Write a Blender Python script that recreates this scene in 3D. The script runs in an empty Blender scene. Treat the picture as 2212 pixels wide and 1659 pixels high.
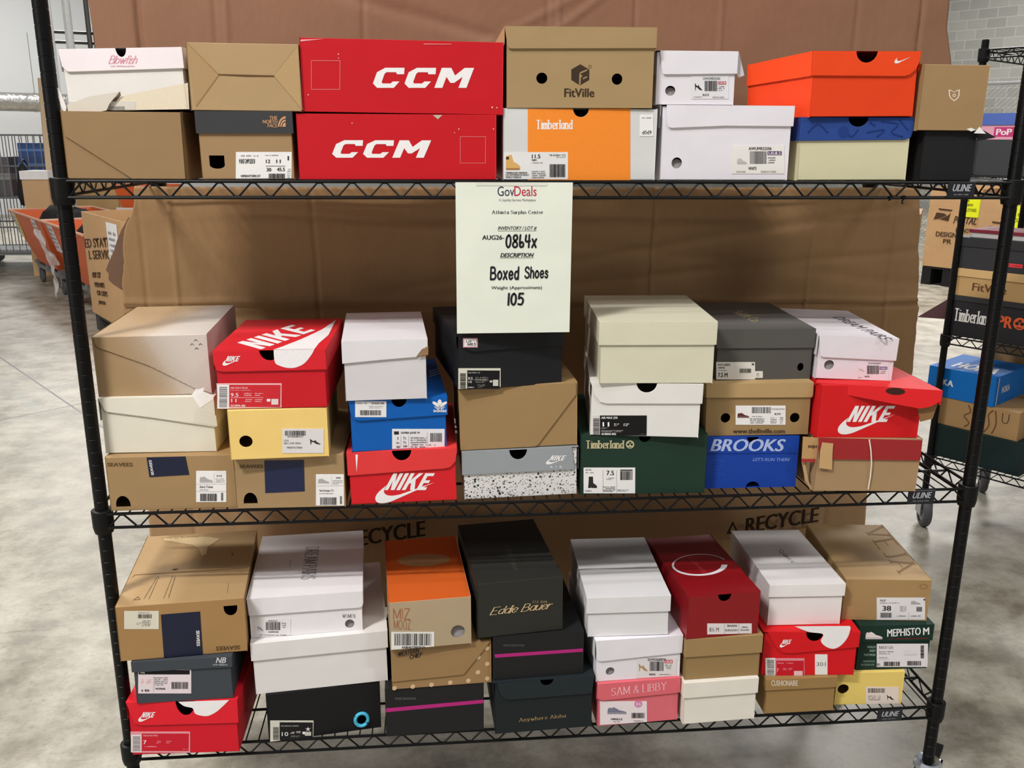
import bpy, math, random
from mathutils import Vector, Matrix, Euler
from mathutils.geometry import tessellate_polygon

scene = bpy.context.scene
col = scene.collection
R = math.radians

# ------------------------------------------------------------------ camera, world, lamps, exposure
cam_data = bpy.data.cameras.new('camera')
cam = bpy.data.objects.new('camera', cam_data)
col.objects.link(cam)
cam.location = (-0.2424, -1.6998, 1.5470)
cam.rotation_euler = (1.30500, -0.00580, -0.08974)
cam_data.sensor_fit = 'HORIZONTAL'
cam_data.sensor_width = 36.0
cam_data.lens = 36.0 * 1950.0 / 2212.0
cam_data.clip_start = 0.05
cam_data.clip_end = 200
scene.camera = cam

scene.view_settings.view_transform = 'Standard'
scene.view_settings.look = 'None'
scene.view_settings.gamma = 1.0
scene.view_settings.exposure = 0.08
scene.view_settings.use_curve_mapping = False

world = bpy.data.worlds.new('warehouse_air')
scene.world = world
world.use_nodes = True
wb = world.node_tree.nodes['Background']
wb.inputs[0].default_value = (1.0, 0.995, 0.985, 1)
wb.inputs[1].default_value = 0.26


def lamp(name, loc, size, power, color=(1.0, 0.975, 0.95), aim=None):
    d = bpy.data.lights.new(name, 'AREA')
    d.shape = 'RECTANGLE'
    d.size, d.size_y = size
    d.energy = power
    d.color = color
    o = bpy.data.objects.new(name, d)
    col.objects.link(o)
    o.location = loc
    if aim:
        o.rotation_euler = (Vector(aim) - Vector(loc)).to_track_quat('-Z', 'Y').to_euler()
    return o


# the warehouse's hanging ceiling fixtures, then lamps added to brighten the far background
lamp('ceiling_or_fill_lamp', (0.3, -1.5, 5.4), (1.2, 0.30), 40)
lamp('ceiling_or_fill_lamp', (-2.9, -2.6, 5.4), (1.2, 0.3), 360)
lamp('ceiling_or_fill_lamp', (3.4, -3.2, 5.4), (1.2, 0.4), 100)
lamp('ceiling_or_fill_lamp', (-3.2, 2.4, 5.4), (1.6, 0.6), 240)
lamp('ceiling_or_fill_lamp', (-6.6, 14.2, 5.6), (1.6, 1.0), 430)  # added fill lamp that brightens the left wall
lamp('ceiling_or_fill_lamp', (4.9, 6.6, 5.4), (1.6, 1.0), 400)  # extra lamp, added to lift the floor at far right
lamp('ceiling_or_fill_lamp', (9.6, 14.6, 5.6), (1.6, 1.0), 330)  # fill added close to the block wall to lighten it
# daylight through a dock opening far off to the left, behind the photographer
lamp('dock_daylight', (-15.0, -13.7, 2.8), (4.0, 2.4), 430, (1.0, 0.98, 0.96), aim=(0, 0, 1.2))


# ------------------------------------------------------------------ materials
def lin(c):
    return tuple(((v / 255.0) / 12.92 if v / 255.0 <= 0.04045 else ((v / 255.0 + 0.055) / 1.055) ** 2.4) for v in c)


_M = {}


def nn(nt, t, **k):
    n = nt.nodes.new(t)
    for a, b in k.items():
        setattr(n, a, b)
    return n


def mix_rgb(nt, fac, a, b, blend='MIX'):
    m = nn(nt, 'ShaderNodeMix', data_type='RGBA', blend_type=blend)
    for sock, v in ((m.inputs[0], fac), (m.inputs[6], a), (m.inputs[7], b)):
        if hasattr(v, 'links'):
            nt.links.new(v, sock)
        elif isinstance(v, (int, float)):
            sock.default_value = v
        else:
            sock.default_value = (*v, 1)
    return m.outputs[2]


def math_n(nt, op, a, b=None, c=None):
    m = nn(nt, 'ShaderNodeMath', operation=op)
    for s, v in zip(m.inputs, (a, b, c)):
        if v is None:
            continue
        if hasattr(v, 'links'):
            nt.links.new(v, s)
        else:
            s.default_value = v
    return m.outputs[0]


def new_mat(key, rgb, rough=0.6, spec=0.4, metal=0.0):
    m = bpy.data.materials.new(key)
    m.use_nodes = True
    nt = m.node_tree
    b = nt.nodes['Principled BSDF']
    b.inputs['Base Color'].default_value = (*rgb, 1)
    b.inputs['Roughness'].default_value = rough
    b.inputs['Specular IOR Level'].default_value = spec
    b.inputs['Metallic'].default_value = metal
    return m, nt, b


def noise(nt, scale, detail=3.0, vec=None, rough=0.55):
    n = nn(nt, 'ShaderNodeTexNoise')
    n.inputs['Scale'].default_value = scale
    n.inputs['Detail'].default_value = detail
    n.inputs['Roughness'].default_value = rough
    if vec is not None:
        nt.links.new(vec, n.inputs['Vector'])
    return n.outputs[0]


def ramp(nt, fac, stops):
    r = nn(nt, 'ShaderNodeValToRGB')
    nt.links.new(fac, r.inputs[0])
    while len(r.color_ramp.elements) < len(stops):
        r.color_ramp.elements.new(0.5)
    for e, (p, c) in zip(r.color_ramp.elements, stops):
        e.position = p
        e.color = (*c, 1) if len(c) == 3 else c
    return r.outputs[0]


def bump(nt, b, h, strength, dist):
    n = nn(nt, 'ShaderNodeBump')
    n.inputs['Strength'].default_value = strength
    n.inputs['Distance'].default_value = dist
    nt.links.new(h, n.inputs['Height'])
    nt.links.new(n.outputs[0], b.inputs['Normal'])


def card(c, kind='card'):
    """coated or plain card of the colour c: faint mottling, soft dents; other kinds carry a print of their own"""
    key = 'card_%s_%d_%d_%d' % ((kind,) + tuple(c))
    if key in _M:
        return _M[key]
    rgb = lin(c)
    rough, spec = {'card': (0.62, 0.3), 'satin': (0.42, 0.45), 'gloss': (0.16, 0.6), 'halftone': (0.62, 0.3), 'speckle': (0.2, 0.5)}[kind]
    m, nt, b = new_mat(key, rgb, rough, spec)
    tc = nn(nt, 'ShaderNodeTexCoord').outputs['Object']
    n1 = noise(nt, 9.0, 4.0, tc)
    n2 = noise(nt, 900.0, 2.0, tc)
    dark = tuple(v * 0.90 for v in rgb)
    light = tuple(min(1, v * 1.07) for v in rgb)
    base = mix_rgb(nt, n1, dark, light)
    base = mix_rgb(nt, math_n(nt, 'MULTIPLY', n2, 0.30), base, tuple(v * 0.82 for v in rgb))
    if kind == 'speckle':
        v = nn(nt, 'ShaderNodeTexVoronoi')
        v.inputs['Scale'].default_value = 230
        nt.links.new(tc, v.inputs['Vector'])
        v2 = nn(nt, 'ShaderNodeTexVoronoi')
        v2.inputs['Scale'].default_value = 115
        nt.links.new(tc, v2.inputs['Vector'])
        s1 = math_n(nt, 'LESS_THAN', v.outputs['Distance'], math_n(nt, 'MULTIPLY', noise(nt, 130, 1, tc), 0.62))
        s2 = math_n(nt, 'LESS_THAN', v2.outputs['Distance'], math_n(nt, 'MULTIPLY', noise(nt, 60, 1, tc), 0.46))
        base = mix_rgb(nt, s1, base, (0.16, 0.15, 0.15))
        base = mix_rgb(nt, s2, base, (0.03, 0.03, 0.035))
    if kind == 'halftone':
        sx = nn(nt, 'ShaderNodeSeparateXYZ')
        nt.links.new(tc, sx.inputs[0])
        X, Y, Z = sx.outputs
        u = math_n(nt, 'ADD', X, math_n(nt, 'MULTIPLY', Z, 0.45))
        u = math_n(nt, 'SUBTRACT', u, math_n(nt, 'MULTIPLY', Y, 0.22))
        g = nn(nt, 'ShaderNodeMapRange', interpolation_type='SMOOTHSTEP')
        g.inputs[1].default_value, g.inputs[2].default_value = -0.04, 0.13
        nt.links.new(u, g.inputs[0])
        dots = math_n(nt, 'MULTIPLY', math_n(nt, 'SINE', math_n(nt, 'MULTIPLY', X, 1700)), math_n(nt, 'SINE', math_n(nt, 'MULTIPLY', math_n(nt, 'ADD', Z, Y), 1700)))
        cov = math_n(nt, 'GREATER_THAN', math_n(nt, 'ADD', math_n(nt, 'MULTIPLY', g.outputs[0], 2.0), math_n(nt, 'SUBTRACT', dots, 1.0)), 0.0)
        base = mix_rgb(nt, math_n(nt, 'MULTIPLY', cov, 0.62), base, (0.75, 0.73, 0.72))
    nt.links.new(base, b.inputs['Base Color'])
    bump(nt, b, noise(nt, 11.0, 2.0, tc, 0.4), 0.35, 0.006)
    _M[key] = m
    return m


def plain(key, c, rough=0.5, spec=0.4, metal=0.0, var=0.12, scale=30.0, bmp=0.0, bdist=0.002):
    if key in _M:
        return _M[key]
    rgb = lin(c)
    m, nt, b = new_mat(key, rgb, rough, spec, metal)
    tc = nn(nt, 'ShaderNodeTexCoord').outputs['Object']
    n = noise(nt, scale, 4.0, tc)
    nt.links.new(mix_rgb(nt, n, tuple(v * (1 - var) for v in rgb), tuple(min(1, v * (1 + var)) for v in rgb)), b.inputs['Base Color'])
    if bmp:
        bump(nt, b, n, bmp, bdist)
    _M[key] = m
    return m


def ink(c):
    return plain('ink_%d_%d_%d' % tuple(c), c, 0.6, 0.25, var=0.06, scale=200)


def concrete():
    m, nt, b = new_mat('polished_concrete', (0.5, 0.5, 0.47), 0.32, 0.5)
    tc = nn(nt, 'ShaderNodeTexCoord').outputs['Object']
    a = noise(nt, 0.8, 6.0, tc, 0.65)
    c = noise(nt, 5.0, 9.0, tc, 0.66)
    f = noise(nt, 60.0, 6.0, tc, 0.75)
    base = ramp(nt, a, [(0.30, lin((104, 98, 84))), (0.50, lin((150, 144, 130))), (0.70, lin((180, 176, 163)))])
    dirt = ramp(nt, c, [(0.37, lin((72, 64, 50))), (0.46, lin((132, 125, 109))), (0.54, lin((168, 163, 149))), (0.66, lin((200, 196, 183)))])
    base = mix_rgb(nt, 0.48, base, dirt)
    spot = ramp(nt, f, [(0.33, (0.55, 0.53, 0.49)), (0.46, (0.97, 0.97, 0.96)), (0.7, (1.06, 1.06, 1.06))])
    base = mix_rgb(nt, 0.55, base, spot, 'MULTIPLY')
    mp = nn(nt, 'ShaderNodeMapping')
    mp.inputs['Rotation'].default_value = (0, 0, R(35))
    mp.inputs['Scale'].default_value = (1.0, 9.0, 1.0)
    nt.links.new(tc, mp.inputs[0])
    scr = ramp(nt, noise(nt, 2.6, 7.0, mp.outputs[0], 0.7), [(0.30, (0.45, 0.43, 0.40)), (0.38, (1, 1, 1))])
    base = mix_rgb(nt, 0.6, base, scr, 'MULTIPLY')
    # saw-cut slab joints, a dark line where two slabs meet, and a worn grey tape mark beside one of them
    sx = nn(nt, 'ShaderNodeSeparateXYZ')
    nt.links.new(tc, sx.inputs[0])

    def line(px, py, dx, dy, w, off=0.0):
        n = math.hypot(dx, dy)
        nx, ny = -dy / n, dx / n
        d = math_n(nt, 'ADD', math_n(nt, 'MULTIPLY', sx.outputs[0], nx), math_n(nt, 'MULTIPLY', sx.outputs[1], ny))
        d = math_n(nt, 'SUBTRACT', d, px * nx + py * ny + off)
        return math_n(nt, 'LESS_THAN', math_n(nt, 'ABSOLUTE', d), w)
    la = line(-3.345, 4.94, 0.598, -0.80, 0.006)
    lb = line(-2.666, 3.381, 0.731, 0.682, 0.006)
    lc = math_n(nt, 'MULTIPLY', line(-3.345, 4.94, 0.598, -0.80, 0.025, -0.17), math_n(nt, 'GREATER_THAN', math_n(nt, 'SUBTRACT', sx.outputs[1], math_n(nt, 'MULTIPLY', sx.outputs[0], 0.933)), 5.87))
    base = mix_rgb(nt, math_n(nt, 'MULTIPLY', lc, 0.35), base, (0.25, 0.27, 0.25))
    la = math_n(nt, 'MULTIPLY', la, math_n(nt, 'LESS_THAN', sx.outputs[0], -1.7))
    lb = math_n(nt, 'MULTIPLY', lb, math_n(nt, 'LESS_THAN', sx.outputs[0], -1.5))
    base = mix_rgb(nt, math_n(nt, 'MAXIMUM', la, lb), base, (0.07, 0.07, 0.075))
    nt.links.new(base, b.inputs['Base Color'])
    rr = nn(nt, 'ShaderNodeMapRange')
    rr.inputs[3].default_value, rr.inputs[4].default_value = 0.28, 0.55
    nt.links.new(c, rr.inputs[0])
    nt.links.new(rr.outputs[0], b.inputs['Roughness'])
    bump(nt, b, f, 0.06, 0.002)
    return m


def corrugated(key, c, fold=0.0):
    """brown fibreboard: flutes that show through, wrinkles, scuffs"""
    if key in _M:
        return _M[key]
    rgb = lin(c)
    m, nt, b = new_mat(key, rgb, 0.62, 0.25)
    tc = nn(nt, 'ShaderNodeTexCoord').outputs['Object']
    mp = nn(nt, 'ShaderNodeMapping')
    mp.inputs['Scale'].default_value = (1.0, 1.0, 0.16)
    nt.links.new(tc, mp.inputs[0])
    st = noise(nt, 70.0, 4.0, mp.outputs[0])
    big = noise(nt, 3.2, 5.0, tc)
    base = mix_rgb(nt, big, tuple(v * 0.84 for v in rgb), tuple(v * 1.12 for v in rgb))
    base = mix_rgb(nt, math_n(nt, 'MULTIPLY', st, 0.35), base, tuple(v * 0.75 for v in rgb))
    nt.links.new(base, b.inputs['Base Color'])
    mp2 = nn(nt, 'ShaderNodeMapping')
    mp2.inputs['Scale'].default_value = (1.0, 1.0, 0.75)
    mp2.inputs['Rotation'].default_value = (0, R(20), 0)
    nt.links.new(tc, mp2.inputs[0])
    h = math_n(nt, 'ADD', noise(nt, 5.0, 4.0, mp2.outputs[0], 0.6), math_n(nt, 'MULTIPLY', st, 0.06))
    bump(nt, b, h, 0.38, 0.018)
    _M[key] = m
    return m


# ------------------------------------------------------------------ mesh builder
class MB:
    def __init__(self):
        self.v, self.f, self.m, self.mats, self.key, self.g = [], [], [], [], {}, 0

    def mi(self, mat):
        if mat not in self.mats:
            self.mats.append(mat)
        return self.mats.index(mat)

    def vert(self, p):
        k = (self.g, round(p[0], 5), round(p[1], 5), round(p[2], 5))
        if k not in self.key:
            self.key[k] = len(self.v)
            self.v.append(tuple(p))
        return self.key[k]

    def face(self, pts, mat):
        ids = [self.vert(p) for p in pts]
        if len(set(ids)) == len(ids) and len(ids) > 2:
            self.f.append(ids)
            self.m.append(self.mi(mat))

    def new(self):
        self.g += 1

    def poly(self, loops, fn, mat, flip=False):
        """flat polygon with holes; loops of (u, v), fn maps them into space"""
        loops = [list(l) for l in loops]
        tris = tessellate_polygon([[Vector((p[0], p[1], 0)) for p in l] for l in loops])
        flat = [p for l in loops for p in l]
        for t in tris:
            a, b, c = (flat[i] for i in t)
            ar = (b[0] - a[0]) * (c[1] - a[1]) - (c[0] - a[0]) * (b[1] - a[1])
            if abs(ar) < 1e-13:
                continue
            pts = [a, b, c] if (ar > 0) != flip else [c, b, a]
            self.face([fn(*p) for p in pts], mat)

    def plate(self, loops, fn0, fn1, mat, edge=None):
        """a polygon with thickness: fn0 is the side seen (counter clockwise), fn1 its back"""
        self.new()
        self.poly(loops, fn0, mat)
        self.poly(loops, fn1, edge or mat, True)
        for l in loops:
            for i in range(len(l)):
                a, b = l[i], l[(i + 1) % len(l)]
                self.face([fn0(*a), fn1(*a), fn1(*b), fn0(*b)], edge or mat)

    def box(self, x0, x1, y0, y1, z0, z1, mat, M=None):
        self.new()
        c = [Vector((x, y, z)) for z in (z0, z1) for y in (y0, y1) for x in (x0, x1)]
        if M is not None:
            c = [M @ p for p in c]
        for q in ((0, 1, 5, 4), (3, 2, 6, 7), (2, 0, 4, 6), (1, 3, 7, 5), (4, 5, 7, 6), (2, 3, 1, 0)):
            self.face([c[i] for i in q], mat)

    def tube(self, pts, r, mat, n=8, caps=True):
        self.new()
        pts = [Vector(p) for p in pts]
        rings = []
        for i, p in enumerate(pts):
            t = (pts[min(i + 1, len(pts) - 1)] - pts[max(i - 1, 0)]).normalized()
            up = Vector((0, 0, 1)) if abs(t.z) < 0.9 else Vector((1, 0, 0))
            a = t.cross(up).normalized()
            b = a.cross(t)
            rr = r[i] if isinstance(r, (list, tuple)) else r
            rings.append([p + a * math.cos(2 * math.pi * k / n) * rr + b * math.sin(2 * math.pi * k / n) * rr for k in range(n)])
        for A, B in zip(rings, rings[1:]):
            for k in range(n):
                self.face([A[k], A[(k + 1) % n], B[(k + 1) % n], B[k]], mat)
        if caps:
            self.face(list(reversed(rings[0])), mat)
            self.face(rings[-1], mat)

    def lathe(self, prof, mat, n=20, M=None, cap=True):
        """profile of (r, z), spun about z"""
        self.new()
        rings = []
        for r, z in prof:
            ring = [Vector((r * math.cos(2 * math.pi * k / n), r * math.sin(2 * math.pi * k / n), z)) for k in range(n)]
            rings.append([M @ p for p in ring] if M is not None else ring)
        for A, B in zip(rings, rings[1:]):
            for k in range(n):
                self.face([A[k], A[(k + 1) % n], B[(k + 1) % n], B[k]], mat)
        if cap:
            self.face(list(reversed(rings[0])), mat)
            self.face(rings[-1], mat)

    def build(self, name, parent=None, bevel=0.0, smooth=False, solid=0.0):
        me = bpy.data.meshes.new(name)
        me.from_pydata([tuple(p) for p in self.v], [], self.f)
        for m in self.mats:
            me.materials.append(m)
        me.polygons.foreach_set('material_index', self.m)
        if smooth:
            me.polygons.foreach_set('use_smooth', [True] * len(self.f))
        me.update()
        o = bpy.data.objects.new(name, me)
        col.objects.link(o)
        if parent:
            o.parent = parent
        if solid:
            s = o.modifiers.new('thickness', 'SOLIDIFY')
            s.thickness = solid
        if bevel:
            b = o.modifiers.new('soft_edges', 'BEVEL')
            b.width = bevel
            b.segments = 2
            b.limit_method = 'ANGLE'
            b.angle_limit = R(50)
        return o


def root(name, label, cat, loc=(0, 0, 0), rot=(0, 0, 0), group=None):
    o = bpy.data.objects.new(name, None)
    col.objects.link(o)
    o.empty_display_size = 0.05
    o.location = loc
    o.rotation_euler = rot
    return tag(o, label, cat, group)


def tag(o, label=None, cat=None, group=None, kind=None):
    for k, v in (('label', label), ('category', cat), ('group', group), ('kind', kind)):
        if v:
            o[k] = v
    return o


# ------------------------------------------------------------------ lettering: outline font for plain type, stroke alphabets for serif, script and marker
FONTS = {}
_T = {}


def sans(s, offset=0.0, shear=0.0, bold=0.0):
    k = (s, offset, shear, bold)
    if k in _T:
        return _T[k]
    cu = bpy.data.curves.new('lettering', 'FONT')
    cu.body = s
    cu.offset = offset
    cu.shear = shear
    cu.resolution_u = 3
    o = bpy.data.objects.new('lettering', cu)
    me = o.to_mesh()
    v0 = [(p.co.x, p.co.y) for p in me.vertices]
    f0 = [tuple(p.vertices) for p in me.polygons]
    v, f = [(x, y, 0) for x, y in v0], list(f0)
    for n_, k in enumerate([-1, -.5, .5, 1] if bold else []):          # heavier type: the same outlines laid over each other, shifted
        b0 = len(v)
        v += [(x + k * bold, y, n_ + 1) for x, y in v0]
        f += [tuple(i + b0 for i in q) for q in f0]
    o.to_mesh_clear()
    bpy.data.objects.remove(o)
    bpy.data.curves.remove(cu)
    _T[k] = norm(v, f)
    return _T[k]


def norm(v, f):
    x0, x1 = min(p[0] for p in v), max(p[0] for p in v)
    y0, y1 = min(p[1] for p in v), max(p[1] for p in v)
    sx, sy = (x1 - x0) or 1, (y1 - y0) or 1
    return [((p[0] - x0) / sx, (p[1] - y0) / sy, p[2]) for p in v], f, sx / sy


BOWL = '~.44,.48 .3,.65 .1,.58 .02,.33 .1,.06 .28,.02 .44,.22'
GL = {
    'A': '0,0 .36,1|.36,1 .72,0|.13,.34 .59,.34', 'B': '0,0 0,1|~0,1 .36,.99 .5,.77 .38,.55 0,.53|~0,.53 .44,.52 .6,.27 .44,.02 0,0',
    'C': '~.66,.78 .52,.96 .28,.98 .05,.72 .05,.28 .28,.02 .52,.04 .68,.2', 'D': '0,0 0,1|~0,1 .38,.97 .66,.75 .7,.5 .66,.25 .38,.03 0,0',
    'E': '0,0 0,1|0,1 .52,1|0,.52 .42,.52|0,0 .55,0', 'H': '0,0 0,1|.62,0 .62,1|0,.5 .62,.5', 'I': '0,0 0,1', 'J': '~.3,1 .3,.3 .22,.03 .0,.05',
    'L': '0,1 0,0|0,0 .5,0', 'M': '0,0 0,1|0,1 .4,.1|.4,.1 .8,1|.8,1 .8,0', 'N': '0,0 0,1|0,1 .65,0|.65,0 .65,1',
    'O': '~.36,1 .1,.85 0,.5 .1,.15 .36,0 .62,.15 .72,.5 .62,.85 .36,1', 'P': '0,0 0,1|~0,1 .4,.98 .56,.74 .4,.49 0,.47',
    'Q': '~.36,1 .1,.85 0,.5 .1,.15 .36,0 .62,.15 .72,.5 .62,.85 .36,1|~.32,.14 .52,-.08 .8,-.2', 'R': '0,0 0,1|~0,1 .4,.98 .56,.75 .4,.51 0,.49|~.3,.49 .45,.2 .68,0',
    'S': '~.52,.82 .42,.97 .2,1 .04,.86 .06,.66 .3,.52 .52,.38 .54,.15 .4,.01 .15,.01 0,.17', 'T': '0,1 .66,1|.33,1 .33,0', 'U': '~0,1 .01,.3 .15,.02 .33,0 .5,.02 .63,.3 .64,1',
    'V': '0,1 .34,0|.34,0 .68,1', 'W': '0,1 .25,0|.25,0 .48,.9|.48,.9 .7,0|.7,0 .95,1', 'Y': '0,1 .32,.5|.64,1 .32,.5|.32,.5 .32,0', 'Z': '0,1 .6,1|.6,1 0,0|0,0 .62,0', 'F': '0,0 0,1|0,1 .5,1|0,.52 .4,.52',
    '&': '~.7,0 .25,.6 .2,.85 .35,1 .5,.85 .35,.6 .05,.35 .05,.1 .25,0 .5,.1 .68,.4', '.': '0,0 0,.06', "'": '0,1 0,.8',
    'a': BOWL + '|.44,.66 .44,0', 'b': '0,1 0,0|~0,.45 .2,.66 .4,.58 .46,.33 .38,.06 .18,0 0,.15', 'c': '~.42,.52 .25,.66 .07,.55 .02,.3 .1,.08 .26,0 .43,.12',
    'd': BOWL + '|.44,1 .44,0', 'e': '~.04,.34 .42,.36 .38,.58 .22,.66 .06,.54 .02,.3 .1,.06 .25,0 .43,.12', 'f': '~.36,.95 .25,1 .14,.85 .14,0|0,.64 .3,.64',
    'h': '0,1 0,0|~0,.45 .18,.66 .34,.6 .4,.4 .4,0', 'i': '0,.66 0,0|0,.86 0,.93', 'l': '0,1 0,0', 'm': '0,.66 0,0|~0,.45 .15,.66 .28,.6 .32,.4 .32,0|~.32,.45 .47,.66 .6,.6 .64,.4 .64,0',
    'n': '0,.66 0,0|~0,.45 .18,.66 .34,.6 .4,.4 .4,0', 'o': '~.22,.66 .05,.52 0,.33 .05,.12 .22,0 .4,.12 .45,.33 .4,.52 .22,.66', 'p': '0,.66 0,-.3|~0,.45 .2,.66 .4,.58 .46,.33 .38,.06 .18,0 0,.15',
    'r': '0,.66 0,0|~0,.4 .14,.62 .3,.62', 's': '~.33,.52 .2,.66 .05,.58 .06,.42 .2,.34 .33,.24 .33,.08 .18,0 0,.1', 't': '~.14,.92 .14,.12 .22,0 .36,.06|0,.64 .32,.64',
    'u': '~0,.66 0,.2 .12,0 .28,.05 .4,.25|.4,.66 .4,0', 'w': '0,.66 .18,0|.18,0 .35,.6|.35,.6 .52,0|.52,0 .7,.66', 'x': '0,.66 .4,0|.4,.66 0,0', 'y': '0,.66 .22,.02|~.44,.66 .22,.02 .08,-.3',
    '0': '~.24,1 .07,.85 0,.5 .07,.15 .24,0 .4,.15 .46,.5 .4,.85 .24,1', '1': '0,1 0,0', '2': '~0,.8 .1,.97 .3,.97 .42,.78 .3,.5 0,0|0,0 .46,0', '4': '~0,.98 .0,.5 .44,.52|.34,1 .34,0',
    '5': '.06,1 .42,1|.06,1 .03,.56|~.03,.56 .22,.64 .42,.5 .44,.25 .3,.02 0,.06', '6': '~.05,1 .02,.5 .06,.1 .2,.02 .4,.1 .38,.34 .2,.42 .06,.25', '8': '~.22,.52 .42,.7 .4,.92 .24,1 .06,.9 .06,.7 .22,.52 .42,.34 .44,.1 .22,0 .02,.12 .03,.34 .22,.52',
}


def smooth_pts(p, n=5):
    out = []
    for i in range(len(p) - 1):
        a, b, c, d = p[max(i - 1, 0)], p[i], p[i + 1], p[min(i + 2, len(p) - 1)]
        for k in range(n):
            t = k / n
            out.append(tuple(0.5 * (2 * b[j] + (c[j] - a[j]) * t + (2 * a[j] - 5 * b[j] + 4 * c[j] - d[j]) * t * t + (3 * b[j] - a[j] - 3 * c[j] + d[j]) * t ** 3) for j in (0, 1)))
    out.append(tuple(p[-1]))
    return out


def ribbon(pts, thick, thin, v, f, round_caps=False):
    n = len(pts)
    b0 = len(v)
    for i, p in enumerate(pts):
        q, r = pts[max(i - 1, 0)], pts[min(i + 1, n - 1)]
        dx, dy = r[0] - q[0], r[1] - q[1]
        l = math.hypot(dx, dy) or 1
        w = (thin + (thick - thin) * abs(dy / l) ** 1.5) / 2
        v += [(p[0] - dy / l * w, p[1] + dx / l * w), (p[0] + dy / l * w, p[1] - dx / l * w)]
    for i in range(n - 1):
        a = b0 + 2 * i
        f.append((a + 1, a + 3, a + 2, a))
    if round_caps:
        for p in (pts[0], pts[-1]):
            c = len(v)
            v += [(p[0] + thick / 2 * math.cos(k * math.pi / 4), p[1] + thick / 2 * math.sin(k * math.pi / 4)) for k in range(8)]
            f.append(tuple(range(c, c + 8)))


STY = {  # thick, thin, serif, slant, round, letter gap
    'serif': (0.11, 0.035, 0.09, 0.0, False, 0.2), 'slab': (0.22, 0.09, 0.075, 0.0, False, 0.11), 'script': (0.1, 0.055, 0.0, 0.4, True, 0.06),
    'hand': (0.19, 0.175, 0.0, 0.06, True, 0.14), 'thin': (0.075, 0.06, 0.0, 0.0, False, 0.2)}


def strokes(s, style, bold=1.0):
    k = (s, style, bold)
    if k in _T:
        return _T[k]
    th, tn, ser, sl, rc, gap = STY[style]
    th, tn = th * bold, tn * bold
    v, f, x, lay = [], [], 0.0, 0
    for ch in s:
        if ch == ' ':
            x += 0.38
            continue
        g = GL.get(ch) or GL.get(ch.upper()) or GL['O']
        wmax = 0
        for st in g.split('|'):
            sm = st[0] == '~'
            p = [tuple(float(q) for q in a.split(',')) for a in st.lstrip('~').split()]
            wmax = max(wmax, max(q[0] for q in p))
            if sm:
                p = smooth_pts(p)
            p = [(q[0] + x + sl * q[1], q[1]) for q in p]
            n0 = len(v)
            ribbon(p, th, tn, v, f, rc)
            if ser:
                for e, o in ((p[0], p[1]), (p[-1], p[-2])):
                    if abs(o[0] - e[0]) < abs(o[1] - e[1]) * 0.8 and min(abs(e[1] - y) for y in (0, 1, 0.66)) < 0.02:
                        c = len(v)
                        hw, hh = th / 2 + ser, tn / 2
                        v += [(e[0] - hw, e[1] - hh), (e[0] + hw, e[1] - hh), (e[0] + hw, e[1] + hh), (e[0] - hw, e[1] + hh)]
                        f.append((c, c + 1, c + 2, c + 3))
            lay = (lay + 2) % 10
            v[n0:] = [(q[0], q[1], lay + (1 if k_ >= 2 * len(p) else 0)) for k_, q in enumerate(v[n0:])]
        x += wmax + gap + th * 0.6
    _T[k] = norm(v, f)
    return _T[k]


def lettering(s, f='sans', b=0):
    if f in STY:
        return strokes(s, f, 1.5 if b else 1.0)
    off, sh, bo = {'sans': (0, 0, 0.004), 'bold': (0, 0, 0.026), 'wide': (0, 0, 0.034), 'ital': (0, 0.3, 0.014)}[f]
    if b:
        bo += 0.016
    return sans(s, off, sh, bo)


def bez(p0, p1, p2, p3, n=8):
    return [tuple((1 - t) ** 3 * p0[j] + 3 * (1 - t) ** 2 * t * p1[j] + 3 * (1 - t) * t * t * p2[j] + t ** 3 * p3[j] for j in (0, 1)) for t in (k / n for k in range(n))]


def ell(cx, cy, rx, ry, n=24, a0=0.0, a1=2 * math.pi, rot=0.0):
    full = abs(a1 - a0 - 2 * math.pi) < 1e-6
    m = n if full else n + 1
    out = []
    for k in range(m):
        a = a0 + (a1 - a0) * k / n
        x, y = rx * math.cos(a), ry * math.sin(a)
        out.append((cx + x * math.cos(rot) - y * math.sin(rot), cy + x * math.sin(rot) + y * math.cos(rot)))
    return out


def shear_pts(loops, k):
    return [[(p[0] + k * p[1], p[1]) for p in l] for l in loops]


NIKE = [[(0, 0), (.085, 0), (.085, .55), (.15, 0), (.24, 0), (.24, 1), (.155, 1), (.155, .46), (.09, 1), (0, 1)],
        [(.285, 0), (.375, 0), (.375, 1), (.285, 1)],
        [(.42, 0), (.51, 0), (.51, .36), (.55, .44), (.62, 0), (.73, 0), (.62, .62), (.72, 1), (.62, 1), (.51, .6), (.51, 1), (.42, 1)],
        [(.77, 0), (1, 0), (1, .17), (.86, .17), (.86, .42), (.98, .42), (.98, .58), (.86, .58), (.86, .83), (1, .83), (1, 1), (.77, 1)]]
CCM = [[(.0, .22), (.06, 0), (.235, 0), (.27, .32), (.2, .32), (.185, .22), (.1, .22), (.085, .3), (.085, .7), (.1, .78), (.2, .78), (.215, .68), (.29, .68), (.27, 1), (.07, 1), (0, .78)],
       [(.33, .22), (.39, 0), (.565, 0), (.6, .32), (.53, .32), (.515, .22), (.43, .22), (.415, .3), (.415, .7), (.43, .78), (.53, .78), (.545, .68), (.62, .68), (.6, 1), (.4, 1), (.33, .78)],
       [(.66, 0), (.745, 0), (.745, .55), (.81, .25), (.85, .25), (.915, .55), (.915, 0), (1, 0), (1, 1), (.9, 1), (.83, .62), (.76, 1), (.66, 1)]]


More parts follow.
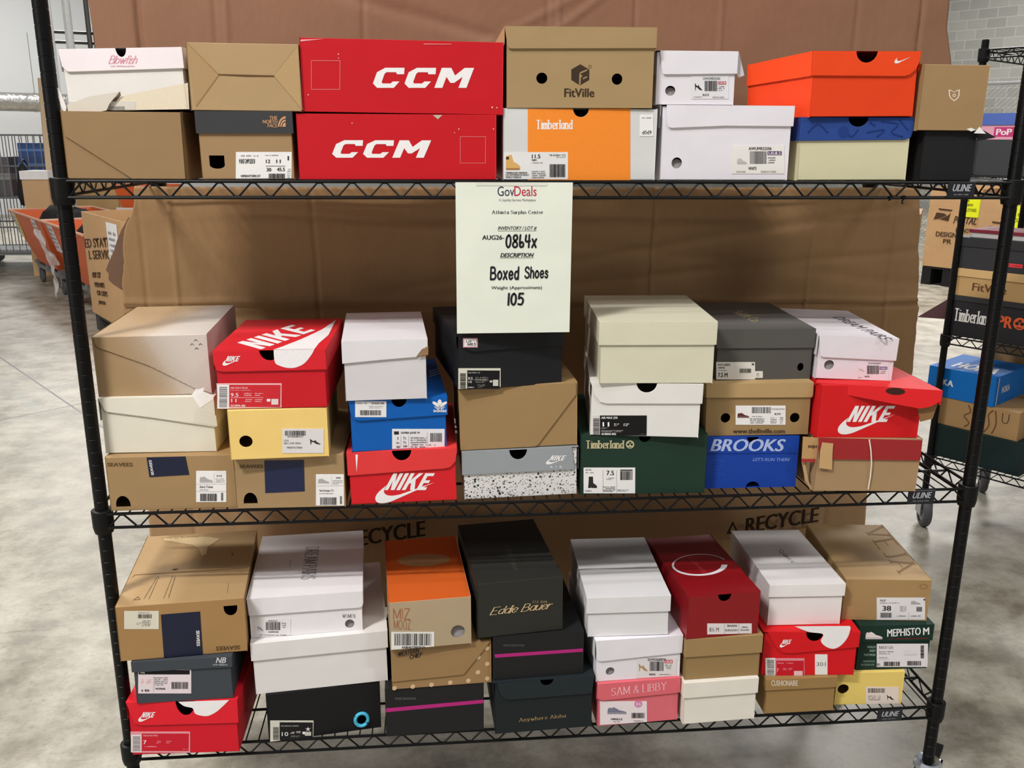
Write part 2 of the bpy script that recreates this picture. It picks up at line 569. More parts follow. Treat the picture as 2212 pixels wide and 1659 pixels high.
def icon(n):
    """list of (loops, invert) in the unit square"""
    if n == 'dot':
        return [[ell(.5, .5, .5, .5, 16)]]
    if n == 'ring':
        return [[ell(.5, .5, .5, .5, 24), ell(.5, .5, .36, .36, 24)]]
    if n == 'swoosh':
        p = [(1, 1)] + [(.30, .12)] + bez((.30, .12), (.18, -.02), (.05, -.05), (.015, .12)) + bez((.015, .12), (-.03, .34), (.08, .62), (.2, .86)) + bez((.2, .86), (.14, .66), (.13, .47), (.2, .4)) + bez((.2, .4), (.26, .33), (.36, .38), (.46, .45))
        return [[list(reversed(p))]]
    if n == 'nikeword':
        return [[l] for l in shear_pts(NIKE, .22)]
    if n == 'nikeword0':
        return [[l] for l in NIKE]
    if n == 'ccm':
        return [[l] for l in shear_pts([[(p[0] * .93, p[1]) for p in l] for l in CCM], .07)]
    if n == 'dome':
        out = []
        for r0, r1 in ((.0, .42), (.52, .7), (.8, 1.0)):
            a = [(1 - r1 * math.cos(t), r1 * math.sin(t)) for t in (k * math.pi / 24 for k in range(13))]
            b = [(1 - r0 * math.cos(t), r0 * math.sin(t)) for t in (k * math.pi / 24 for k in range(12, -1, -1))] if r0 else [(1, 0)]
            out.append([a + b])
        return out
    if n == 'hexf':
        hexa = [(.5, 0), (1, .25), (1, .75), (.5, 1), (0, .75), (0, .25)]
        fcut = [(.43, .02), (.52, .02), (.53, .36), (.62, .42), (.62, .5), (.53, .46), (.54, .56), (.9, .7), (.9, .78), (.5, .64), (.44, .52)]
        dash = [(.64, .27), (.88, .37), (.88, .45), (.64, .35)]
        return [[hexa, fcut, dash]]
    if n == 'sneaker':
        up = [(.0, .18), (.02, .72), (.1, .95), (.2, .86), (.32, 1.0), (.45, .86), (.62, .56), (.86, .42), (1, .26), (1, .18)]
        return [[up], [[(0, 0), (1, 0), (1, .13), (0, .13)]]]
    if n == 'boot':
        return [[[(.1, 1), (.55, 1), (.58, .45), (.98, .2), (1, .0), (.4, 0), (.38, .06), (.28, 0), (.02, 0), (.06, .4)]]]
    if n == 'heel':
        return [[[(0, .98), (.06, .55), (.06, .02), (.12, .02), (.16, .5), (.35, .46), (.6, .14), (.95, 0), (1, .06), (.82, .3), (.62, .52), (.5, .86), (.42, .62), (.2, .74), (.08, 1)]]]
    if n == 'trefoil':
        out = []
        for cx, cy, a in ((.5, .66, 0), (.22, .5, .75), (.78, .5, -.75)):
            out.append([ell(cx, cy, .15, .34, 20, rot=a)])
        out += [[[(.2, .0), (.8, .0), (.82, .07), (.18, .07)]], [[(.12, .14), (.88, .14), (.9, .21), (.1, .21)]]]
        return out
    if n == 'tree':
        return [[ell(.5, .5, .5, .5, 24), [(.3, .12), (.7, .12), (.7, .2), (.3, .2)], ell(.3, .5, .16, .15, 12), ell(.7, .5, .16, .15, 12), ell(.5, .72, .14, .12, 12)]]
    if n == 'leaf':
        o = [(0, .98), (.02, .5), (.14, .26), (.5, 0), (.86, .26), (.98, .5), (1, .98), (.7, .9), (.5, .76), (.3, .9)]
        i = [(.5 + (p[0] - .5) * .76, .5 + (p[1] - .5) * .76) for p in o]
        return [[o, i], [ell(.5, .5, .16, .14, 14), ell(.5, .5, .08, .07, 14)]]
    if n == 'chev':
        return [[[(0, 0), (.18, 0), (.5, .66), (.82, 0), (1, 0), (.5, 1)]]]
    if n == 'recycle':
        o, i = [(0, 0), (1, 0), (.5, 1)], [(.24, .15), (.76, .15), (.5, .7)]
        return [[o, i]]
    if n == 'eagle':
        return [[[(0, 0), (.12, .62), (.55, .62), (.72, .5), (.3, .1)]], [[(.2, 1), (1, 1), (.94, .86), (.26, .86)]], [[(.34, .08), (.8, .5), (.92, .74), (.86, .02), (.8, 0)]]]
    if n == 'star':
        return [[[(.5, 1), (.58, .6), (1, .75), (.62, .45), (.8, 0), (.5, .3), (.2, 0), (.4, .45), (.05, .6), (.42, .62)]]]
    if n == 'journee':
        a = [(.5 + .5 * math.cos(t), .5 + .5 * math.sin(t)) for t in (-.35 * math.pi / 2 * 0 - .0 + k * math.pi / 20 for k in range(3, 41))]
        b = []
        for k in range(40, 2, -1):
            t = k * math.pi / 20
            g = .02 + .09 * max(0, (k - 16) / 24)
            b.append((.5 + (.5 - g) * math.cos(t), .5 + (.5 - g) * math.sin(t)))
        return [[a + b]]
    return [[[(0, 0), (1, 0), (1, 1), (0, 1)]]]


def draw(mb, items, fn, e0=0.0004):
    """items: [kind, affine (ox, oy, ux, uy, vx, vy) or points, colour, extra]; fn(a, b, lift) maps the plane into space"""
    for i, (kind, A, c, ex) in enumerate(items):
        e = e0 + i * 0.00004
        m = ink(c)
        mb.new()
        if kind in 'PS':
            def tf(x, y, e=e):
                return fn(x, y, e)
        else:
            def tf(u, v, layer=0, A=A, e=e):
                return fn(A[0] + A[2] * u + A[4] * v, A[1] + A[3] * u + A[5] * v, e + layer * 0.00003)
        if kind == 'T':
            v, f, asp = lettering(ex['s'], ex.get('f', 'sans'), ex.get('b', 0))
            for q in f:
                mb.face([tf(*v[k]) for k in q], m)
        elif kind == 'R':
            mb.face([tf(0, 0), tf(1, 0), tf(1, 1), tf(0, 1)], m)
        elif kind == 'E':
            mb.poly([ell(.5, .5, .5, .5, 28)], tf, m)
        elif kind == 'P':
            mb.poly([A], tf, m)
        elif kind == 'S':
            for l in A:
                v, f = [], []
                ribbon(smooth_pts(l, 4) if len(l) > 2 else l, ex['w'], ex['w'], v, f, True)
                for q in f:
                    mb.face([tf(*v[k]) for k in q], m)
        elif kind == 'F':
            w, h = math.hypot(A[2], A[3]), math.hypot(A[4], A[5])
            t = ex['t'] * w
            a, b = t / w, t / h
            mb.poly([[(0, 0), (1, 0), (1, 1), (0, 1)], [(a, b), (1 - a, b), (1 - a, 1 - b), (a, 1 - b)]], tf, m)
        elif kind == 'B':
            rnd = random.Random(ex.get('seed', 1) * 7 + 3)
            x = 0.0
            while x < 1:
                w = rnd.choice((.008, .012, .02, .028))
                if x + w <= 1:
                    q = [(x, 0), (x + w, 0), (x + w, 1), (x, 1)]
                    if ex.get('v'):
                        q = [(p[1], p[0]) for p in q][::-1]
                    mb.face([tf(*p) for p in q], m)
                x += w + rnd.choice((.008, .014, .022))
        elif kind == 'L':
            rnd = random.Random(int(abs(A[0]) * 9e4) + ex['n'])
            n = ex['n']
            w, h = math.hypot(A[2], A[3]), math.hypot(A[4], A[5]) / n
            cw = h * 0.42 / w
            for r in range(n):
                y0, y1 = 1 - (r + .82) / n, 1 - (r + .28) / n
                x, end = 0.0, 1.0 if r < n - 1 or n == 1 else rnd.uniform(.6, 1)
                while x < end:
                    if rnd.random() > .14:
                        hh = y1 if rnd.random() > .5 else y0 + (y1 - y0) * .75
                        q = [(x, y0), (min(x + cw * .72, 1), y0), (min(x + cw * .72, 1), hh), (x, hh)]
                        mb.face([tf(*p) for p in q], m)
                    x += cw
        elif kind == 'I':
            for loops in icon(ex['n']):
                mb.poly(loops, tf, m)


# ------------------------------------------------------------------ shoe boxes
def hole_loop(h):
    k, x, z, rx, rz = h
    if k == 'c':
        return ell(x, z, rx, rz, 28)
    if k == 'u':
        return [(x - rx, z + rz), (x - rx, z - rz * .45)] + ell(x, z - rz * .45, rx, rz * .55, 10, math.pi, 2 * math.pi)[1:-1] + [(x + rx, z - rz * .45), (x + rx, z + rz)]
    if k == 'a':
        return [(x - rx, z - rz)] + [(x + rx, z - rz)] + ell(x, z - rz * .6, rx, rz * 1.6, 12, 0, math.pi)
    if k == 'v':
        return [(x + rx, z + rz)] + [(x - rx, z + rz)] + ell(x, z + rz * .5, rx, rz * 1.5, 12, math.pi, 2 * math.pi)


def notched_top(x0, x1, zt, n, grow=0.0):
    """top edge from right to left, dipping at a thumb notch"""
    pts = [(x1, zt)]
    if n:
        nx, nz, rx, rz = n
        rx, rz = rx + grow, rz + grow
        pts += [(nx + rx * math.cos(a), zt - rz * math.sin(a)) for a in (k * math.pi / 14 for k in range(15))]
    pts.append((x0, zt))
    return pts


def shoe_box(name, B, group):
    r = root('shoe_box', B['label'], 'shoe box', B['pos'], (0, B['roll'], B['rz']), group)
    w, h, d = B['w'], B['h'], B['d']
    lid = B['lid']
    c = B['col']
    mat = card(c, B['mat'])
    lmat = card(B['lidcol'], B['lidmat'])
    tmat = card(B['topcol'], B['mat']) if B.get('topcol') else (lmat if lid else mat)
    x1 = w / 2 - (0.003 if lid else 0)
    hb = h - (0.0025 if lid else 0)
    mb = MB()
    mb.new()
    fr = lambda y: (lambda x, z: Vector((x, y, z)))
    notch = lid[2] if lid and lid[0] == 'poly' else None
    nb = None
    outer = [(-x1, 0), (x1, 0)]
    inner = []
    for q in B['holes']:
        if q[0] == 'n' and not lid:
            nb = q[1:]
        elif q[0] == 'b':
            _, bx, bz, rx, rz = q
            outer[1:1] = [(bx + rx * math.cos(a), rz * math.sin(a)) for a in (math.pi - k * math.pi / 14 for k in range(15))]
        else:
            inner.append(hole_loop(q))
    outer += notched_top(-x1, x1, hb, notch or nb, 0.0015 if notch else 0.0)
    mb.poly([outer] + inner, fr(0), mat)
    for l in inner:
        mb.g += 100
        for i in range(len(l)):
            a, b = l[i], l[(i + 1) % len(l)]
            mb.face([fr(0)(*b), fr(0.002)(*b), fr(0.002)(*a), fr(0)(*a)], mat)
        mb.g -= 100
    V = Vector
    for x, s in ((-x1, 1), (x1, -1)):
        q = [V((x, 0, 0)), V((x, 0, hb)), V((x, d, hb)), V((x, d, 0))]
        mb.face(q if s < 0 else q[::-1], mat)
    mb.face([V((x1, d, 0)), V((-x1, d, 0)), V((-x1, d, hb)), V((x1, d, hb))][::-1] if False else [V((x1, d, 0)), V((-x1, d, 0)), V((-x1, d, hb)), V((x1, d, hb))], mat)
    mb.face([V((-x1, 0, 0)), V((-x1, d, 0)), V((x1, d, 0)), V((x1, 0, 0))], mat)
    if not lid:
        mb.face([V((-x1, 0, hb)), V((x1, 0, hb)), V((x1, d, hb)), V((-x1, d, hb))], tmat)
    front = lambda a, b, e: Vector((a, -e, b))
    draw(mb, B['front'], front)
    topf = lambda a, b, e: Vector((a, b, h + e))
    if not lid and B['top']:
        draw(mb, B['top'], topf)
    mb.g += 200
    mb.build('box_body', r, bevel=0.0012)
    if B.get('tissue'):                                   # packing paper close behind the hole
        tb = MB()
        for q in B['holes']:
            _, hx, hz, rx, rz = q
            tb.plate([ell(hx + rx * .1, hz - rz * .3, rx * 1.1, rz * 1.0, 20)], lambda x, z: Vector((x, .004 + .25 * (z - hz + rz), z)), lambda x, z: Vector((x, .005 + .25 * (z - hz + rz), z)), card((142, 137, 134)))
        tb.build('packing_tissue', r)
    if lid:
        lb = MB()
        lb.new()
        X, Yf, Yb = w / 2 + 0.0005, -0.0035, d + 0.003
        if lid[0] == 'lift':
            lh = lid[1]
            fl = [(-X, h - lh), (X, h - lh), (X, h), (-X, h)]
            sides = [[(Yf, h - lh), (Yb, h - lh), (Yb, h), (Yf, h)]] * 2
            lb.poly([fl], fr(Yf), lmat)
            lb.new()
            lb.poly([fl], fr(Yf + 0.0015), lmat, True)
            lb.face([fr(Yf)(-X, h - lh), fr(Yf + .0015)(-X, h - lh), fr(Yf + .0015)(X, h - lh), fr(Yf)(X, h - lh)], lmat)
            lb.g -= 1
        else:
            pl = lid[1]
            lh = h - min(p[1] for p in pl)
            fl = pl
            lb.plate([fl], fr(Yf), fr(Yf + 0.0018), lmat)
            lb.new()
            sides = []
            for s in (-1, 1):
                ps = [p for p in pl if (p[0] - sum(q[0] for q in pl) / len(pl)) * s > 0]
                zl = min([p[1] for p in ps if abs(p[0] - max((q[0] * s for q in ps)) * s) < 0.012] or [h - lh])
                zl = max(h - lh, min(zl, h - lh * .75))
                sides.append([(-0.001, zl), (Yb, h - lh), (Yb, h), (-0.001, h)])
            if lid[3]:
                sides = [[(p[0], max(p[1], h - lid[3])) for p in sd] for sd in sides]
        for s, sd in zip((-1, 1), sides):
            lb.poly([sd], (lambda y, z, s=s: Vector((s * X, y, z))), lmat, s < 0)
        y0 = Yf if lid[0] == 'lift' else -0.001
        lb.face([V((X, Yb, h - lh)), V((-X, Yb, h - lh)), V((-X, Yb, h)), V((X, Yb, h))], lmat)
        if lid[0] == 'lift' and False:
            pass
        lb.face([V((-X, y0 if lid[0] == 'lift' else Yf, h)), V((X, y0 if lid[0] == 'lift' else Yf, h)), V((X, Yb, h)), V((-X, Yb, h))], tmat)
        if lid[0] != 'lift' and not notch:
            pass
        draw(lb, B['lidf'], lambda a, b, e: Vector((a, Yf - e, b)))
        if B['top']:
            draw(lb, B['top'], topf)
        lb.build('lid', r, bevel=0.001)
    if B['flap']:
        fb = MB()
        fb.plate([B['flap']], fr(-0.0026), fr(-0.0004), mat)
        draw(fb, B['flapg'], lambda a, b, e: Vector((a, -0.0026 - e, b)))
        fb.build('closing_flap', r, bevel=0.0006)
    for nm, pts, pc, items in B['labels']:
        y = (-0.0036 if nm in ('lid_sticker',) else -0.0002) if not B['flap'] else -0.003
        if nm == 'brand_seal' and False:
            y = 0
        sb = MB()
        sb.plate([pts], fr(y - 0.0005), fr(y), card(pc, 'satin'))
        draw(sb, items, lambda a, b, e: Vector((a, y - 0.0005 - e, b)), 0.0002)
        sb.build(nm, r)
    return r


BOXES = {}
BOXES['T1'] = {'label':'plain brown carton with a diagonal seam,leftmost box directly on the top shelf','pos':(-0.7727,-0.0099,1.4736),'rz':0.0008,'roll':0.0029,'w':0.2019,'h':0.114,'d':0.31,'col':(149,120,84),'lidcol':(149,120,84),'mat':'card','lidmat':'card','lid':None,'holes':[],'front':[],'lidf':[],'top':[],'flap':[(-0.0969,0.0723),(0.0082,0.0005),(0.1004,0.0005),(0.1009,0.1136),(-0.0989,0.114)],'flapg':[],'labels':[]}
BOXES['T2'] = {'label':'battered white shoe box with torn front and pink script on its lid,top left','pos':(-0.7615,0.0,1.5908),'rz':-0.0151,'roll':-0.0281,'w':0.2062,'h':0.1017,'d':0.31,'col':(230,225,219),'lidcol':(240,230,232),'mat':'card','lidmat':'card','lid':('poly',[(-0.1014,0.0736),(-0.0944,0.0652),(-0.0858,0.0641),(0.1036,0.0667),(0.1036,0.1017),(0.0094,0.1017),(0.0092,0.0985),(0.0085,0.0954),(0.0075,0.0926),(0.0061,0.0903),(0.0044,0.0885),(0.0026,0.0875),(0.0006,0.0871),(-0.0014,0.0875),(-0.0032,0.0885),(-0.0049,0.0903),(-0.0063,0.0926),(-0.0073,0.0954),(-0.008,0.0985),(-0.0082,0.1017),(-0.1036,0.1017)],(0.0006,0.1017,0.0088,0.0146),None),'holes':[],'front':[('P',[(-0.0109,0.031),(-0.024,0.0175),(-0.038,0.0003),(-0.0355,-0.0016),(-0.0202,0.0138),(-0.0104,0.0246)],(110,90,66),{}),('P',[(-0.0043,0.0245),(0.1061,0.043),(0.1034,-0.0007),(-0.0311,-0.0003),(-0.0225,0.0111)],(222,210,186),{})],'lidf':[('T',(-0.0229,0.0763,0.0485,-0.0008,0.0019,0.0138),(226,150,165),{'s':'Blowfish','f':'script'}),('L',(-0.0202,0.0708,0.0405,-0.0007,0.0006,0.004),(225,180,190),{'n':1})],'top':[],'flap':None,'flapg':[],'labels':[('size_label',[(-0.1018,0.001),(0.0117,0.001),(0.0143,0.0138),(-0.0988,0.016)],(214,208,198),[('T',(-0.0692,0.0086,0.0392,-0.0008,0.0008,0.0053),(40,36,36),{'s':'WANDERLAND-A CRM','f':'sans','b':1}),('B',(-0.0691,-0.0041,0.0269,-0.0005,0.0015,0.0103),(40,36,36),{'v':0,'seed':1}),('B',(-0.0334,-0.0002,0.0269,-0.0005,0.0009,0.0069),(150,146,140),{'v':0,'seed':1}),('L',(-0.0969,-0.0024,0.0233,-0.0005,0.0017,0.0115),(170,166,160),{'n':3})])]}
BOXES['T3'] = {'label':'brown shoe box with a charcoal lid and white size sticker on the top shelf','pos':(-0.5632,-0.0079,1.4737),'rz':0.0,'roll':-0.0052,'w':0.1668,'h':0.1166,'d':0.31,'col':(160,130,92),'lidcol':(58,58,60),'mat':'card','lidmat':'card','lid':('lift',0.0377),'holes':[('u',-0.0529,0.0296,0.0132,0.0115)],'front':[],'lidf':[('T',(0.044,0.1022,0.0139,0.0,0.0004,0.0061),(200,150,110),{'s':'THE','f':'bold'}),('T',(0.0323,0.0957,0.0251,0.0,0.0004,0.0061),(200,150,110),{'s':'NORTH','f':'bold'}),('T',(0.0402,0.0891,0.0168,0.0,0.0004,0.0061),(200,150,110),{'s':'FACE','f':'bold'}),('I',(0.058,0.0901,0.0134,0.0,0.0012,0.0178),(200,150,110),{'n':'dome'})],'top':[],'flap':None,'flapg':[],'labels':[('size_label',[(-0.0225,0.001),(0.0757,0.001),(0.0788,0.047),(-0.0186,0.0471)],(238,236,234),[('L',(-0.014,0.0385,0.0337,-0.0,0.0003,0.0043),(120,118,118),{'n':1}),('L',(0.0318,0.0399,0.023,-0.0,0.0002,0.0029),(120,118,118),{'n':1}),('T',(-0.0144,0.0271,0.0272,-0.0,0.0006,0.0081),(40,36,36),{'s':'M BASE CAMP SLIDE III','f':'bold'}),('T',(0.0322,0.0279,0.0077,-0.0,0.0004,0.006),(40,36,36),{'s':'12','f':'bold'}),('T',(0.0504,0.0279,0.0078,-0.0,0.0004,0.006),(40,36,36),{'s':'11','f':'bold'}),('R',(0.0318,0.0224,0.034,-0.0001,0.0001,0.0007),(40,36,36),{}),('T',(0.0324,0.0135,0.0082,-0.0,0.0004,0.006),(40,36,36),{'s':'30','f':'bold'}),('T',(0.0507,0.0139,0.0139,-0.0,0.0004,0.006),(40,36,36),{'s':'45.5','f':'bold'}),('B',(0.0352,0.0014,0.0292,-0.0001,0.0006,0.0082),(40,36,36),{'v':0,'seed':1}),('T',(-0.0131,0.0038,0.0339,-0.0001,0.0003,0.0039),(40,36,36),{'s':'NF0A4T2RKX7','f':'bold'}),('L',(-0.0134,-0.0008,0.023,-0.0001,0.0003,0.0034),(120,118,118),{'n':1}),('R',(0.0706,0.0327,0.0024,-0.0,0.0005,0.0072),(40,36,36),{}),('L',(0.0681,0.0013,0.0054,-0.0,0.0012,0.0181),(160,160,160),{'n':5})])]}
BOXES['T4'] = {'label':'plain tan carton with X shaped folds on its face,second box of the upper row','pos':(-0.5577,-0.0117,1.5908),'rz':0.0022,'roll':0.0025,'w':0.1887,'h':0.1111,'d':0.31,'col':(175,146,106),'lidcol':(175,146,106),'mat':'card','lidmat':'card','lid':None,'holes':[],'front':[('P',[(-0.093,0.1099),(-0.0916,0.1104),(-0.0428,0.06),(-0.0448,0.0586)],(160,122,78),{}),('P',[(-0.0447,0.0595),(-0.0429,0.0582),(-0.0849,0.006),(-0.0862,0.0069)],(160,122,78),{}),('P',[(0.0496,0.059),(0.0511,0.0604),(0.0949,0.1109),(0.0957,0.1096)],(160,122,78),{}),('P',[(0.0496,0.059),(0.0515,0.0595),(0.0975,0.0034),(0.0958,0.0024)],(160,122,78),{}),('P',[(-0.0442,0.0604),(0.0508,0.0595),(0.0506,0.0572),(0.0024,0.0568),(-0.0443,0.0586)],(96,66,40),{}),('P',[(-0.093,0.1099),(-0.0448,0.0586),(-0.0862,0.0069)],(168,138,98),{}),('P',[(0.0948,0.1095),(0.0505,0.059),(0.0959,0.0034)],(178,148,106),{})],'lidf':[],'top':[],'flap':None,'flapg':[],'labels':[]}  # side triangles and fold lines: flap shading put into the colour
BOXES['T5'] = {'label':'lower of the two wide red boxes with white block lettering','pos':(-0.2962,-0.0075,1.4736),'rz':0.001,'roll':-0.0015,'w':0.3551,'h':0.1137,'d':0.31,'col':(198,12,28),'lidcol':(198,12,28),'mat':'satin','lidmat':'satin','lid':None,'holes':[],'front':[('I',(-0.1206,0.038,0.179,0.0004,0.0015,0.0304),(236,232,232),{'n':'ccm'}),('F',(0.1115,0.0288,0.0463,0.0001,0.0005,0.047),(238,150,150),{'t':0.012}),('P',[(0.0635,0.1126),(0.081,0.1127),(0.0725,0.1053)],(190,178,160),{}),('I',(0.1089,0.0878,0.002,0.0,0.0,0.0019),(236,232,232),{'n':'dot'}),('I',(0.1014,0.0816,0.0015,0.0,0.0,0.0014),(236,232,232),{'n':'dot'}),('I',(-0.0807,0.0968,0.0015,0.0,0.0001,0.0019),(236,232,232),{'n':'dot'}),('I',(0.1713,0.0882,0.002,0.0,0.0,0.0019),(236,232,232),{'n':'dot'})],'lidf':[],'top':[],'flap':None,'flapg':[],'labels':[]}
BOXES['T6'] = {'label':'upper of the two wide red boxes with white block lettering','pos':(-0.2844,-0.007,1.589),'rz':0.0033,'roll':0.0082,'w':0.3548,'h':0.1229,'d':0.31,'col':(198,12,28),'lidcol':(198,12,28),'mat':'satin','lidmat':'satin','lid':None,'holes':[],'front':[('I',(-0.0562,0.042,0.1807,0.0034,0.0009,0.0337),(236,232,232),{'n':'ccm'}),('F',(-0.1609,0.0373,0.0501,0.0009,0.0021,0.0484),(238,150,150),{'t':0.012}),('P',[(-0.1763,0.1163),(-0.1348,0.1213),(-0.175,0.1195)],(236,160,165),{}),('I',(-0.1126,0.096,0.0019,0.0,0.0001,0.0018),(236,232,232),{'n':'dot'}),('I',(-0.1123,0.0897,0.0014,0.0,0.0,0.0014),(236,232,232),{'n':'dot'}),('I',(0.1569,0.0115,0.0025,0.0,-0.0,0.0024),(236,232,232),{'n':'dot'}),('I',(0.1656,0.0112,0.002,0.0,-0.0,0.0019),(236,232,232),{'n':'dot'}),('I',(-0.1673,0.0274,0.0017,0.0,0.0001,0.0019),(236,232,232),{'n':'dot'}),('P',[(0.037,0.1176),(0.0854,0.1182),(0.0854,0.1173),(0.037,0.1162)],(240,140,140),{})],'lidf':[],'top':[],'flap':None,'flapg':[],'labels':[]}
BOXES['T7'] = {'label':'white and orange shoe box with a tan boot picture,just above the hanging paper sign','pos':(0.0358,-0.0036,1.4733),'rz':-0.0001,'roll':-0.0001,'w':0.2831,'h':0.1261,'d':0.31,'col':(214,214,212),'lidcol':(214,214,212),'mat':'card','lidmat':'card','lid':None,'holes':[('n',-0.0001,0.1261,0.0145,0.0145)],'front':[('P',[(-0.0972,0.1254),(-0.0145,0.1261),(-0.0141,0.1228),(-0.0129,0.1196),(-0.0111,0.1168),(-0.0088,0.1145),(-0.006,0.1127),(-0.0029,0.1117),(0.0003,0.1113),(0.0036,0.1117),(0.0066,0.1128),(0.0093,0.1146),(0.0115,0.117),(0.0132,0.1199),(0.0142,0.123),(0.0144,0.1263),(0.0909,0.127),(0.0961,-0.0003),(-0.0959,-0.0007)],(240,138,44),{}),('T',(-0.0812,0.0897,0.0673,0.0004,-0.0002,0.0164),(236,232,232),{'s':'Timberland','f':'slab'})],'lidf':[],'top':[],'flap':None,'flapg':[],'labels':[('size_label',[(-0.1406,0.001),(-0.0213,0.001),(-0.0224,0.0498),(-0.1406,0.0492)],(232,231,229),[('P',[(-0.136,0.0422),(-0.1264,0.0447),(-0.1225,0.0324),(-0.1123,0.0263),(-0.1097,0.0214),(-0.1114,0.0182),(-0.1359,0.0186),(-0.1369,0.0213)],(214,170,100),{}),('R',(-0.1365,0.0361,0.0056,0.0,-0.0,0.0049),(60,45,35),{}),('R',(-0.1364,0.0176,0.025,0.0001,-0.0,0.003),(160,115,70),{}),('T',(-0.0889,0.0384,0.0156,0.0001,-0.0001,0.0069),(40,36,36),{'s':'11.5','f':'bold'}),('T',(-0.0889,0.0335,0.0084,0.0,-0.0,0.0034),(40,36,36),{'s':'M/M','f':'bold'}),('L',(-0.0888,0.0291,0.0212,0.0001,-0.0,0.003),(120,118,118),{'n':1}),('T',(-0.0571,0.0425,0.0302,0.0001,-0.0001,0.0034),(120,118,118),{'s':'TB 010061 713','f':'bold'}),('L',(-0.0435,0.0396,0.0167,0.0001,-0.0,0.002),(120,118,118),{'n':1}),('B',(-0.0557,0.0049,0.0296,0.0001,-0.0004,0.0233),(40,36,36),{'v':0,'seed':1}),('T',(-0.1371,0.0112,0.0396,0.0001,-0.0,0.0027),(40,36,36),{'s':'TIMBERLAND PREMIUM','f':'bold'}),('T',(-0.1371,0.0075,0.0429,0.0001,-0.0,0.0027),(40,36,36),{'s':'6 IN WATERPROOF BOOT','f':'bold'}),('T',(-0.1371,0.0035,0.0289,0.0001,-0.0,0.0027),(40,36,36),{'s':'WHEAT NUBUCK','f':'bold'}),('L',(-0.0885,0.0028,0.0259,0.0,-0.0002,0.0144),(120,118,118),{'n':4})]),('tracking_sticker',[(0.1102,0.0787),(0.1359,0.0788),(0.134,0.1174),(0.1086,0.1172)],(240,240,238),[('L',(0.1135,0.1095,0.0167,0.0001,-0.0002,0.0034),(120,118,118),{'n':1}),('T',(0.1147,0.0822,0.0176,0.0001,-0.0003,0.0066),(40,36,36),{'s':'d0d9','f':'sans'})])]}
BOXES['T8'] = {'label':'tall brown shoe box with a hexagon emblem between two round holes,on the top shelf','pos':(0.0331,-0.0065,1.6007),'rz':-0.0114,'roll':-0.0054,'w':0.2718,'h':0.1376,'d':0.31,'col':(166,139,98),'lidcol':(166,139,98),'mat':'card','lidmat':'card','lid':('poly',[(-0.132,0.1062),(-0.13,0.1016),(-0.1247,0.0998),(0.1364,0.1023),(0.1364,0.1376),(-0.1364,0.1376)],None,None),'holes':[('c',-0.0697,0.0509,0.01,0.0096),('c',0.0669,0.05,0.0098,0.0097)],'front':[('I',(-0.0163,0.0394,0.0324,0.0001,-0.0006,0.0355),(60,45,32),{'n':'hexf'}),('T',(-0.0288,0.0189,0.0549,0.0002,-0.0002,0.0147),(60,45,32),{'s':'FitVille','f':'bold'}),('I',(0.0139,0.0683,0.006,0.0,-0.0001,0.0056),(120,92,56),{'n':'ring'})],'lidf':[],'top':[],'flap':None,'flapg':[],'labels':[]}
BOXES['T9'] = {'label':'larger white shoe box with drooping flap and white sneaker label on the top shelf','pos':(0.3129,0.0057,1.4734),'rz':-0.0037,'roll':-0.0007,'w':0.2519,'h':0.1346,'d':0.31,'col':(232,228,234),'lidcol':(232,228,234),'mat':'card','lidmat':'card','lid':('poly',[(-0.1144,0.1027),(-0.1114,0.0958),(-0.1056,0.0934),(-0.0038,0.0979),(0.1265,0.0978),(0.1265,0.1346),(-0.1167,0.1346)],None,None),'holes':[('c',-0.0916,0.0308,0.01,0.0101)],'front':[],'lidf':[],'top':[],'flap':None,'flapg':[],'labels':[('size_label',[(0.0153,0.0113),(0.1174,0.0115),(0.113,0.0629),(0.0117,0.0625)],(236,233,228),[('T',(0.0444,0.0548,0.0443,0.0002,-0.0004,0.0053),(40,36,36),{'s':'AWUMRS2506','f':'bold'}),('B',(0.0488,0.0294,0.033,0.0001,-0.0018,0.0232),(40,36,36),{'v':0,'seed':4}),('R',(0.0817,0.0457,0.0273,0.0001,-0.0006,0.0071),(70,36,90),{}),('T',(0.0835,0.0467,0.0236,0.0001,-0.0004,0.005),(236,232,232),{'s':'US:8.5','f':'bold'}),('L',(0.0835,0.03,0.0148,0.0,-0.0011,0.0134),(120,118,118),{'n':3}),('I',(0.0242,0.0293,0.0184,0.0001,-0.0008,0.0106),(190,188,186),{'n':'sneaker'}),('T',(0.0464,0.0185,0.0161,0.0,-0.0004,0.0056),(90,88,84),{'s':'WHITE','f':'bold'}),('T',(0.0232,0.0138,0.0187,0.0,-0.0002,0.003),(170,166,160),{'s':'NONPAREIL','f':'sans'}),('T',(0.0714,0.0137,0.0296,0.0001,-0.0003,0.0033),(150,148,140),{'s':'MADE IN CHINA','f':'sans'})])],'tissue':1}
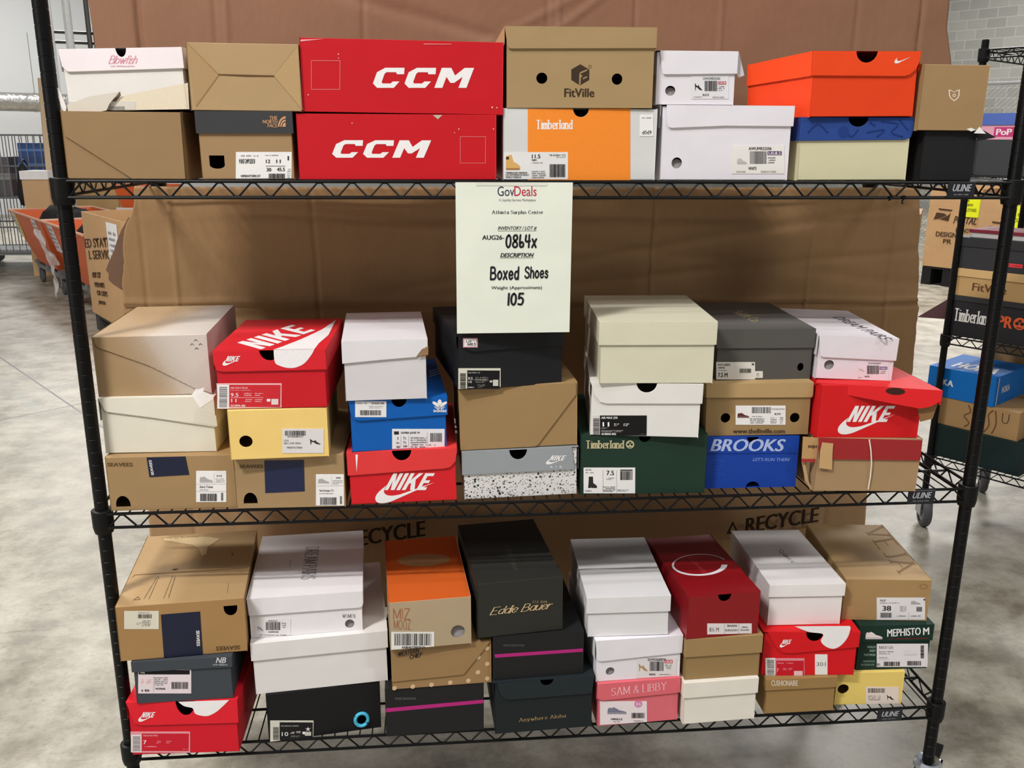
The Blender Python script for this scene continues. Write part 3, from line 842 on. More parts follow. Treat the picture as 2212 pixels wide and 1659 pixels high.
BOXES['T10'] = {'label':'small white shoe box with a black heel on its label,on the top shelf','pos':(0.2486,0.0063,1.6087),'rz':-0.0039,'roll':-0.0029,'w':0.152,'h':0.0934,'d':0.31,'col':(232,228,234),'lidcol':(232,228,234),'mat':'card','lidmat':'card','lid':('poly',[(-0.0644,0.0614),(-0.062,0.0538),(-0.0576,0.052),(0.0765,0.0543),(0.0765,0.0934),(-0.0694,0.0934)],None,None),'holes':[('c',-0.0463,0.0242,0.0096,0.0087)],'front':[],'lidf':[],'top':[],'flap':None,'flapg':[],'labels':[('size_label',[(-0.0067,0.0102),(0.0641,0.0106),(0.0614,0.0508),(-0.009,0.0502)],(230,228,232),[('T',(0.0139,0.0437,0.0319,0.0003,-0.0003,0.0043),(110,108,110),{'s':'DWUMRS2502','f':'bold'}),('B',(0.0179,0.0239,0.0239,0.0002,-0.0011,0.0181),(40,36,36),{'v':0,'seed':6}),('R',(0.0424,0.0357,0.0151,0.0001,-0.0003,0.0053),(176,40,70),{}),('T',(0.0436,0.0367,0.0125,0.0001,-0.0002,0.0034),(236,232,232),{'s':'US:8','f':'bold'}),('L',(0.0431,0.0241,0.0117,0.0001,-0.0006,0.0097),(120,118,118),{'n':3}),('I',(-0.0011,0.025,0.0143,0.0001,-0.0007,0.0121),(40,36,36),{'n':'heel'}),('T',(0.0145,0.0156,0.0122,0.0001,-0.0002,0.0039),(120,118,118),{'s':'BLACK','f':'bold'}),('L',(-0.0022,0.0126,0.0148,0.0001,-0.0001,0.0024),(120,118,118),{'n':1}),('T',(0.0335,0.0119,0.0217,0.0001,-0.0002,0.0029),(150,148,146),{'s':'MADE IN CHINA','f':'sans'})])],'tissue':1}
BOXES['T11'] = {'label':'cream shoe box with a deep blue lid,under the bright orange box','pos':(0.5645,0.0074,1.4738),'rz':-0.0004,'roll':-0.0043,'w':0.221,'h':0.115,'d':0.31,'col':(214,208,172),'lidcol':(38,70,142),'mat':'card','lidmat':'card','lid':('poly',[(-0.111,0.072),(0.0968,0.0743),(0.1085,0.0794),(0.111,0.09),(0.111,0.115),(0.0207,0.115),(0.0202,0.1111),(0.0188,0.1075),(0.0165,0.1043),(0.0134,0.1016),(0.0097,0.0995),(0.0056,0.0983),(0.0013,0.0979),(-0.003,0.0983),(-0.0071,0.0995),(-0.0108,0.1016),(-0.0139,0.1043),(-0.0162,0.1075),(-0.0176,0.1111),(-0.0181,0.115),(-0.111,0.115)],(0.0013,0.115,0.0194,0.0171),None),'holes':[],'front':[],'lidf':[('S',[[(-0.0278,0.0948),(-0.01,0.0797),(0.0022,0.0923)],[(0.0217,0.0873),(0.0537,0.0924),(0.0415,0.0798)],[(0.0466,0.1075),(0.0798,0.1025),(0.0679,0.0874),(0.0906,0.0799)],[(-0.0943,0.0871),(-0.0769,0.1021),(-0.0567,0.0872)],[(0.0252,0.1049),(0.0339,0.0999)],[(0.0816,0.1101),(0.1001,0.0925)]],(24,50,112),{'w':0.003}),('I',(-0.0355,0.0772,0.0216,0.0,-0.0021,0.0213),(30,58,126),{'n':'dot'})],'top':[],'flap':None,'flapg':[],'labels':[]}
BOXES['T12'] = {'label':'bright orange shoe box with a small white swoosh,on the blue lidded cream box','pos':(0.5659,-0.0035,1.5901),'rz':0.0196,'roll':-0.0118,'w':0.2072,'h':0.1151,'d':0.3282,'col':(232,66,18),'lidcol':(240,72,20),'mat':'card','lidmat':'card','lid':('poly',[(-0.1041,0.0721),(0.0753,0.0711),(0.087,0.0742),(0.0969,0.0827),(0.1028,0.0961),(0.1041,0.1151),(0.0196,0.1151),(0.0191,0.1106),(0.0176,0.1063),(0.0151,0.1025),(0.0119,0.0993),(0.008,0.0969),(0.0037,0.0954),(-0.0009,0.0949),(-0.0055,0.0954),(-0.0098,0.0969),(-0.0137,0.0993),(-0.0169,0.1025),(-0.0194,0.1063),(-0.0209,0.1106),(-0.0214,0.1151),(-0.1041,0.1151)],(-0.0009,0.1151,0.0205,0.0202),None),'holes':[],'front':[],'lidf':[('I',(0.0531,0.0935,0.0323,0.0001,-0.0013,0.012),(236,232,232),{'n':'swoosh'})],'top':[],'flap':None,'flapg':[],'labels':[]}
BOXES['T13'] = {'label':'open black shoe box with a raised flap,rightmost on the top shelf deck','pos':(0.7497,0.0039,1.4736),'rz':0.0011,'roll':0.0066,'w':0.1041,'h':0.0918,'d':0.31,'col':(25,25,27),'lidcol':(25,25,27),'mat':'card','lidmat':'card','lid':None,'holes':[],'front':[],'lidf':[],'top':[],'flap':None,'flapg':[],'labels':[]}
BOXES['T14'] = {'label':'square brown box with a small white leaf emblem,on the open black box','pos':(0.7407,-0.0048,1.5659),'rz':0.0011,'roll':0.0024,'w':0.1282,'h':0.1179,'d':0.31,'col':(162,132,92),'lidcol':(162,132,92),'mat':'card','lidmat':'card','lid':None,'holes':[],'front':[('I',(-0.0079,0.0522,0.0221,0.0003,-0.0032,0.0224),(228,206,186),{'n':'leaf'})],'lidf':[],'top':[],'flap':None,'flapg':[],'labels':[]}
BOXES['M1'] = {'label':'brown box with a short navy seal,bottom left corner of the middle shelf','pos':(-0.7496,-0.0059,0.8419),'rz':-0.0015,'roll':-0.0004,'w':0.2393,'h':0.1103,'d':0.31,'col':(160,130,90),'lidcol':(160,130,90),'mat':'card','lidmat':'card','lid':None,'holes':[('a',-0.0957,0.0195,0.0138,0.0115)],'front':[('T',(-0.1174,0.0927,0.0475,-0.0013,0.0008,0.0074),(92,68,42),{'s':'SEAVEES','f':'wide'})],'lidf':[],'top':[],'flap':None,'flapg':[],'labels':[('size_label',[(0.0426,0.0141),(0.1002,0.0123),(0.1051,0.0774),(0.0481,0.079)],(238,236,234),[('I',(0.0527,0.0548,0.0249,-0.0007,0.001,0.0125),(170,168,166),{'n':'sneaker'}),('R',(0.0796,0.0512,0.0005,-0.0,0.0018,0.0222),(190,188,186),{}),('T',(0.0859,0.0658,0.0102,-0.0003,0.0003,0.0033),(40,36,36),{'s':'M 9.5','f':'bold'}),('L',(0.0824,0.0539,0.0178,-0.0005,0.0008,0.0097),(170,168,168),{'n':3}),('T',(0.0517,0.0436,0.0259,-0.0008,0.0004,0.005),(40,36,36),{'s':'Astro Trainer','f':'sans'}),('L',(0.0513,0.0386,0.0158,-0.0005,0.0002,0.0028),(120,118,118),{'n':1}),('R',(0.0466,0.0516,0.056,-0.0016,0.0,0.0006),(190,188,186),{}),('R',(0.0453,0.0363,0.0561,-0.0017,0.0,0.0006),(190,188,186),{}),('B',(0.0507,0.0161,0.0324,-0.001,0.0013,0.0157),(40,36,36),{'v':0,'seed':2}),('B',(0.0904,0.0157,0.0041,-0.0001,0.0013,0.0169),(40,36,36),{'v':1,'seed':1})]),('brand_seal',[(-0.0409,0.0686),(0.0343,0.0714),(0.0303,0.1091),(-0.0423,0.1091)],(17,24,52),[('T',(-0.0317,0.0724,-0.002,0.0311,-0.005,0.0001),(236,232,232),{'s':'SEAVEES','f':'wide'})])]}
BOXES['M2'] = {'label':'off white shoe box with a slanted creased lid,under the halftone tan box','pos':(-0.7693,0.0146,0.9534),'rz':-0.0015,'roll':0.006,'w':0.2148,'h':0.1116,'d':0.31,'col':(224,219,202),'lidcol':(224,219,202),'mat':'card','lidmat':'card','lid':('poly',[(-0.0977,0.0883),(-0.0931,0.0842),(-0.0161,0.0723),(0.1077,0.0505),(0.1079,0.0512),(0.1079,0.1116),(-0.1079,0.1116)],None,None),'holes':[],'front':[],'lidf':[('P',[(0.0759,0.1285),(0.1086,0.1147),(0.1068,0.1067),(0.0804,0.0896),(0.0673,0.1153)],(240,238,234),{}),('P',[(0.0744,0.1258),(0.0923,0.1309),(0.0877,0.1203),(0.0646,0.1121)],(244,242,240),{}),('P',[(0.0713,0.0857),(0.1094,0.0744),(0.1104,0.0526),(0.0656,0.0615)],(216,211,194),{})],'top':[],'flap':None,'flapg':[],'labels':[]}
BOXES['M3'] = {'label':'big tan box with white halftone fade and four tiny chevrons,middle shelf','pos':(-0.7725,0.0258,1.0655),'rz':0.0362,'roll':-0.0049,'w':0.2095,'h':0.1177,'d':0.3139,'col':(162,134,98),'lidcol':(162,134,98),'mat':'halftone','lidmat':'halftone','lid':None,'holes':[],'front':[],'lidf':[],'top':[],'flap':[(-0.1005,0.1062),(-0.0943,0.097),(-0.0061,0.0593),(0.0747,0.0115),(0.1047,0.0018),(0.1047,0.1177),(-0.1011,0.117)],'flapg':[('I',(0.08,0.1052,0.0079,-0.0002,0.0003,0.0039),(60,45,32),{'n':'chev'}),('I',(0.0724,0.0976,0.0076,-0.0002,0.0004,0.0039),(60,45,32),{'n':'chev'}),('I',(0.0879,0.0972,0.0079,-0.0002,0.0003,0.0039),(60,45,32),{'n':'chev'}),('I',(0.0803,0.0893,0.0079,-0.0002,0.0003,0.0039),(60,45,32),{'n':'chev'})],'labels':[]}
BOXES['M4'] = {'label':'brown box with a long navy seal,second along the bottom row of the middle shelf','pos':(-0.5227,-0.0154,0.842),'rz':-0.0133,'roll':0.0021,'w':0.2107,'h':0.1096,'d':0.31,'col':(162,134,96),'lidcol':(162,134,96),'mat':'card','lidmat':'card','lid':None,'holes':[('a',-0.0784,0.022,0.0134,0.0116)],'front':[('T',(-0.0948,0.0852,0.0451,-0.0009,0.0005,0.0066),(92,68,42),{'s':'SEAVEES','f':'wide'})],'lidf':[],'top':[],'flap':None,'flapg':[],'labels':[('size_label',[(0.0474,0.0036),(0.1023,0.0022),(0.1043,0.0682),(0.0506,0.0694)],(238,236,234),[('I',(0.0539,0.0503,0.0215,-0.0005,0.0005,0.0101),(170,168,166),{'n':'sneaker'}),('R',(0.0791,0.0458,0.0005,-0.0,0.0008,0.0182),(190,188,186),{}),('T',(0.0888,0.0596,0.0091,-0.0002,0.0001,0.0028),(40,36,36),{'s':'WOMEN','f':'bold'}),('L',(0.0817,0.0474,0.0195,-0.0004,0.0004,0.0101),(170,168,168),{'n':3}),('T',(0.0556,0.0323,0.0275,-0.0006,0.0002,0.0051),(40,36,36),{'s':'SeaChange LT1','f':'sans'}),('L',(0.0554,0.0278,0.0268,-0.0006,0.0001,0.0028),(120,118,118),{'n':1}),('R',(0.0505,0.0453,0.0524,-0.0012,0.0,0.0006),(190,188,186),{}),('B',(0.0559,0.0051,0.0318,-0.0008,0.0007,0.0159),(40,36,36),{'v':0,'seed':3}),('B',(0.0943,0.0059,0.0039,-0.0001,0.0007,0.017),(40,36,36),{'v':1,'seed':1})]),('brand_seal',[(-0.0489,0.0324),(0.0271,0.0343),(0.0287,0.0993),(-0.0467,0.0997)],(24,34,70),[])]}
BOXES['M5'] = {'label':'pale yellow shoe box with a round hole on the middle shelf','pos':(-0.5352,-0.0329,0.9521),'rz':0.0398,'roll':-0.0014,'w':0.1836,'h':0.0984,'d':0.31,'col':(240,206,124),'lidcol':(240,206,124),'mat':'card','lidmat':'card','lid':None,'holes':[('c',-0.0617,0.0363,0.0123,0.0118)],'front':[],'lidf':[],'top':[],'flap':None,'flapg':[],'labels':[('size_label',[(0.0043,0.0104),(0.0823,0.0072),(0.0847,0.0564),(0.0073,0.0594)],(226,220,220),[('B',(0.0114,0.0453,0.0387,-0.0015,0.0006,0.0099),(40,36,36),{'v':0,'seed':5}),('T',(0.0162,0.0418,0.0292,-0.0011,0.0002,0.0027),(40,36,36),{'s':'ENTER68BLKLT','f':'sans'}),('T',(0.009,0.0338,0.008,-0.0003,0.0002,0.0035),(110,108,108),{'s':'US 8','f':'sans'}),('T',(0.0087,0.0286,0.031,-0.0012,0.0002,0.0032),(110,108,108),{'s':'BLK LTHR MESH','f':'sans'}),('T',(0.0136,0.0195,0.0288,-0.0012,0.0002,0.0038),(110,108,108),{'s':'MADE IN CHINA','f':'sans'}),('I',(0.0567,0.0256,0.0202,-0.0008,0.0006,0.0111),(40,36,36),{'n':'heel'})])]}
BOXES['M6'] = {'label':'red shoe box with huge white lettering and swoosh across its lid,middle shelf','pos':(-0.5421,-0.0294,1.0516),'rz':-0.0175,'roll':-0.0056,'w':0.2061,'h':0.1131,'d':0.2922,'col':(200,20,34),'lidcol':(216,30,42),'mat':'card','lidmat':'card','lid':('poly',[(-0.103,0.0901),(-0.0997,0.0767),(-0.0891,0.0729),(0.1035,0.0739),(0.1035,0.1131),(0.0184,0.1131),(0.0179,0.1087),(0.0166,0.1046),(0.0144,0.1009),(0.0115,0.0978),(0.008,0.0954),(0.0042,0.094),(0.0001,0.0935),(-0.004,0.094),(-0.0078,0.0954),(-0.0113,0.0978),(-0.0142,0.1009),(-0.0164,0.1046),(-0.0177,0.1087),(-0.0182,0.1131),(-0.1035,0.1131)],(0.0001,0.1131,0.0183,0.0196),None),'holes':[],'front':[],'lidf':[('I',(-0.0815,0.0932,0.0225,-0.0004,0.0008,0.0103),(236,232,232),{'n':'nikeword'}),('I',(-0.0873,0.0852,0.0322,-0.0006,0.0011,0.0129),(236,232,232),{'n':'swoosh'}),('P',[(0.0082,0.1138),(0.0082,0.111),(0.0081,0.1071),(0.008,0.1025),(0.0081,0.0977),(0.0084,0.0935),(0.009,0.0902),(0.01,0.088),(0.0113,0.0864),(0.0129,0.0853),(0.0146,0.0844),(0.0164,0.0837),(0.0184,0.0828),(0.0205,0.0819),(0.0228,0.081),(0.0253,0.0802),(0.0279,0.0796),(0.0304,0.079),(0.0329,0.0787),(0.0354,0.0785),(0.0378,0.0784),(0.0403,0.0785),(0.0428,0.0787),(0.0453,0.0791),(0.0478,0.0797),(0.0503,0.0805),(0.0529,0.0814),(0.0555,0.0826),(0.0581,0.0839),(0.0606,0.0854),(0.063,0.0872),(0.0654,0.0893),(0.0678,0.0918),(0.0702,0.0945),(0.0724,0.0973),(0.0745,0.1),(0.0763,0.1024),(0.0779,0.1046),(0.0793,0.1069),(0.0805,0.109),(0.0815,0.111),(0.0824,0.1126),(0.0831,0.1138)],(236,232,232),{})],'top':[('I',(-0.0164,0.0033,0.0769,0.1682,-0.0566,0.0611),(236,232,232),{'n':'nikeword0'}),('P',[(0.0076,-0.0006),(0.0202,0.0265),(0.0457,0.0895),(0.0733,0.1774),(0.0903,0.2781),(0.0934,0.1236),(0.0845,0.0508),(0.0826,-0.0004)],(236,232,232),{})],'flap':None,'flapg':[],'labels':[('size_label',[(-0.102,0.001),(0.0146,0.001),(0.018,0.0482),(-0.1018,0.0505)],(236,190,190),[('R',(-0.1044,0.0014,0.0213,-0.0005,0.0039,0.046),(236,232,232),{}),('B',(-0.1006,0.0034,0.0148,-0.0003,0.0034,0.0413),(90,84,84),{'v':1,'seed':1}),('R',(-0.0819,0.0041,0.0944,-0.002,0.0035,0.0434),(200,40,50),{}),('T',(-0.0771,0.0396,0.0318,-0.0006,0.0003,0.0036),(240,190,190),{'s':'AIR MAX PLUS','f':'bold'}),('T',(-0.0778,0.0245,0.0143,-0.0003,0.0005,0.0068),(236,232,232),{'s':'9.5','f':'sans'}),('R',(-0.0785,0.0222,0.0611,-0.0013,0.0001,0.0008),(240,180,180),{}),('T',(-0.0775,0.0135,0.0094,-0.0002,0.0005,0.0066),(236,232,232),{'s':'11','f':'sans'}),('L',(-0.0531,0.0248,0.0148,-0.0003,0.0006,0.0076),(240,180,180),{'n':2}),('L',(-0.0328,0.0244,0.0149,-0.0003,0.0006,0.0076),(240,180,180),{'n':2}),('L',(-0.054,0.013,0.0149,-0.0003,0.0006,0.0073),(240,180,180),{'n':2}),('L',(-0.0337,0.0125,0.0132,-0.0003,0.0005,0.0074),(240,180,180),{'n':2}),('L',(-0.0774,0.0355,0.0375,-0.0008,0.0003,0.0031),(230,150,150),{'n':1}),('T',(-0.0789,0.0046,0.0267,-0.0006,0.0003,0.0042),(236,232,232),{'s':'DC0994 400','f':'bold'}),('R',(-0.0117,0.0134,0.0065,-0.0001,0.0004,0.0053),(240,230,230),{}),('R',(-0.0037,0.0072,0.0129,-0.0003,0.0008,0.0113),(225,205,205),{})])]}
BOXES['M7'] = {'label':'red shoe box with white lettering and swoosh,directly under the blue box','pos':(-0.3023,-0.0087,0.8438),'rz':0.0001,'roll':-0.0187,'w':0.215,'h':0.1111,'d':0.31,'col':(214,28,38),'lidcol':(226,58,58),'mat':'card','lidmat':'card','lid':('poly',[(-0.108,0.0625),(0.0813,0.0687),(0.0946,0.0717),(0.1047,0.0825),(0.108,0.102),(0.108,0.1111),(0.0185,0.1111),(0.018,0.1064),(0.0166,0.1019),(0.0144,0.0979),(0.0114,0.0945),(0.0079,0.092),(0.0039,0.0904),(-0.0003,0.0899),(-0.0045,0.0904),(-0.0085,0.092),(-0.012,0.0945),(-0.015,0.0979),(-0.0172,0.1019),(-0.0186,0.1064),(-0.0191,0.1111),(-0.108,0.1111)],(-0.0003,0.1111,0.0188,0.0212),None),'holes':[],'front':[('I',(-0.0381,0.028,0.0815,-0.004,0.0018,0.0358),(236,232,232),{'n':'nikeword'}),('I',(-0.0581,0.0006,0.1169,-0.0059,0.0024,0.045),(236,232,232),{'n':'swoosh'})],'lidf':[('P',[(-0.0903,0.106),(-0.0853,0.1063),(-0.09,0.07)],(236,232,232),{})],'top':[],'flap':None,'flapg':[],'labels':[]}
BOXES['M8'] = {'label':'blue shoe box with a white three leaf logo on its lid','pos':(-0.3086,-0.0057,0.9541),'rz':0.07,'roll':-0.0059,'w':0.1903,'h':0.1056,'d':0.31,'col':(0,92,178),'lidcol':(0,92,178),'mat':'card','lidmat':'card','lid':('poly',[(-0.0899,0.076),(-0.0852,0.0676),(-0.0752,0.0636),(0.0957,0.0677),(0.0957,0.1056),(0.0167,0.1056),(0.0163,0.1018),(0.0152,0.0981),(0.0135,0.0948),(0.0112,0.0921),(0.0084,0.09),(0.0053,0.0887),(0.002,0.0883),(-0.0013,0.0887),(-0.0044,0.09),(-0.0072,0.0921),(-0.0095,0.0948),(-0.0112,0.0981),(-0.0123,0.1018),(-0.0127,0.1056),(-0.0957,0.1056)],(0.002,0.1056,0.0147,0.0173),None),'holes':[],'front':[],'lidf':[('I',(0.0669,0.0824,0.0267,-0.0013,0.0004,0.0185),(236,232,232),{'n':'trefoil'}),('T',(0.0675,0.075,0.0262,-0.0013,0.0002,0.0074),(236,232,232),{'s':'adidas','f':'bold'})],'top':[('P',[(0.0734,0.1991),(0.0953,0.2193),(0.0962,0.212),(0.0742,0.1896)],(170,190,225),{}),('P',[(0.0725,0.1784),(0.0961,0.2001),(0.0967,0.193),(0.0736,0.169)],(170,190,225),{}),('P',[(0.0728,0.1578),(0.0969,0.1813),(0.0974,0.1743),(0.0733,0.1488)],(170,190,225),{})],'flap':None,'flapg':[],'labels':[('size_label',[(-0.0147,0.0023),(0.0885,0.001),(0.0893,0.0383),(-0.0133,0.0437)],(232,232,236),[('R',(-0.01,0.032,0.0094,-0.0005,0.0002,0.0066),(40,36,36),{}),('T',(0.003,0.0318,0.0374,-0.002,0.0002,0.0055),(40,36,36),{'s':'SAMBA JANE W','f':'bold'}),('T',(-0.0044,0.0211,0.0029,-0.0002,0.0002,0.0055),(40,36,36),{'s':'5','f':'sans'}),('T',(0.0073,0.0205,0.0057,-0.0003,0.0002,0.0061),(40,36,36),{'s':'7½','f':'sans'}),('T',(-0.0065,0.0124,0.0057,-0.0003,0.0001,0.0044),(40,36,36),{'s':'41','f':'sans'}),('T',(0.0071,0.0122,0.0058,-0.0003,0.0002,0.0055),(40,36,36),{'s':'7½','f':'sans'}),('T',(-0.0068,0.0046,0.0071,-0.0004,0.0001,0.0039),(40,36,36),{'s':'260','f':'bold'}),('T',(0.0068,0.005,0.0079,-0.0004,0.0001,0.0039),(40,36,36),{'s':'250','f':'bold'}),('R',(0.0021,0.0041,0.0005,-0.0,0.0008,0.0249),(150,148,148),{}),('R',(0.0173,0.0033,0.0005,-0.0,0.0008,0.025),(150,148,148),{}),('L',(0.0212,0.003,0.0316,-0.0018,0.0007,0.0236),(120,118,118),{'n':5}),('B',(0.0602,0.0135,0.0233,-0.0013,0.0004,0.0181),(40,36,36),{'v':0,'seed':9}),('R',(0.0541,0.0012,0.0005,-0.0,0.0008,0.032),(150,148,148),{}),('L',(0.0569,0.0053,0.0132,-0.0007,0.0001,0.0042),(120,118,118),{'n':1})]),('lid_sticker',[(-0.0832,0.0724),(-0.0236,0.0694),(-0.0224,0.1013),(-0.0818,0.1041)],(236,234,234),[('L',(-0.08,0.0984,0.0203,-0.001,0.0002,0.0035),(120,118,118),{'n':1}),('T',(-0.0515,0.097,0.025,-0.0012,0.0001,0.0035),(40,36,36),{'s':'XU520-35R','f':'bold'}),('L',(-0.0562,0.0884,0.0281,-0.0014,0.0003,0.0062),(170,168,168),{'n':2}),('B',(-0.0734,0.0757,0.0409,-0.002,0.0004,0.0102),(40,36,36),{'v':0,'seed':11})])]}
BOXES['M9'] = {'label':'pale grey white shoe box with a torn lid corner,on the blue box','pos':(-0.3305,-0.0167,1.0598),'rz':0.0526,'roll':0.0008,'w':0.1604,'h':0.1177,'d':0.2815,'col':(214,210,212),'lidcol':(226,223,226),'mat':'card','lidmat':'card','lid':('poly',[(-0.0807,0.0785),(-0.0807,0.0742),(-0.0095,0.0795),(0.0584,0.0836),(0.0699,0.0983),(0.0807,0.1037),(0.0807,0.1177),(-0.0807,0.1177)],None,None),'holes':[],'front':[('P',[(0.0616,0.0827),(0.081,0.0979),(0.0807,0.0861)],(150,126,96),{})],'lidf':[],'top':[],'flap':None,'flapg':[],'labels':[]}
BOXES['M10'] = {'label':'grey lidded shoe box with a black and white speckled base','pos':(-0.0672,0.0034,0.8437),'rz':0.0195,'roll':-0.0159,'w':0.2351,'h':0.1025,'d':0.31,'col':(222,220,218),'lidcol':(150,156,160),'mat':'speckle','lidmat':'gloss','lid':('poly',[(-0.118,0.0533),(0.1103,0.0541),(0.1039,0.1025),(0.0131,0.1025),(0.0127,0.0979),(0.0113,0.0935),(0.0092,0.0896),(0.0064,0.0863),(0.003,0.0839),(-0.0007,0.0823),(-0.0047,0.0818),(-0.0087,0.0823),(-0.0124,0.0839),(-0.0158,0.0863),(-0.0186,0.0896),(-0.0207,0.0935),(-0.0221,0.0979),(-0.0225,0.1025),(-0.118,0.1025)],(-0.0047,0.1025,0.0178,0.0207),None),'holes':[],'front':[],'lidf':[('I',(0.0575,0.0764,0.0293,-0.0015,-0.0,0.0109),(236,232,232),{'n':'nikeword'}),('I',(0.0508,0.0681,0.0418,-0.0021,0.0,0.0136),(236,232,232),{'n':'swoosh'}),('T',(0.059,0.0596,0.0255,-0.0013,-0.0,0.0055),(236,232,232),{'s':'A  I  R','f':'sans'})],'top':[],'flap':None,'flapg':[],'labels':[]}
BOXES['M11'] = {'label':'brown carton with a diagonal seam at its right,under the stickered black box','pos':(-0.0707,0.0095,0.9474),'rz':0.0176,'roll':-0.0208,'w':0.2357,'h':0.1307,'d':0.31,'col':(158,128,86),'lidcol':(158,128,86),'mat':'card','lidmat':'card','lid':None,'holes':[],'front':[],'lidf':[],'top':[],'flap':[(-0.1179,0.0005),(0.0318,0.0005),(0.0386,0.0047),(0.1157,0.1065),(0.1145,0.1307),(-0.1179,0.1255)],'flapg':[],'labels':[]}
BOXES['M12'] = {'label':'black shoe box with a pink edged handwritten sticker,partly hidden by the paper sign','pos':(-0.089,0.0031,1.0762),'rz':0.1423,'roll':0.0,'w':0.2132,'h':0.108,'d':0.3019,'col':(24,25,29),'lidcol':(24,25,29),'mat':'card','lidmat':'card','lid':('poly',[(-0.1071,0.108),(-0.0956,0.09),(-0.0879,0.0791),(-0.0762,0.0743),(-0.0035,0.0764),(0.1071,0.0779),(0.1071,0.108),(-0.1071,0.108)],None,None),'holes':[],'front':[],'lidf':[],'top':[],'flap':None,'flapg':[],'labels':[('size_label',[(-0.1045,0.001),(-0.0204,0.001),(-0.0205,0.0384),(-0.104,0.0428)],(222,220,204),[('R',(-0.087,0.0008,0.0645,-0.0038,0.0003,0.037),(20,20,22),{}),('B',(-0.101,0.0017,0.0113,-0.0007,0.0003,0.0316),(40,36,36),{'v':1,'seed':1}),('T',(-0.085,0.0316,0.0238,-0.0013,0.0,0.0029),(190,188,180),{'s':'AIR FORCE 1 07','f':'sans'}),('T',(-0.085,0.0201,0.0087,-0.0005,0.0,0.0043),(236,232,232),{'s':'8.5','f':'sans'}),('T',(-0.0843,0.0125,0.0063,-0.0004,0.0,0.0043),(236,232,232),{'s':'10','f':'sans'}),('R',(-0.0864,0.0186,0.0397,-0.0022,0.0,0.0005),(160,158,150),{}),('L',(-0.0706,0.012,0.0253,-0.0014,0.0001,0.0126),(150,148,140),{'n':4}),('T',(-0.0852,0.0024,0.0114,-0.0007,0.0,0.0027),(236,232,232),{'s':'DM0211','f':'sans'}),('R',(-0.0424,0.0113,0.0053,-0.0003,0.0,0.0038),(200,198,188),{}),('R',(-0.0359,0.0038,0.0107,-0.0006,-0.0,0.0125),(205,202,190),{}),('L',(-0.0666,0.0024,0.0146,-0.0008,0.0,0.0068),(150,148,140),{'n':3})]),('lid_sticker',[(-0.0951,0.0842),(-0.0664,0.0828),(-0.0664,0.1012),(-0.095,0.1025)],(234,160,172),[('R',(-0.0928,0.0859,0.024,-0.0011,0.0001,0.0147),(240,236,236),{}),('T',(-0.0891,0.0936,0.0104,-0.0005,0.0,0.0052),(40,36,36),{'s':'Lot','f':'hand'}),('T',(-0.0865,0.0874,0.0164,-0.0008,0.0,0.0055),(40,36,36),{'s':'M8.5','f':'hand'})])]}
BOXES['M13'] = {'label':'dark green shoe box with a pale tree logo and a white boot label','pos':(0.1836,0.0021,0.8423),'rz':-0.0417,'roll':-0.0035,'w':0.2585,'h':0.1268,'d':0.31,'col':(26,52,40),'lidcol':(26,52,40),'mat':'card','lidmat':'card','lid':None,'holes':[('n',0.0004,0.1268,0.0126,0.0142)],'front':[('T',(-0.1184,0.1005,0.0783,-0.0011,-0.0004,0.0174),(190,178,140),{'s':'Timberland','f':'slab'}),('I',(-0.0371,0.0993,0.017,-0.0002,-0.0006,0.0175),(190,178,140),{'n':'tree'})],'lidf':[],'top':[],'flap':None,'flapg':[],'labels':[('size_label',[(-0.1211,0.0036),(-0.0145,0.0017),(-0.0166,0.058),(-0.1224,0.0597)],(238,236,234),[('I',(-0.1125,0.0152,0.0188,-0.0003,-0.0006,0.0249),(44,42,42),{'n':'boot'}),('T',(-0.0753,0.0427,0.0157,-0.0003,-0.0003,0.0099),(40,36,36),{'s':'7.5','f':'bold'}),('T',(-0.1181,0.0532,0.0123,-0.0002,-0.0001,0.0035),(40,36,36),{'s':'L/F XL','f':'sans'}),('L',(-0.118,0.0474,0.0165,-0.0003,-0.0001,0.0035),(120,118,118),{'n':1}),('L',(-0.0749,0.0321,0.0165,-0.0003,-0.0002,0.0058),(120,118,118),{'n':2}),('B',(-0.0465,0.0317,0.0254,-0.0004,-0.0006,0.019),(40,36,36),{'v':0,'seed':13}),('R',(-0.0472,0.0515,0.0253,-0.0004,-0.0001,0.0029),(70,68,68),{}),('R',(-0.0816,0.0059,0.0006,-0.0,-0.0014,0.0483),(170,168,168),{}),('R',(-0.0534,0.0054,0.0006,-0.0,-0.0016,0.0483),(170,168,168),{}),('L',(-0.0816,0.0064,0.0255,-0.0004,-0.0004,0.0126),(90,88,88),{'n':4}),('L',(-0.0521,0.0068,0.0249,-0.0004,-0.0002,0.005),(120,118,118),{'n':2}),('L',(-0.1198,0.0077,0.0152,-0.0003,-0.0001,0.0041),(120,118,118),{'n':1})])]}
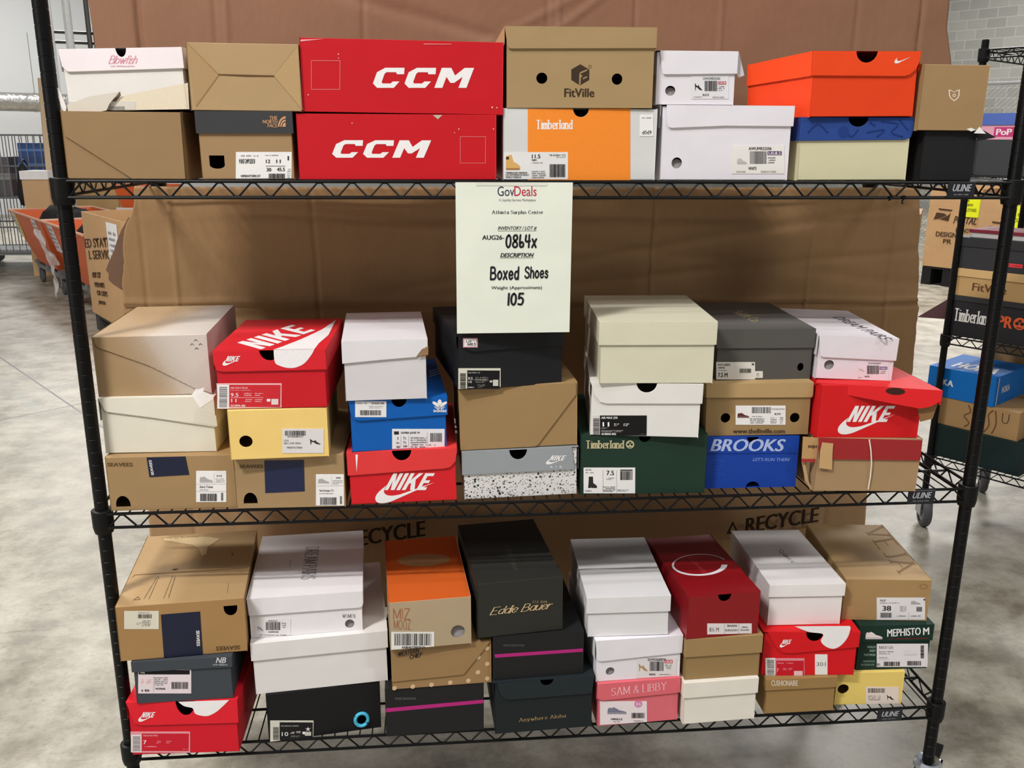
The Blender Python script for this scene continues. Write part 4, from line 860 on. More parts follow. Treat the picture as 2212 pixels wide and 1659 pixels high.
BOXES['M14'] = {'label':'white shoe box with a black size label,under the cream lidded box','pos':(0.1798,-0.0058,0.97),'rz':-0.1292,'roll':0.008,'w':0.2223,'h':0.1117,'d':0.31,'col':(226,224,218),'lidcol':(226,224,218),'mat':'card','lidmat':'card','lid':('poly',[(-0.1061,0.0974),(-0.1008,0.0823),(-0.0913,0.0706),(-0.0771,0.0671),(0.1116,0.0717),(0.1116,0.1117),(0.0199,0.1117),(0.0194,0.1074),(0.0179,0.1033),(0.0155,0.0996),(0.0124,0.0966),(0.0086,0.0942),(0.0044,0.0928),(-0.0001,0.0923),(-0.0046,0.0928),(-0.0088,0.0942),(-0.0126,0.0966),(-0.0157,0.0996),(-0.0181,0.1033),(-0.0196,0.1074),(-0.0201,0.1117),(-0.1116,0.1117)],(-0.0001,0.1117,0.02,0.0194),None),'holes':[],'front':[],'lidf':[],'top':[],'flap':None,'flapg':[],'labels':[('size_label',[(-0.1028,0.001),(0.0051,0.0019),(0.0029,0.0441),(-0.1044,0.0413)],(214,211,206),[('R',(-0.0883,-0.0006,0.0934,0.0025,-0.0017,0.0423),(16,16,17),{}),('B',(-0.1018,0.0013,0.0124,0.0003,-0.0013,0.0345),(90,84,90),{'v':1,'seed':1}),('T',(-0.087,0.0347,0.0324,0.0008,-0.0002,0.0045),(236,232,232),{'s':'AIR MAX 270','f':'bold'}),('T',(-0.0837,0.0188,0.0134,0.0004,-0.0004,0.009),(236,232,232),{'s':'11','f':'bold'}),('L',(-0.0607,0.0199,0.0099,0.0003,-0.0003,0.0065),(236,232,232),{'n':2}),('L',(-0.0419,0.0204,0.0112,0.0003,-0.0003,0.0065),(236,232,232),{'n':2}),('L',(-0.0862,0.0136,0.0142,0.0004,-0.0001,0.0034),(170,168,168),{'n':2}),('L',(-0.0859,0.0068,0.0438,0.0012,-0.0002,0.0045),(190,188,188),{'n':2}),('T',(-0.0857,0.0006,0.0298,0.0008,-0.0002,0.0045),(236,232,232),{'s':'AH8050 002','f':'bold'}),('L',(-0.0079,0.0038,0.0102,0.0003,-0.0001,0.0023),(120,118,118),{'n':1})])]}
BOXES['M15'] = {'label':'cream shoe box with a matching lift off lid,right of the paper sign','pos':(0.1971,-0.0129,1.082),'rz':-0.071,'roll':-0.0048,'w':0.2292,'h':0.1243,'d':0.2975,'col':(214,210,186),'lidcol':(214,210,186),'mat':'card','lidmat':'card','lid':('lift',0.0459),'holes':[],'front':[],'lidf':[],'top':[],'flap':None,'flapg':[],'labels':[]}
BOXES['M16'] = {'label':'royal blue shoe box with pale slanted lettering,bottom row of the middle shelf','pos':(0.4182,0.0189,0.8424),'rz':-0.034,'roll':-0.0061,'w':0.1927,'h':0.1119,'d':0.31,'col':(16,62,158),'lidcol':(16,62,158),'mat':'card','lidmat':'card','lid':None,'holes':[('n',-0.0021,0.1119,0.0118,0.0122),('b',0.0048,0,0.0149,0.0137)],'front':[('T',(-0.09,0.0827,0.1591,-0.0032,-0.0015,0.0266),(172,186,224),{'s':'BROOKS','f':'ital','b':1}),('T',(0.0009,0.059,0.0805,-0.0017,-0.0005,0.0074),(120,150,220),{'s':"LET'S RUN THERE",'f':'ital'}),('P',[(-0.0968,0.0781),(0.097,0.0754),(0.0971,0.0739),(-0.0967,0.0764)],(10,44,120),{}),('S',[[(-0.0914,0.058),(-0.0706,0.0635),(-0.0614,0.0515),(-0.0836,0.046)],[(-0.089,0.0402),(-0.0608,0.0426)],[(-0.0856,0.0312),(-0.0659,0.0338),(-0.0542,0.0275)],[(-0.0919,0.0669),(-0.0563,0.0602)]],(50,96,190),{'w':0.0007})],'lidf':[],'top':[],'flap':None,'flapg':[],'labels':[]}
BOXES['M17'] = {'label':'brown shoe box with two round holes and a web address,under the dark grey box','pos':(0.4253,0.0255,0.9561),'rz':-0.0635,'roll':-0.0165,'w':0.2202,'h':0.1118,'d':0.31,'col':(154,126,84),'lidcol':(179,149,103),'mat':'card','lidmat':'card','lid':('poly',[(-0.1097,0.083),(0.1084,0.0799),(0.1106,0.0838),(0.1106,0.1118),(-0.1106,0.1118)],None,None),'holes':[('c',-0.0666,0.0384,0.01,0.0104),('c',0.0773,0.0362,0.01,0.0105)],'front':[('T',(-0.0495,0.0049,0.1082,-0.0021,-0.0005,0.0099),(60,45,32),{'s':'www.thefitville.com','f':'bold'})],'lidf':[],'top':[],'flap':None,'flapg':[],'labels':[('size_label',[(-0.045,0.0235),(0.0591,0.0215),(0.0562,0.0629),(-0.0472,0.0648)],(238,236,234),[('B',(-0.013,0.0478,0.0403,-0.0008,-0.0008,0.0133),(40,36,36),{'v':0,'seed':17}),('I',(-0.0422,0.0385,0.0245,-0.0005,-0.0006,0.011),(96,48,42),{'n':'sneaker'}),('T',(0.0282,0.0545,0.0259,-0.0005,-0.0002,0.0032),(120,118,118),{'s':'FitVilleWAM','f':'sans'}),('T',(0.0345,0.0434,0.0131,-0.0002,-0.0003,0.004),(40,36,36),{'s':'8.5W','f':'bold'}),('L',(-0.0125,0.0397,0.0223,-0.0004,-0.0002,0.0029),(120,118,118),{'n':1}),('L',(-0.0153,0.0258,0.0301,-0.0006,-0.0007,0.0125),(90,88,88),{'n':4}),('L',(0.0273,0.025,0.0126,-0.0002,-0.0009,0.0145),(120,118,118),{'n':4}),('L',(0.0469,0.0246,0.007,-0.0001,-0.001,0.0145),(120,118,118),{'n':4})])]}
BOXES['M18'] = {'label':'dark grey shoe box with gold script on its lift off lid','pos':(0.4386,0.051,1.067),'rz':-0.0456,'roll':-0.0032,'w':0.2028,'h':0.1084,'d':0.2995,'col':(84,82,78),'lidcol':(84,82,78),'mat':'card','lidmat':'card','lid':('lift',0.0396),'holes':[('c',0.0773,0.0274,0.0067,0.0086)],'front':[],'lidf':[],'top':[('T',(-0.0204,0.1788,0.0122,-0.1183,0.0243,0.0318),(186,166,120),{'s':'Sofft Co','f':'script'})],'flap':None,'flapg':[],'labels':[('size_label',[(-0.0973,0.0024),(-0.016,0.0016),(-0.0188,0.0387),(-0.0996,0.0394)],(224,222,214),[('T',(-0.0955,0.0314,0.0256,-0.0002,-0.0003,0.0045),(40,36,36),{'s':'PAYCEEP2','f':'bold'}),('T',(-0.0951,0.0257,0.0145,-0.0001,-0.0002,0.0034),(40,36,36),{'s':'CREMA','f':'bold'}),('L',(-0.0948,0.0206,0.0187,-0.0002,-0.0002,0.0034),(120,118,118),{'n':1}),('T',(-0.094,0.0078,0.0201,-0.0002,-0.0006,0.0089),(40,36,36),{'s':'7.5 M','f':'bold'}),('B',(-0.0493,0.0162,0.0252,-0.0002,-0.0006,0.0091),(40,36,36),{'v':0,'seed':18}),('R',(-0.0253,0.032,0.0048,-0.0,-0.0003,0.0045),(90,88,88),{})]),('price_sticker',[(-0.0163,0.0051),(0.0,0.0049),(-0.0011,0.0192),(-0.0173,0.0194)],(226,222,212),[('L',(-0.0137,0.0079,0.007,-0.0001,-0.0006,0.008),(120,118,118),{'n':3})])]}
BOXES['M19'] = {'label':'crushed brown box with a skewed dark red lid and a white cord','pos':(0.6478,-0.0202,0.8432),'rz':-0.0526,'roll':0.0133,'w':0.2154,'h':0.1149,'d':0.31,'col':(166,136,100),'lidcol':(166,136,100),'mat':'card','lidmat':'card','lid':None,'holes':[],'front':[],'lidf':[],'top':[],'flap':None,'flapg':[],'labels':[]}
BOXES['M20'] = {'label':'red shoe box with its lid pushed askew,above the crushed brown box','pos':(0.6431,-0.0128,0.9583),'rz':-0.0526,'roll':0.0088,'w':0.2103,'h':0.1111,'d':0.31,'col':(214,22,28),'lidcol':(214,22,28),'mat':'card','lidmat':'card','lid':None,'holes':[],'front':[('I',(-0.045,0.0336,0.0829,0.0002,-0.0039,0.0342),(236,232,232),{'n':'nikeword'}),('I',(-0.0609,0.0065,0.1189,0.0003,-0.0048,0.043),(236,232,232),{'n':'swoosh'})],'lidf':[],'top':[],'flap':None,'flapg':[],'labels':[]}
BOXES['M21'] = {'label':'white shoe box with black lettering on top,on the red askew lid','pos':(0.6204,0.0257,1.0714),'rz':-0.1064,'roll':0.0303,'w':0.1618,'h':0.0901,'d':0.3034,'col':(226,220,226),'lidcol':(226,220,226),'mat':'card','lidmat':'card','lid':('poly',[(-0.0733,0.0483),(-0.0677,0.0454),(0.0814,0.0435),(0.0814,0.0901),(-0.0814,0.0901)],None,None),'holes':[('c',-0.0527,0.0291,0.0101,0.0102)],'front':[],'lidf':[],'top':[('T',(0.0135,0.2094,0.0263,-0.2259,0.027,0.0086),(50,50,66),{'s':'DREAM PAIRS','f':'sans'})],'flap':None,'flapg':[],'labels':[('size_label',[(0.0097,0.001),(0.0732,0.001),(0.0673,0.041),(0.0041,0.0384)],(232,222,228),[('T',(0.0266,0.0342,0.0259,0.001,-0.0005,0.0034),(120,118,122),{'s':'RDWS2600W','f':'bold'}),('B',(0.0268,0.0132,0.0251,0.001,-0.0025,0.0181),(40,36,36),{'v':0,'seed':21}),('R',(0.0514,0.0236,0.0155,0.0006,-0.0009,0.0062),(70,54,120),{}),('T',(0.0526,0.0248,0.0131,0.0005,-0.0006,0.0039),(236,232,232),{'s':'US:8.5','f':'bold'}),('L',(0.0535,0.0149,0.0115,0.0005,-0.0011,0.0073),(120,118,118),{'n':2}),('I',(0.0097,0.0177,0.0115,0.0005,-0.001,0.0076),(190,180,176),{'n':'heel'}),('T',(0.0223,0.0062,0.0109,0.0004,-0.0005,0.0034),(110,108,112),{'s':'WHITE','f':'bold'}),('L',(0.0102,0.004,0.0096,0.0004,-0.0004,0.0028),(120,118,118),{'n':1})])],'tissue':1}
BOXES['B1'] = {'label':'red shoe box with a white curve on its lid,lowest shelf left corner','pos':(-0.7625,-0.0453,0.3159),'rz':-0.0052,'roll':0.0182,'w':0.2194,'h':0.1259,'d':0.31,'col':(208,16,38),'lidcol':(222,26,44),'mat':'card','lidmat':'card','lid':('poly',[(-0.1021,0.0965),(-0.0976,0.0763),(-0.0842,0.0711),(0.1102,0.0702),(0.1102,0.1259),(0.0259,0.1259),(0.0254,0.1183),(0.024,0.1112),(0.0217,0.1048),(0.0187,0.0994),(0.0151,0.0953),(0.0111,0.0928),(0.0068,0.092),(0.0025,0.0928),(-0.0015,0.0953),(-0.0051,0.0994),(-0.0081,0.1048),(-0.0104,0.1112),(-0.0118,0.1183),(-0.0123,0.1259),(-0.1102,0.1259)],(0.0068,0.1259,0.0191,0.0339),None),'holes':[],'front':[],'lidf':[('I',(-0.0828,0.0905,0.0236,-0.0009,0.001,0.0126),(236,232,232),{'n':'nikeword'}),('I',(-0.089,0.0808,0.0337,-0.0012,0.0013,0.0158),(236,232,232),{'n':'swoosh'}),('P',[(-0.007,0.1244),(-0.0058,0.1232),(-0.0041,0.1215),(-0.0022,0.1195),(0.0,0.1174),(0.0023,0.1154),(0.0046,0.1139),(0.0071,0.1128),(0.01,0.112),(0.0129,0.1113),(0.0158,0.1107),(0.0183,0.1098),(0.0203,0.1086),(0.0216,0.1069),(0.0223,0.1048),(0.0227,0.1025),(0.023,0.1002),(0.0235,0.0981),(0.0244,0.0964),(0.0258,0.095),(0.0274,0.0939),(0.0292,0.093),(0.0311,0.0922),(0.0331,0.0915),(0.0352,0.0909),(0.0375,0.0903),(0.0398,0.0898),(0.0423,0.0894),(0.0449,0.0892),(0.0475,0.0892),(0.0501,0.0896),(0.0527,0.0904),(0.0554,0.0915),(0.0581,0.0928),(0.0608,0.0944),(0.0635,0.0961),(0.0661,0.0978),(0.0687,0.0997),(0.0712,0.1019),(0.0737,0.1041),(0.0761,0.1065),(0.0785,0.1089),(0.0809,0.1112),(0.0833,0.1137),(0.0859,0.1164),(0.0884,0.1191),(0.0908,0.1216),(0.0927,0.1238),(0.0941,0.1253)],(236,232,232),{})],'top':[],'flap':None,'flapg':[],'labels':[('size_label',[(-0.1087,0.0059),(0.0075,0.001),(0.0109,0.0513),(-0.1075,0.0558)],(226,150,160),[('R',(-0.1103,0.0073,0.0204,-0.0008,0.0035,0.0414),(225,215,215),{}),('B',(-0.1064,0.0094,0.0149,-0.0006,0.003,0.0363),(110,104,104),{'v':1,'seed':1}),('R',(-0.0884,0.0094,0.0934,-0.0038,0.0033,0.0415),(196,24,44),{}),('T',(-0.0828,0.0441,0.0294,-0.0011,0.0003,0.0037),(240,180,186),{'s':'NIKE AIR MAX INTRLK','f':'sans'}),('T',(-0.084,0.0256,0.0059,-0.0002,0.0007,0.0089),(236,232,232),{'s':'7','f':'bold'}),('L',(-0.0579,0.0261,0.0093,-0.0004,0.0006,0.0074),(235,150,158),{'n':2}),('L',(-0.0399,0.0254,0.0115,-0.0005,0.0005,0.0074),(235,150,158),{'n':2}),('L',(-0.0818,0.0177,0.0233,-0.0009,0.0004,0.0048),(235,150,158),{'n':1}),('L',(-0.006,0.0091,0.0094,-0.0004,0.0003,0.0037),(235,150,158),{'n':1})])]}
BOXES['B2'] = {'label':'slate grey shoe box with a white label,under the big scuffed brown box','pos':(-0.7524,-0.0485,0.4415),'rz':0.0387,'roll':0.0109,'w':0.1937,'h':0.0969,'d':0.31,'col':(62,68,74),'lidcol':(62,68,74),'mat':'card','lidmat':'card','lid':('lift',0.023),'holes':[],'front':[],'lidf':[('T',(0.0652,0.0848,0.0206,-0.0013,0.0008,0.0127),(200,200,202),{'s':'NB','f':'ital','b':1}),('T',(0.0594,0.0798,0.0285,-0.0019,0.0003,0.0042),(180,180,182),{'s':'new balance','f':'bold'})],'top':[],'flap':None,'flapg':[],'labels':[('size_label',[(-0.09,0.0238),(0.0123,0.0166),(0.0162,0.0708),(-0.0853,0.0775)],(230,216,220),[('R',(-0.085,0.0669,0.0975,-0.0065,0.0009,0.0098),(18,18,20),{}),('T',(-0.0819,0.0688,0.0086,-0.0006,0.0003,0.0035),(236,232,232),{'s':'996','f':'bold'}),('L',(-0.0826,0.0465,0.006,-0.0004,0.0009,0.0106),(226,150,150),{'n':3}),('L',(-0.0722,0.0458,0.009,-0.0006,0.0009,0.0106),(226,150,150),{'n':3}),('R',(-0.0604,0.0253,0.0006,-0.0,0.0031,0.0372),(170,168,168),{}),('L',(-0.0574,0.0394,0.0252,-0.0017,0.0017,0.0205),(120,118,118),{'n':5}),('T',(-0.0564,0.0304,0.0189,-0.0013,0.0004,0.0043),(40,36,36),{'s':'WL996AB','f':'bold'}),('B',(-0.025,0.03,0.032,-0.0022,0.0012,0.0157),(40,36,36),{'v':0,'seed':22}),('T',(-0.0836,0.0284,0.0036,-0.0002,0.0004,0.0043),(40,36,36),{'s':'6','f':'bold'}),('T',(-0.0767,0.0279,0.009,-0.0006,0.0004,0.0043),(40,36,36),{'s':'B','f':'sans'})])]}
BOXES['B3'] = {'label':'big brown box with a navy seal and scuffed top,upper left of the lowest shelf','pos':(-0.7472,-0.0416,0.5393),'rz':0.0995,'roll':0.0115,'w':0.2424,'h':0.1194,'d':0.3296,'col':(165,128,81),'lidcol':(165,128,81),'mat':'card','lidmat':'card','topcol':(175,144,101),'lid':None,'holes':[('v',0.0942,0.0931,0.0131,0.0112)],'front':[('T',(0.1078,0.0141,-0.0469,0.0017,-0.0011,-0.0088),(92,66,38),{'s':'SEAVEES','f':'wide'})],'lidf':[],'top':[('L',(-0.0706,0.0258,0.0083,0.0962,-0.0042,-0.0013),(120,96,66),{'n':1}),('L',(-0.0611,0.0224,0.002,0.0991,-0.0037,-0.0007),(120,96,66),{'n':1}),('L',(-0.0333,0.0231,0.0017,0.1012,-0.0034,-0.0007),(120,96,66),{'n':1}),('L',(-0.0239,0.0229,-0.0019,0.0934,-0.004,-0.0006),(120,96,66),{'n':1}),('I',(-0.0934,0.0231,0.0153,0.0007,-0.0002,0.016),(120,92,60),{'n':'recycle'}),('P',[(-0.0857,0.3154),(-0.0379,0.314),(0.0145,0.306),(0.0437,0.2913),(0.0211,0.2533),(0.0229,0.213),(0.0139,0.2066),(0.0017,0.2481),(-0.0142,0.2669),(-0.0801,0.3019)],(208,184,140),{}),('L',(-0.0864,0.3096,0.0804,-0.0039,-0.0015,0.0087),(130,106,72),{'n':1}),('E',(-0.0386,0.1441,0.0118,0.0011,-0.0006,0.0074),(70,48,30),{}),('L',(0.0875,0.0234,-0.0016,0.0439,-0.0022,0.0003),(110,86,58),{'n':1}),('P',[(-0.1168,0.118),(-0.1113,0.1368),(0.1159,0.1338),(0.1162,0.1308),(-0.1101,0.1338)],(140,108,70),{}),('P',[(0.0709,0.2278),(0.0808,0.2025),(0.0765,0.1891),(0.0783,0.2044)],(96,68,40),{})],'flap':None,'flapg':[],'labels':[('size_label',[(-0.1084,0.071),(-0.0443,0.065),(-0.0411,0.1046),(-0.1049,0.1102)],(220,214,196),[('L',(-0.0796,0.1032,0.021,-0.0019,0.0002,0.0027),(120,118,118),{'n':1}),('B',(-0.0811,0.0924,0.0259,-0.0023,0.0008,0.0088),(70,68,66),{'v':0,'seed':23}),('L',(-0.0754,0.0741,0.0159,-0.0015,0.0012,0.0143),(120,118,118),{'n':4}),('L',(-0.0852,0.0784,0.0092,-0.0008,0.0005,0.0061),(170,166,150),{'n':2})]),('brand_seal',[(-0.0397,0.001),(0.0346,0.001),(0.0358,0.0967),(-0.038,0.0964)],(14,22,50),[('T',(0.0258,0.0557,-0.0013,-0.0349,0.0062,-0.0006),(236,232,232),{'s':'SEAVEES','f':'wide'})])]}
BOXES['B4'] = {'label':'black shoe box with a cyan ring around its hole,bottom row of the lowest shelf','pos':(-0.4822,-0.006,0.314),'rz':0.1364,'roll':0.0009,'w':0.2352,'h':0.1141,'d':0.31,'col':(15,15,17),'lidcol':(15,15,17),'mat':'card','lidmat':'card','lid':None,'holes':[('c',0.0764,0.0263,0.0099,0.0108)],'front':[],'lidf':[],'top':[],'flap':None,'flapg':[],'labels':[('size_label',[(-0.1153,0.0016),(-0.0265,0.001),(-0.024,0.0391),(-0.1122,0.0527)],(214,212,198),[('R',(-0.0961,0.0023,0.0678,-0.0109,0.0026,0.0437),(24,24,26),{}),('B',(-0.1093,0.0052,0.012,-0.0019,0.0019,0.0317),(90,90,86),{'v':1,'seed':1}),('T',(-0.0917,0.0344,0.0362,-0.0057,0.0002,0.0038),(190,188,180),{'s':'AIR JORDAN 5 RETRO','f':'sans'}),('T',(-0.091,0.0122,0.013,-0.0021,0.0006,0.0094),(236,232,232),{'s':'10','f':'sans'}),('L',(-0.073,0.0147,0.0086,-0.0014,0.0003,0.0053),(236,232,232),{'n':2}),('L',(-0.0608,0.0143,0.0089,-0.0014,0.0003,0.0053),(236,232,232),{'n':2}),('L',(-0.0728,0.0062,0.0192,-0.0031,0.0003,0.0046),(150,148,140),{'n':2}),('R',(-0.0438,0.0054,0.0129,-0.002,0.0005,0.0095),(196,196,184),{}),('I',(-0.0432,0.0161,0.0128,-0.002,0.0006,0.0114),(236,232,232),{'n':'star'}),('R',(-0.0484,0.01,0.0048,-0.0008,0.0003,0.0061),(236,232,232),{})])]}
BOXES['B5'] = {'label':'large plain white shoe box under the white box with tall black lettering','pos':(-0.4834,-0.0054,0.4293),'rz':0.1,'roll':-0.005,'w':0.2777,'h':0.12,'d':0.3181,'col':(226,222,220),'lidcol':(226,222,220),'mat':'card','lidmat':'card','lid':('lift',0.0391),'holes':[],'front':[],'lidf':[],'top':[],'flap':None,'flapg':[],'labels':[]}
BOXES['B6'] = {'label':'white shoe box with tall black lettering along its top,left of the orange topped box','pos':(-0.51,0.0058,0.5493),'rz':0.066,'roll':-0.0009,'w':0.2325,'h':0.0919,'d':0.2969,'col':(232,228,230),'lidcol':(232,228,230),'mat':'card','lidmat':'card','lid':('poly',[(-0.114,0.0532),(0.1069,0.0539),(0.115,0.0572),(0.1168,0.0648),(0.1168,0.0919),(-0.1168,0.0919)],None,None),'holes':[('c',0.0871,0.0167,0.0096,0.0102)],'front':[('T',(0.0724,0.0321,0.0268,-0.0022,0.0004,0.0087),(80,78,80),{'s':'WOMEN','f':'serif'})],'lidf':[],'top':[('T',(-0.0118,0.2255,-0.0006,-0.1597,0.0295,-0.0018),(70,70,76),{'s':'DREAM PAIRS','f':'serif'}),('L',(-0.0423,0.1644,0.0008,-0.0405,0.0024,-0.0004),(120,118,122),{'n':1})],'flap':None,'flapg':[],'labels':[('size_label',[(-0.1059,0.0055),(-0.0341,0.001),(-0.0318,0.0394),(-0.1032,0.0454)],(230,226,226),[('T',(-0.0773,0.0364,0.0186,-0.0016,0.0002,0.0032),(110,108,108),{'s':'SDPU2321','f':'bold'}),('B',(-0.0832,0.0172,0.0293,-0.0025,0.0012,0.0186),(40,36,36),{'v':0,'seed':26}),('I',(-0.1001,0.0165,0.0124,-0.0011,0.0008,0.0114),(150,148,156),{'n':'heel'}),('L',(-0.0512,0.0194,0.0087,-0.0008,0.0008,0.0136),(120,118,118),{'n':3}),('T',(-0.079,0.0107,0.0209,-0.0018,0.0003,0.0039),(110,108,108),{'s':'CHAMPAGNE','f':'bold'}),('L',(-0.0965,0.0061,0.053,-0.0046,0.0002,0.0029),(120,118,118),{'n':1})])],'tissue':1}
BOXES['B7'] = {'label':'black magenta striped shoe box standing on the shelf,under the polka dotted box','pos':(-0.2493,-0.0187,0.3142),'rz':0.026,'roll':0.0025,'w':0.2088,'h':0.1142,'d':0.31,'col':(27,27,29),'lidcol':(27,27,29),'mat':'card','lidmat':'card','lid':None,'holes':[],'front':[('P',[(-0.1032,0.068),(0.1033,0.0745),(0.1033,0.0657),(-0.1028,0.0585)],(176,38,118),{}),('T',(-0.084,0.0874,0.0442,-0.0031,0.0001,0.0056),(110,108,110),{'s':'VIONIC INNOVATION','f':'sans'})],'lidf':[],'top':[],'flap':None,'flapg':[],'labels':[]}
BOXES['B8'] = {'label':'brown shoe box with pale polka dots around a plain flap,under the orange topped box','pos':(-0.2332,-0.0206,0.4293),'rz':0.038,'roll':-0.0055,'w':0.2092,'h':0.1018,'d':0.31,'col':(154,122,82),'lidcol':(154,122,82),'mat':'card','lidmat':'card','lid':None,'holes':[],'front':[('E',(-0.1049,-0.002,0.0098,0.0003,0.0004,0.0104),(206,178,140),{}),('E',(-0.0665,-0.0015,0.0098,0.0003,0.0003,0.0105),(206,178,140),{}),('E',(-0.0272,-0.0003,0.0099,0.0003,0.0002,0.0105),(206,178,140),{}),('E',(0.0123,0.0016,0.0099,0.0003,0.0002,0.0105),(206,178,140),{}),('E',(0.0507,0.0029,0.0099,0.0003,0.0001,0.0105),(206,178,140),{}),('E',(0.0912,0.0047,0.01,0.0003,0.0001,0.0105),(206,178,140),{}),('E',(0.0714,0.0214,0.0099,0.0003,0.0001,0.0105),(206,178,140),{}),('E',(0.0915,0.04,0.0099,0.0003,0.0001,0.0104),(206,178,140),{}),('E',(0.0725,0.0572,0.0099,0.0003,0.0001,0.0104),(206,178,140),{}),('E',(0.0911,0.0772,0.0099,0.0003,0.0001,0.0103),(206,178,140),{})],'lidf':[],'top':[],'flap':[(-0.1046,0.0194),(0.0455,0.0245),(0.0932,0.0853),(0.1038,0.1003),(-0.1046,0.1018)],'flapg':[('T',(-0.0899,0.0788,0.0437,0.0064,0.0004,0.0109),(40,36,36),{'s':'WESTERN','f':'hand'}),('T',(-0.066,0.0706,0.0266,0.0045,0.0003,0.0102),(40,36,36),{'s':'CHIEF','f':'hand'})],'labels':[]}
BOXES['B9'] = {'label':'tan shoe box with an orange top and pale oval,left of the tall dark box','pos':(-0.2546,-0.0348,0.5315),'rz':0.0751,'roll':-0.0047,'w':0.1674,'h':0.1088,'d':0.2958,'col':(177,157,127),'lidcol':(177,157,127),'mat':'card','lidmat':'card','topcol':(206,92,28),'lid':None,'holes':[('c',0.0563,0.0302,0.0146,0.0148)],'front':[('T',(-0.0752,0.0709,0.0331,-0.0031,0.0008,0.025),(170,92,56),{'s':'MIZ','f':'thin'}),('T',(-0.075,0.0482,0.0341,-0.0033,0.0007,0.0219),(170,92,56),{'s':'MOOZ','f':'thin'})],'lidf':[],'top':[('E',(-0.0595,0.1548,0.117,-0.0101,0.0033,0.0615),(178,138,92),{}),('S',[[(-0.0333,0.1371),(-0.0176,0.1723),(-0.0097,0.1369),(0.006,0.1646)],[(-0.0181,0.1647),(0.0267,0.1651)],[(0.0102,0.13),(0.04,0.1591),(0.0299,0.123)],[(-0.0308,0.1219),(0.0263,0.1199)]],(120,80,46),{'w':0.0008})],'flap':None,'flapg':[],'labels':[('barcode_label',[(-0.0816,0.0022),(0.0065,0.001),(0.0074,0.0346),(-0.0802,0.043)],(232,230,224),[('B',(-0.075,0.0117,0.0752,-0.0075,0.0009,0.0272),(40,36,36),{'v':0,'seed':29}),('T',(-0.0606,0.003,0.0479,-0.0048,0.0002,0.0058),(40,36,36),{'s':'AA86467398X0L03','f':'bold'})])],'tissue':1}
BOXES['B10'] = {'label':'dark teal shoe box with small gold lettering,bottom row under a black magenta striped box','pos':(-0.0164,-0.0303,0.315),'rz':0.0323,'roll':-0.0095,'w':0.2154,'h':0.1264,'d':0.31,'col':(23,31,33),'lidcol':(29,38,42),'mat':'card','lidmat':'card','lid':('poly',[(-0.1006,0.1264),(-0.0958,0.1038),(-0.0876,0.0892),(-0.0743,0.0835),(0.1041,0.0839),(0.1082,0.1264),(0.0198,0.1264),(0.0194,0.1232),(0.0184,0.1202),(0.0167,0.1175),(0.0145,0.1152),(0.0118,0.1135),(0.0088,0.1125),(0.0057,0.1121),(0.0026,0.1125),(-0.0004,0.1135),(-0.0031,0.1152),(-0.0053,0.1175),(-0.007,0.1202),(-0.008,0.1232),(-0.0084,0.1264),(-0.1082,0.1264)],(0.0057,0.1264,0.0141,0.0143),None),'holes':[],'front':[('T',(-0.0546,0.0234,0.1031,0.0022,0.0,0.0116),(176,146,96),{'s':'Anywhere Aloha','f':'serif'})],'lidf':[],'top':[],'flap':None,'flapg':[],'labels':[]}
BOXES['B11'] = {'label':'black shoe box with a magenta stripe,directly under the tall dark box with gold script','pos':(-0.0286,-0.023,0.4415),'rz':0.0393,'roll':-0.0059,'w':0.1934,'h':0.1014,'d':0.31,'col':(27,27,28),'lidcol':(27,27,28),'mat':'card','lidmat':'card','lid':None,'holes':[],'front':[('P',[(-0.0937,0.0621),(0.0952,0.0611),(0.0953,0.0533),(-0.0924,0.0539)],(176,38,118),{}),('T',(-0.0752,0.0794,0.0445,-0.0035,0.0,0.0051),(100,98,100),{'s':'VIONIC INNOVATION','f':'sans'})],'lidf':[],'top':[],'flap':None,'flapg':[],'labels':[]}
BOXES['B12'] = {'label':'tall dark grey green box with gold script on its front','pos':(-0.0676,-0.0192,0.5439),'rz':0.0993,'roll':-0.0103,'w':0.1807,'h':0.1241,'d':0.2975,'col':(43,43,37),'lidcol':(43,43,37),'mat':'card','lidmat':'card','topcol':(40,40,36),'lid':None,'holes':[],'front':[('T',(-0.0651,0.0508,0.1346,0.001,0.0002,0.0179),(214,186,142),{'s':'Eddie Bauer','f':'script'}),('T',(0.026,0.0693,0.0307,-0.0033,-0.0,0.0054),(200,172,130),{'s':'EST. 1920','f':'serif'})],'lidf':[],'top':[('T',(-0.0021,0.1657,-0.0037,-0.129,0.0135,0.0055),(70,70,62),{'s':'Eddie Bauer','f':'script'})],'flap':None,'flapg':[],'labels':[]}
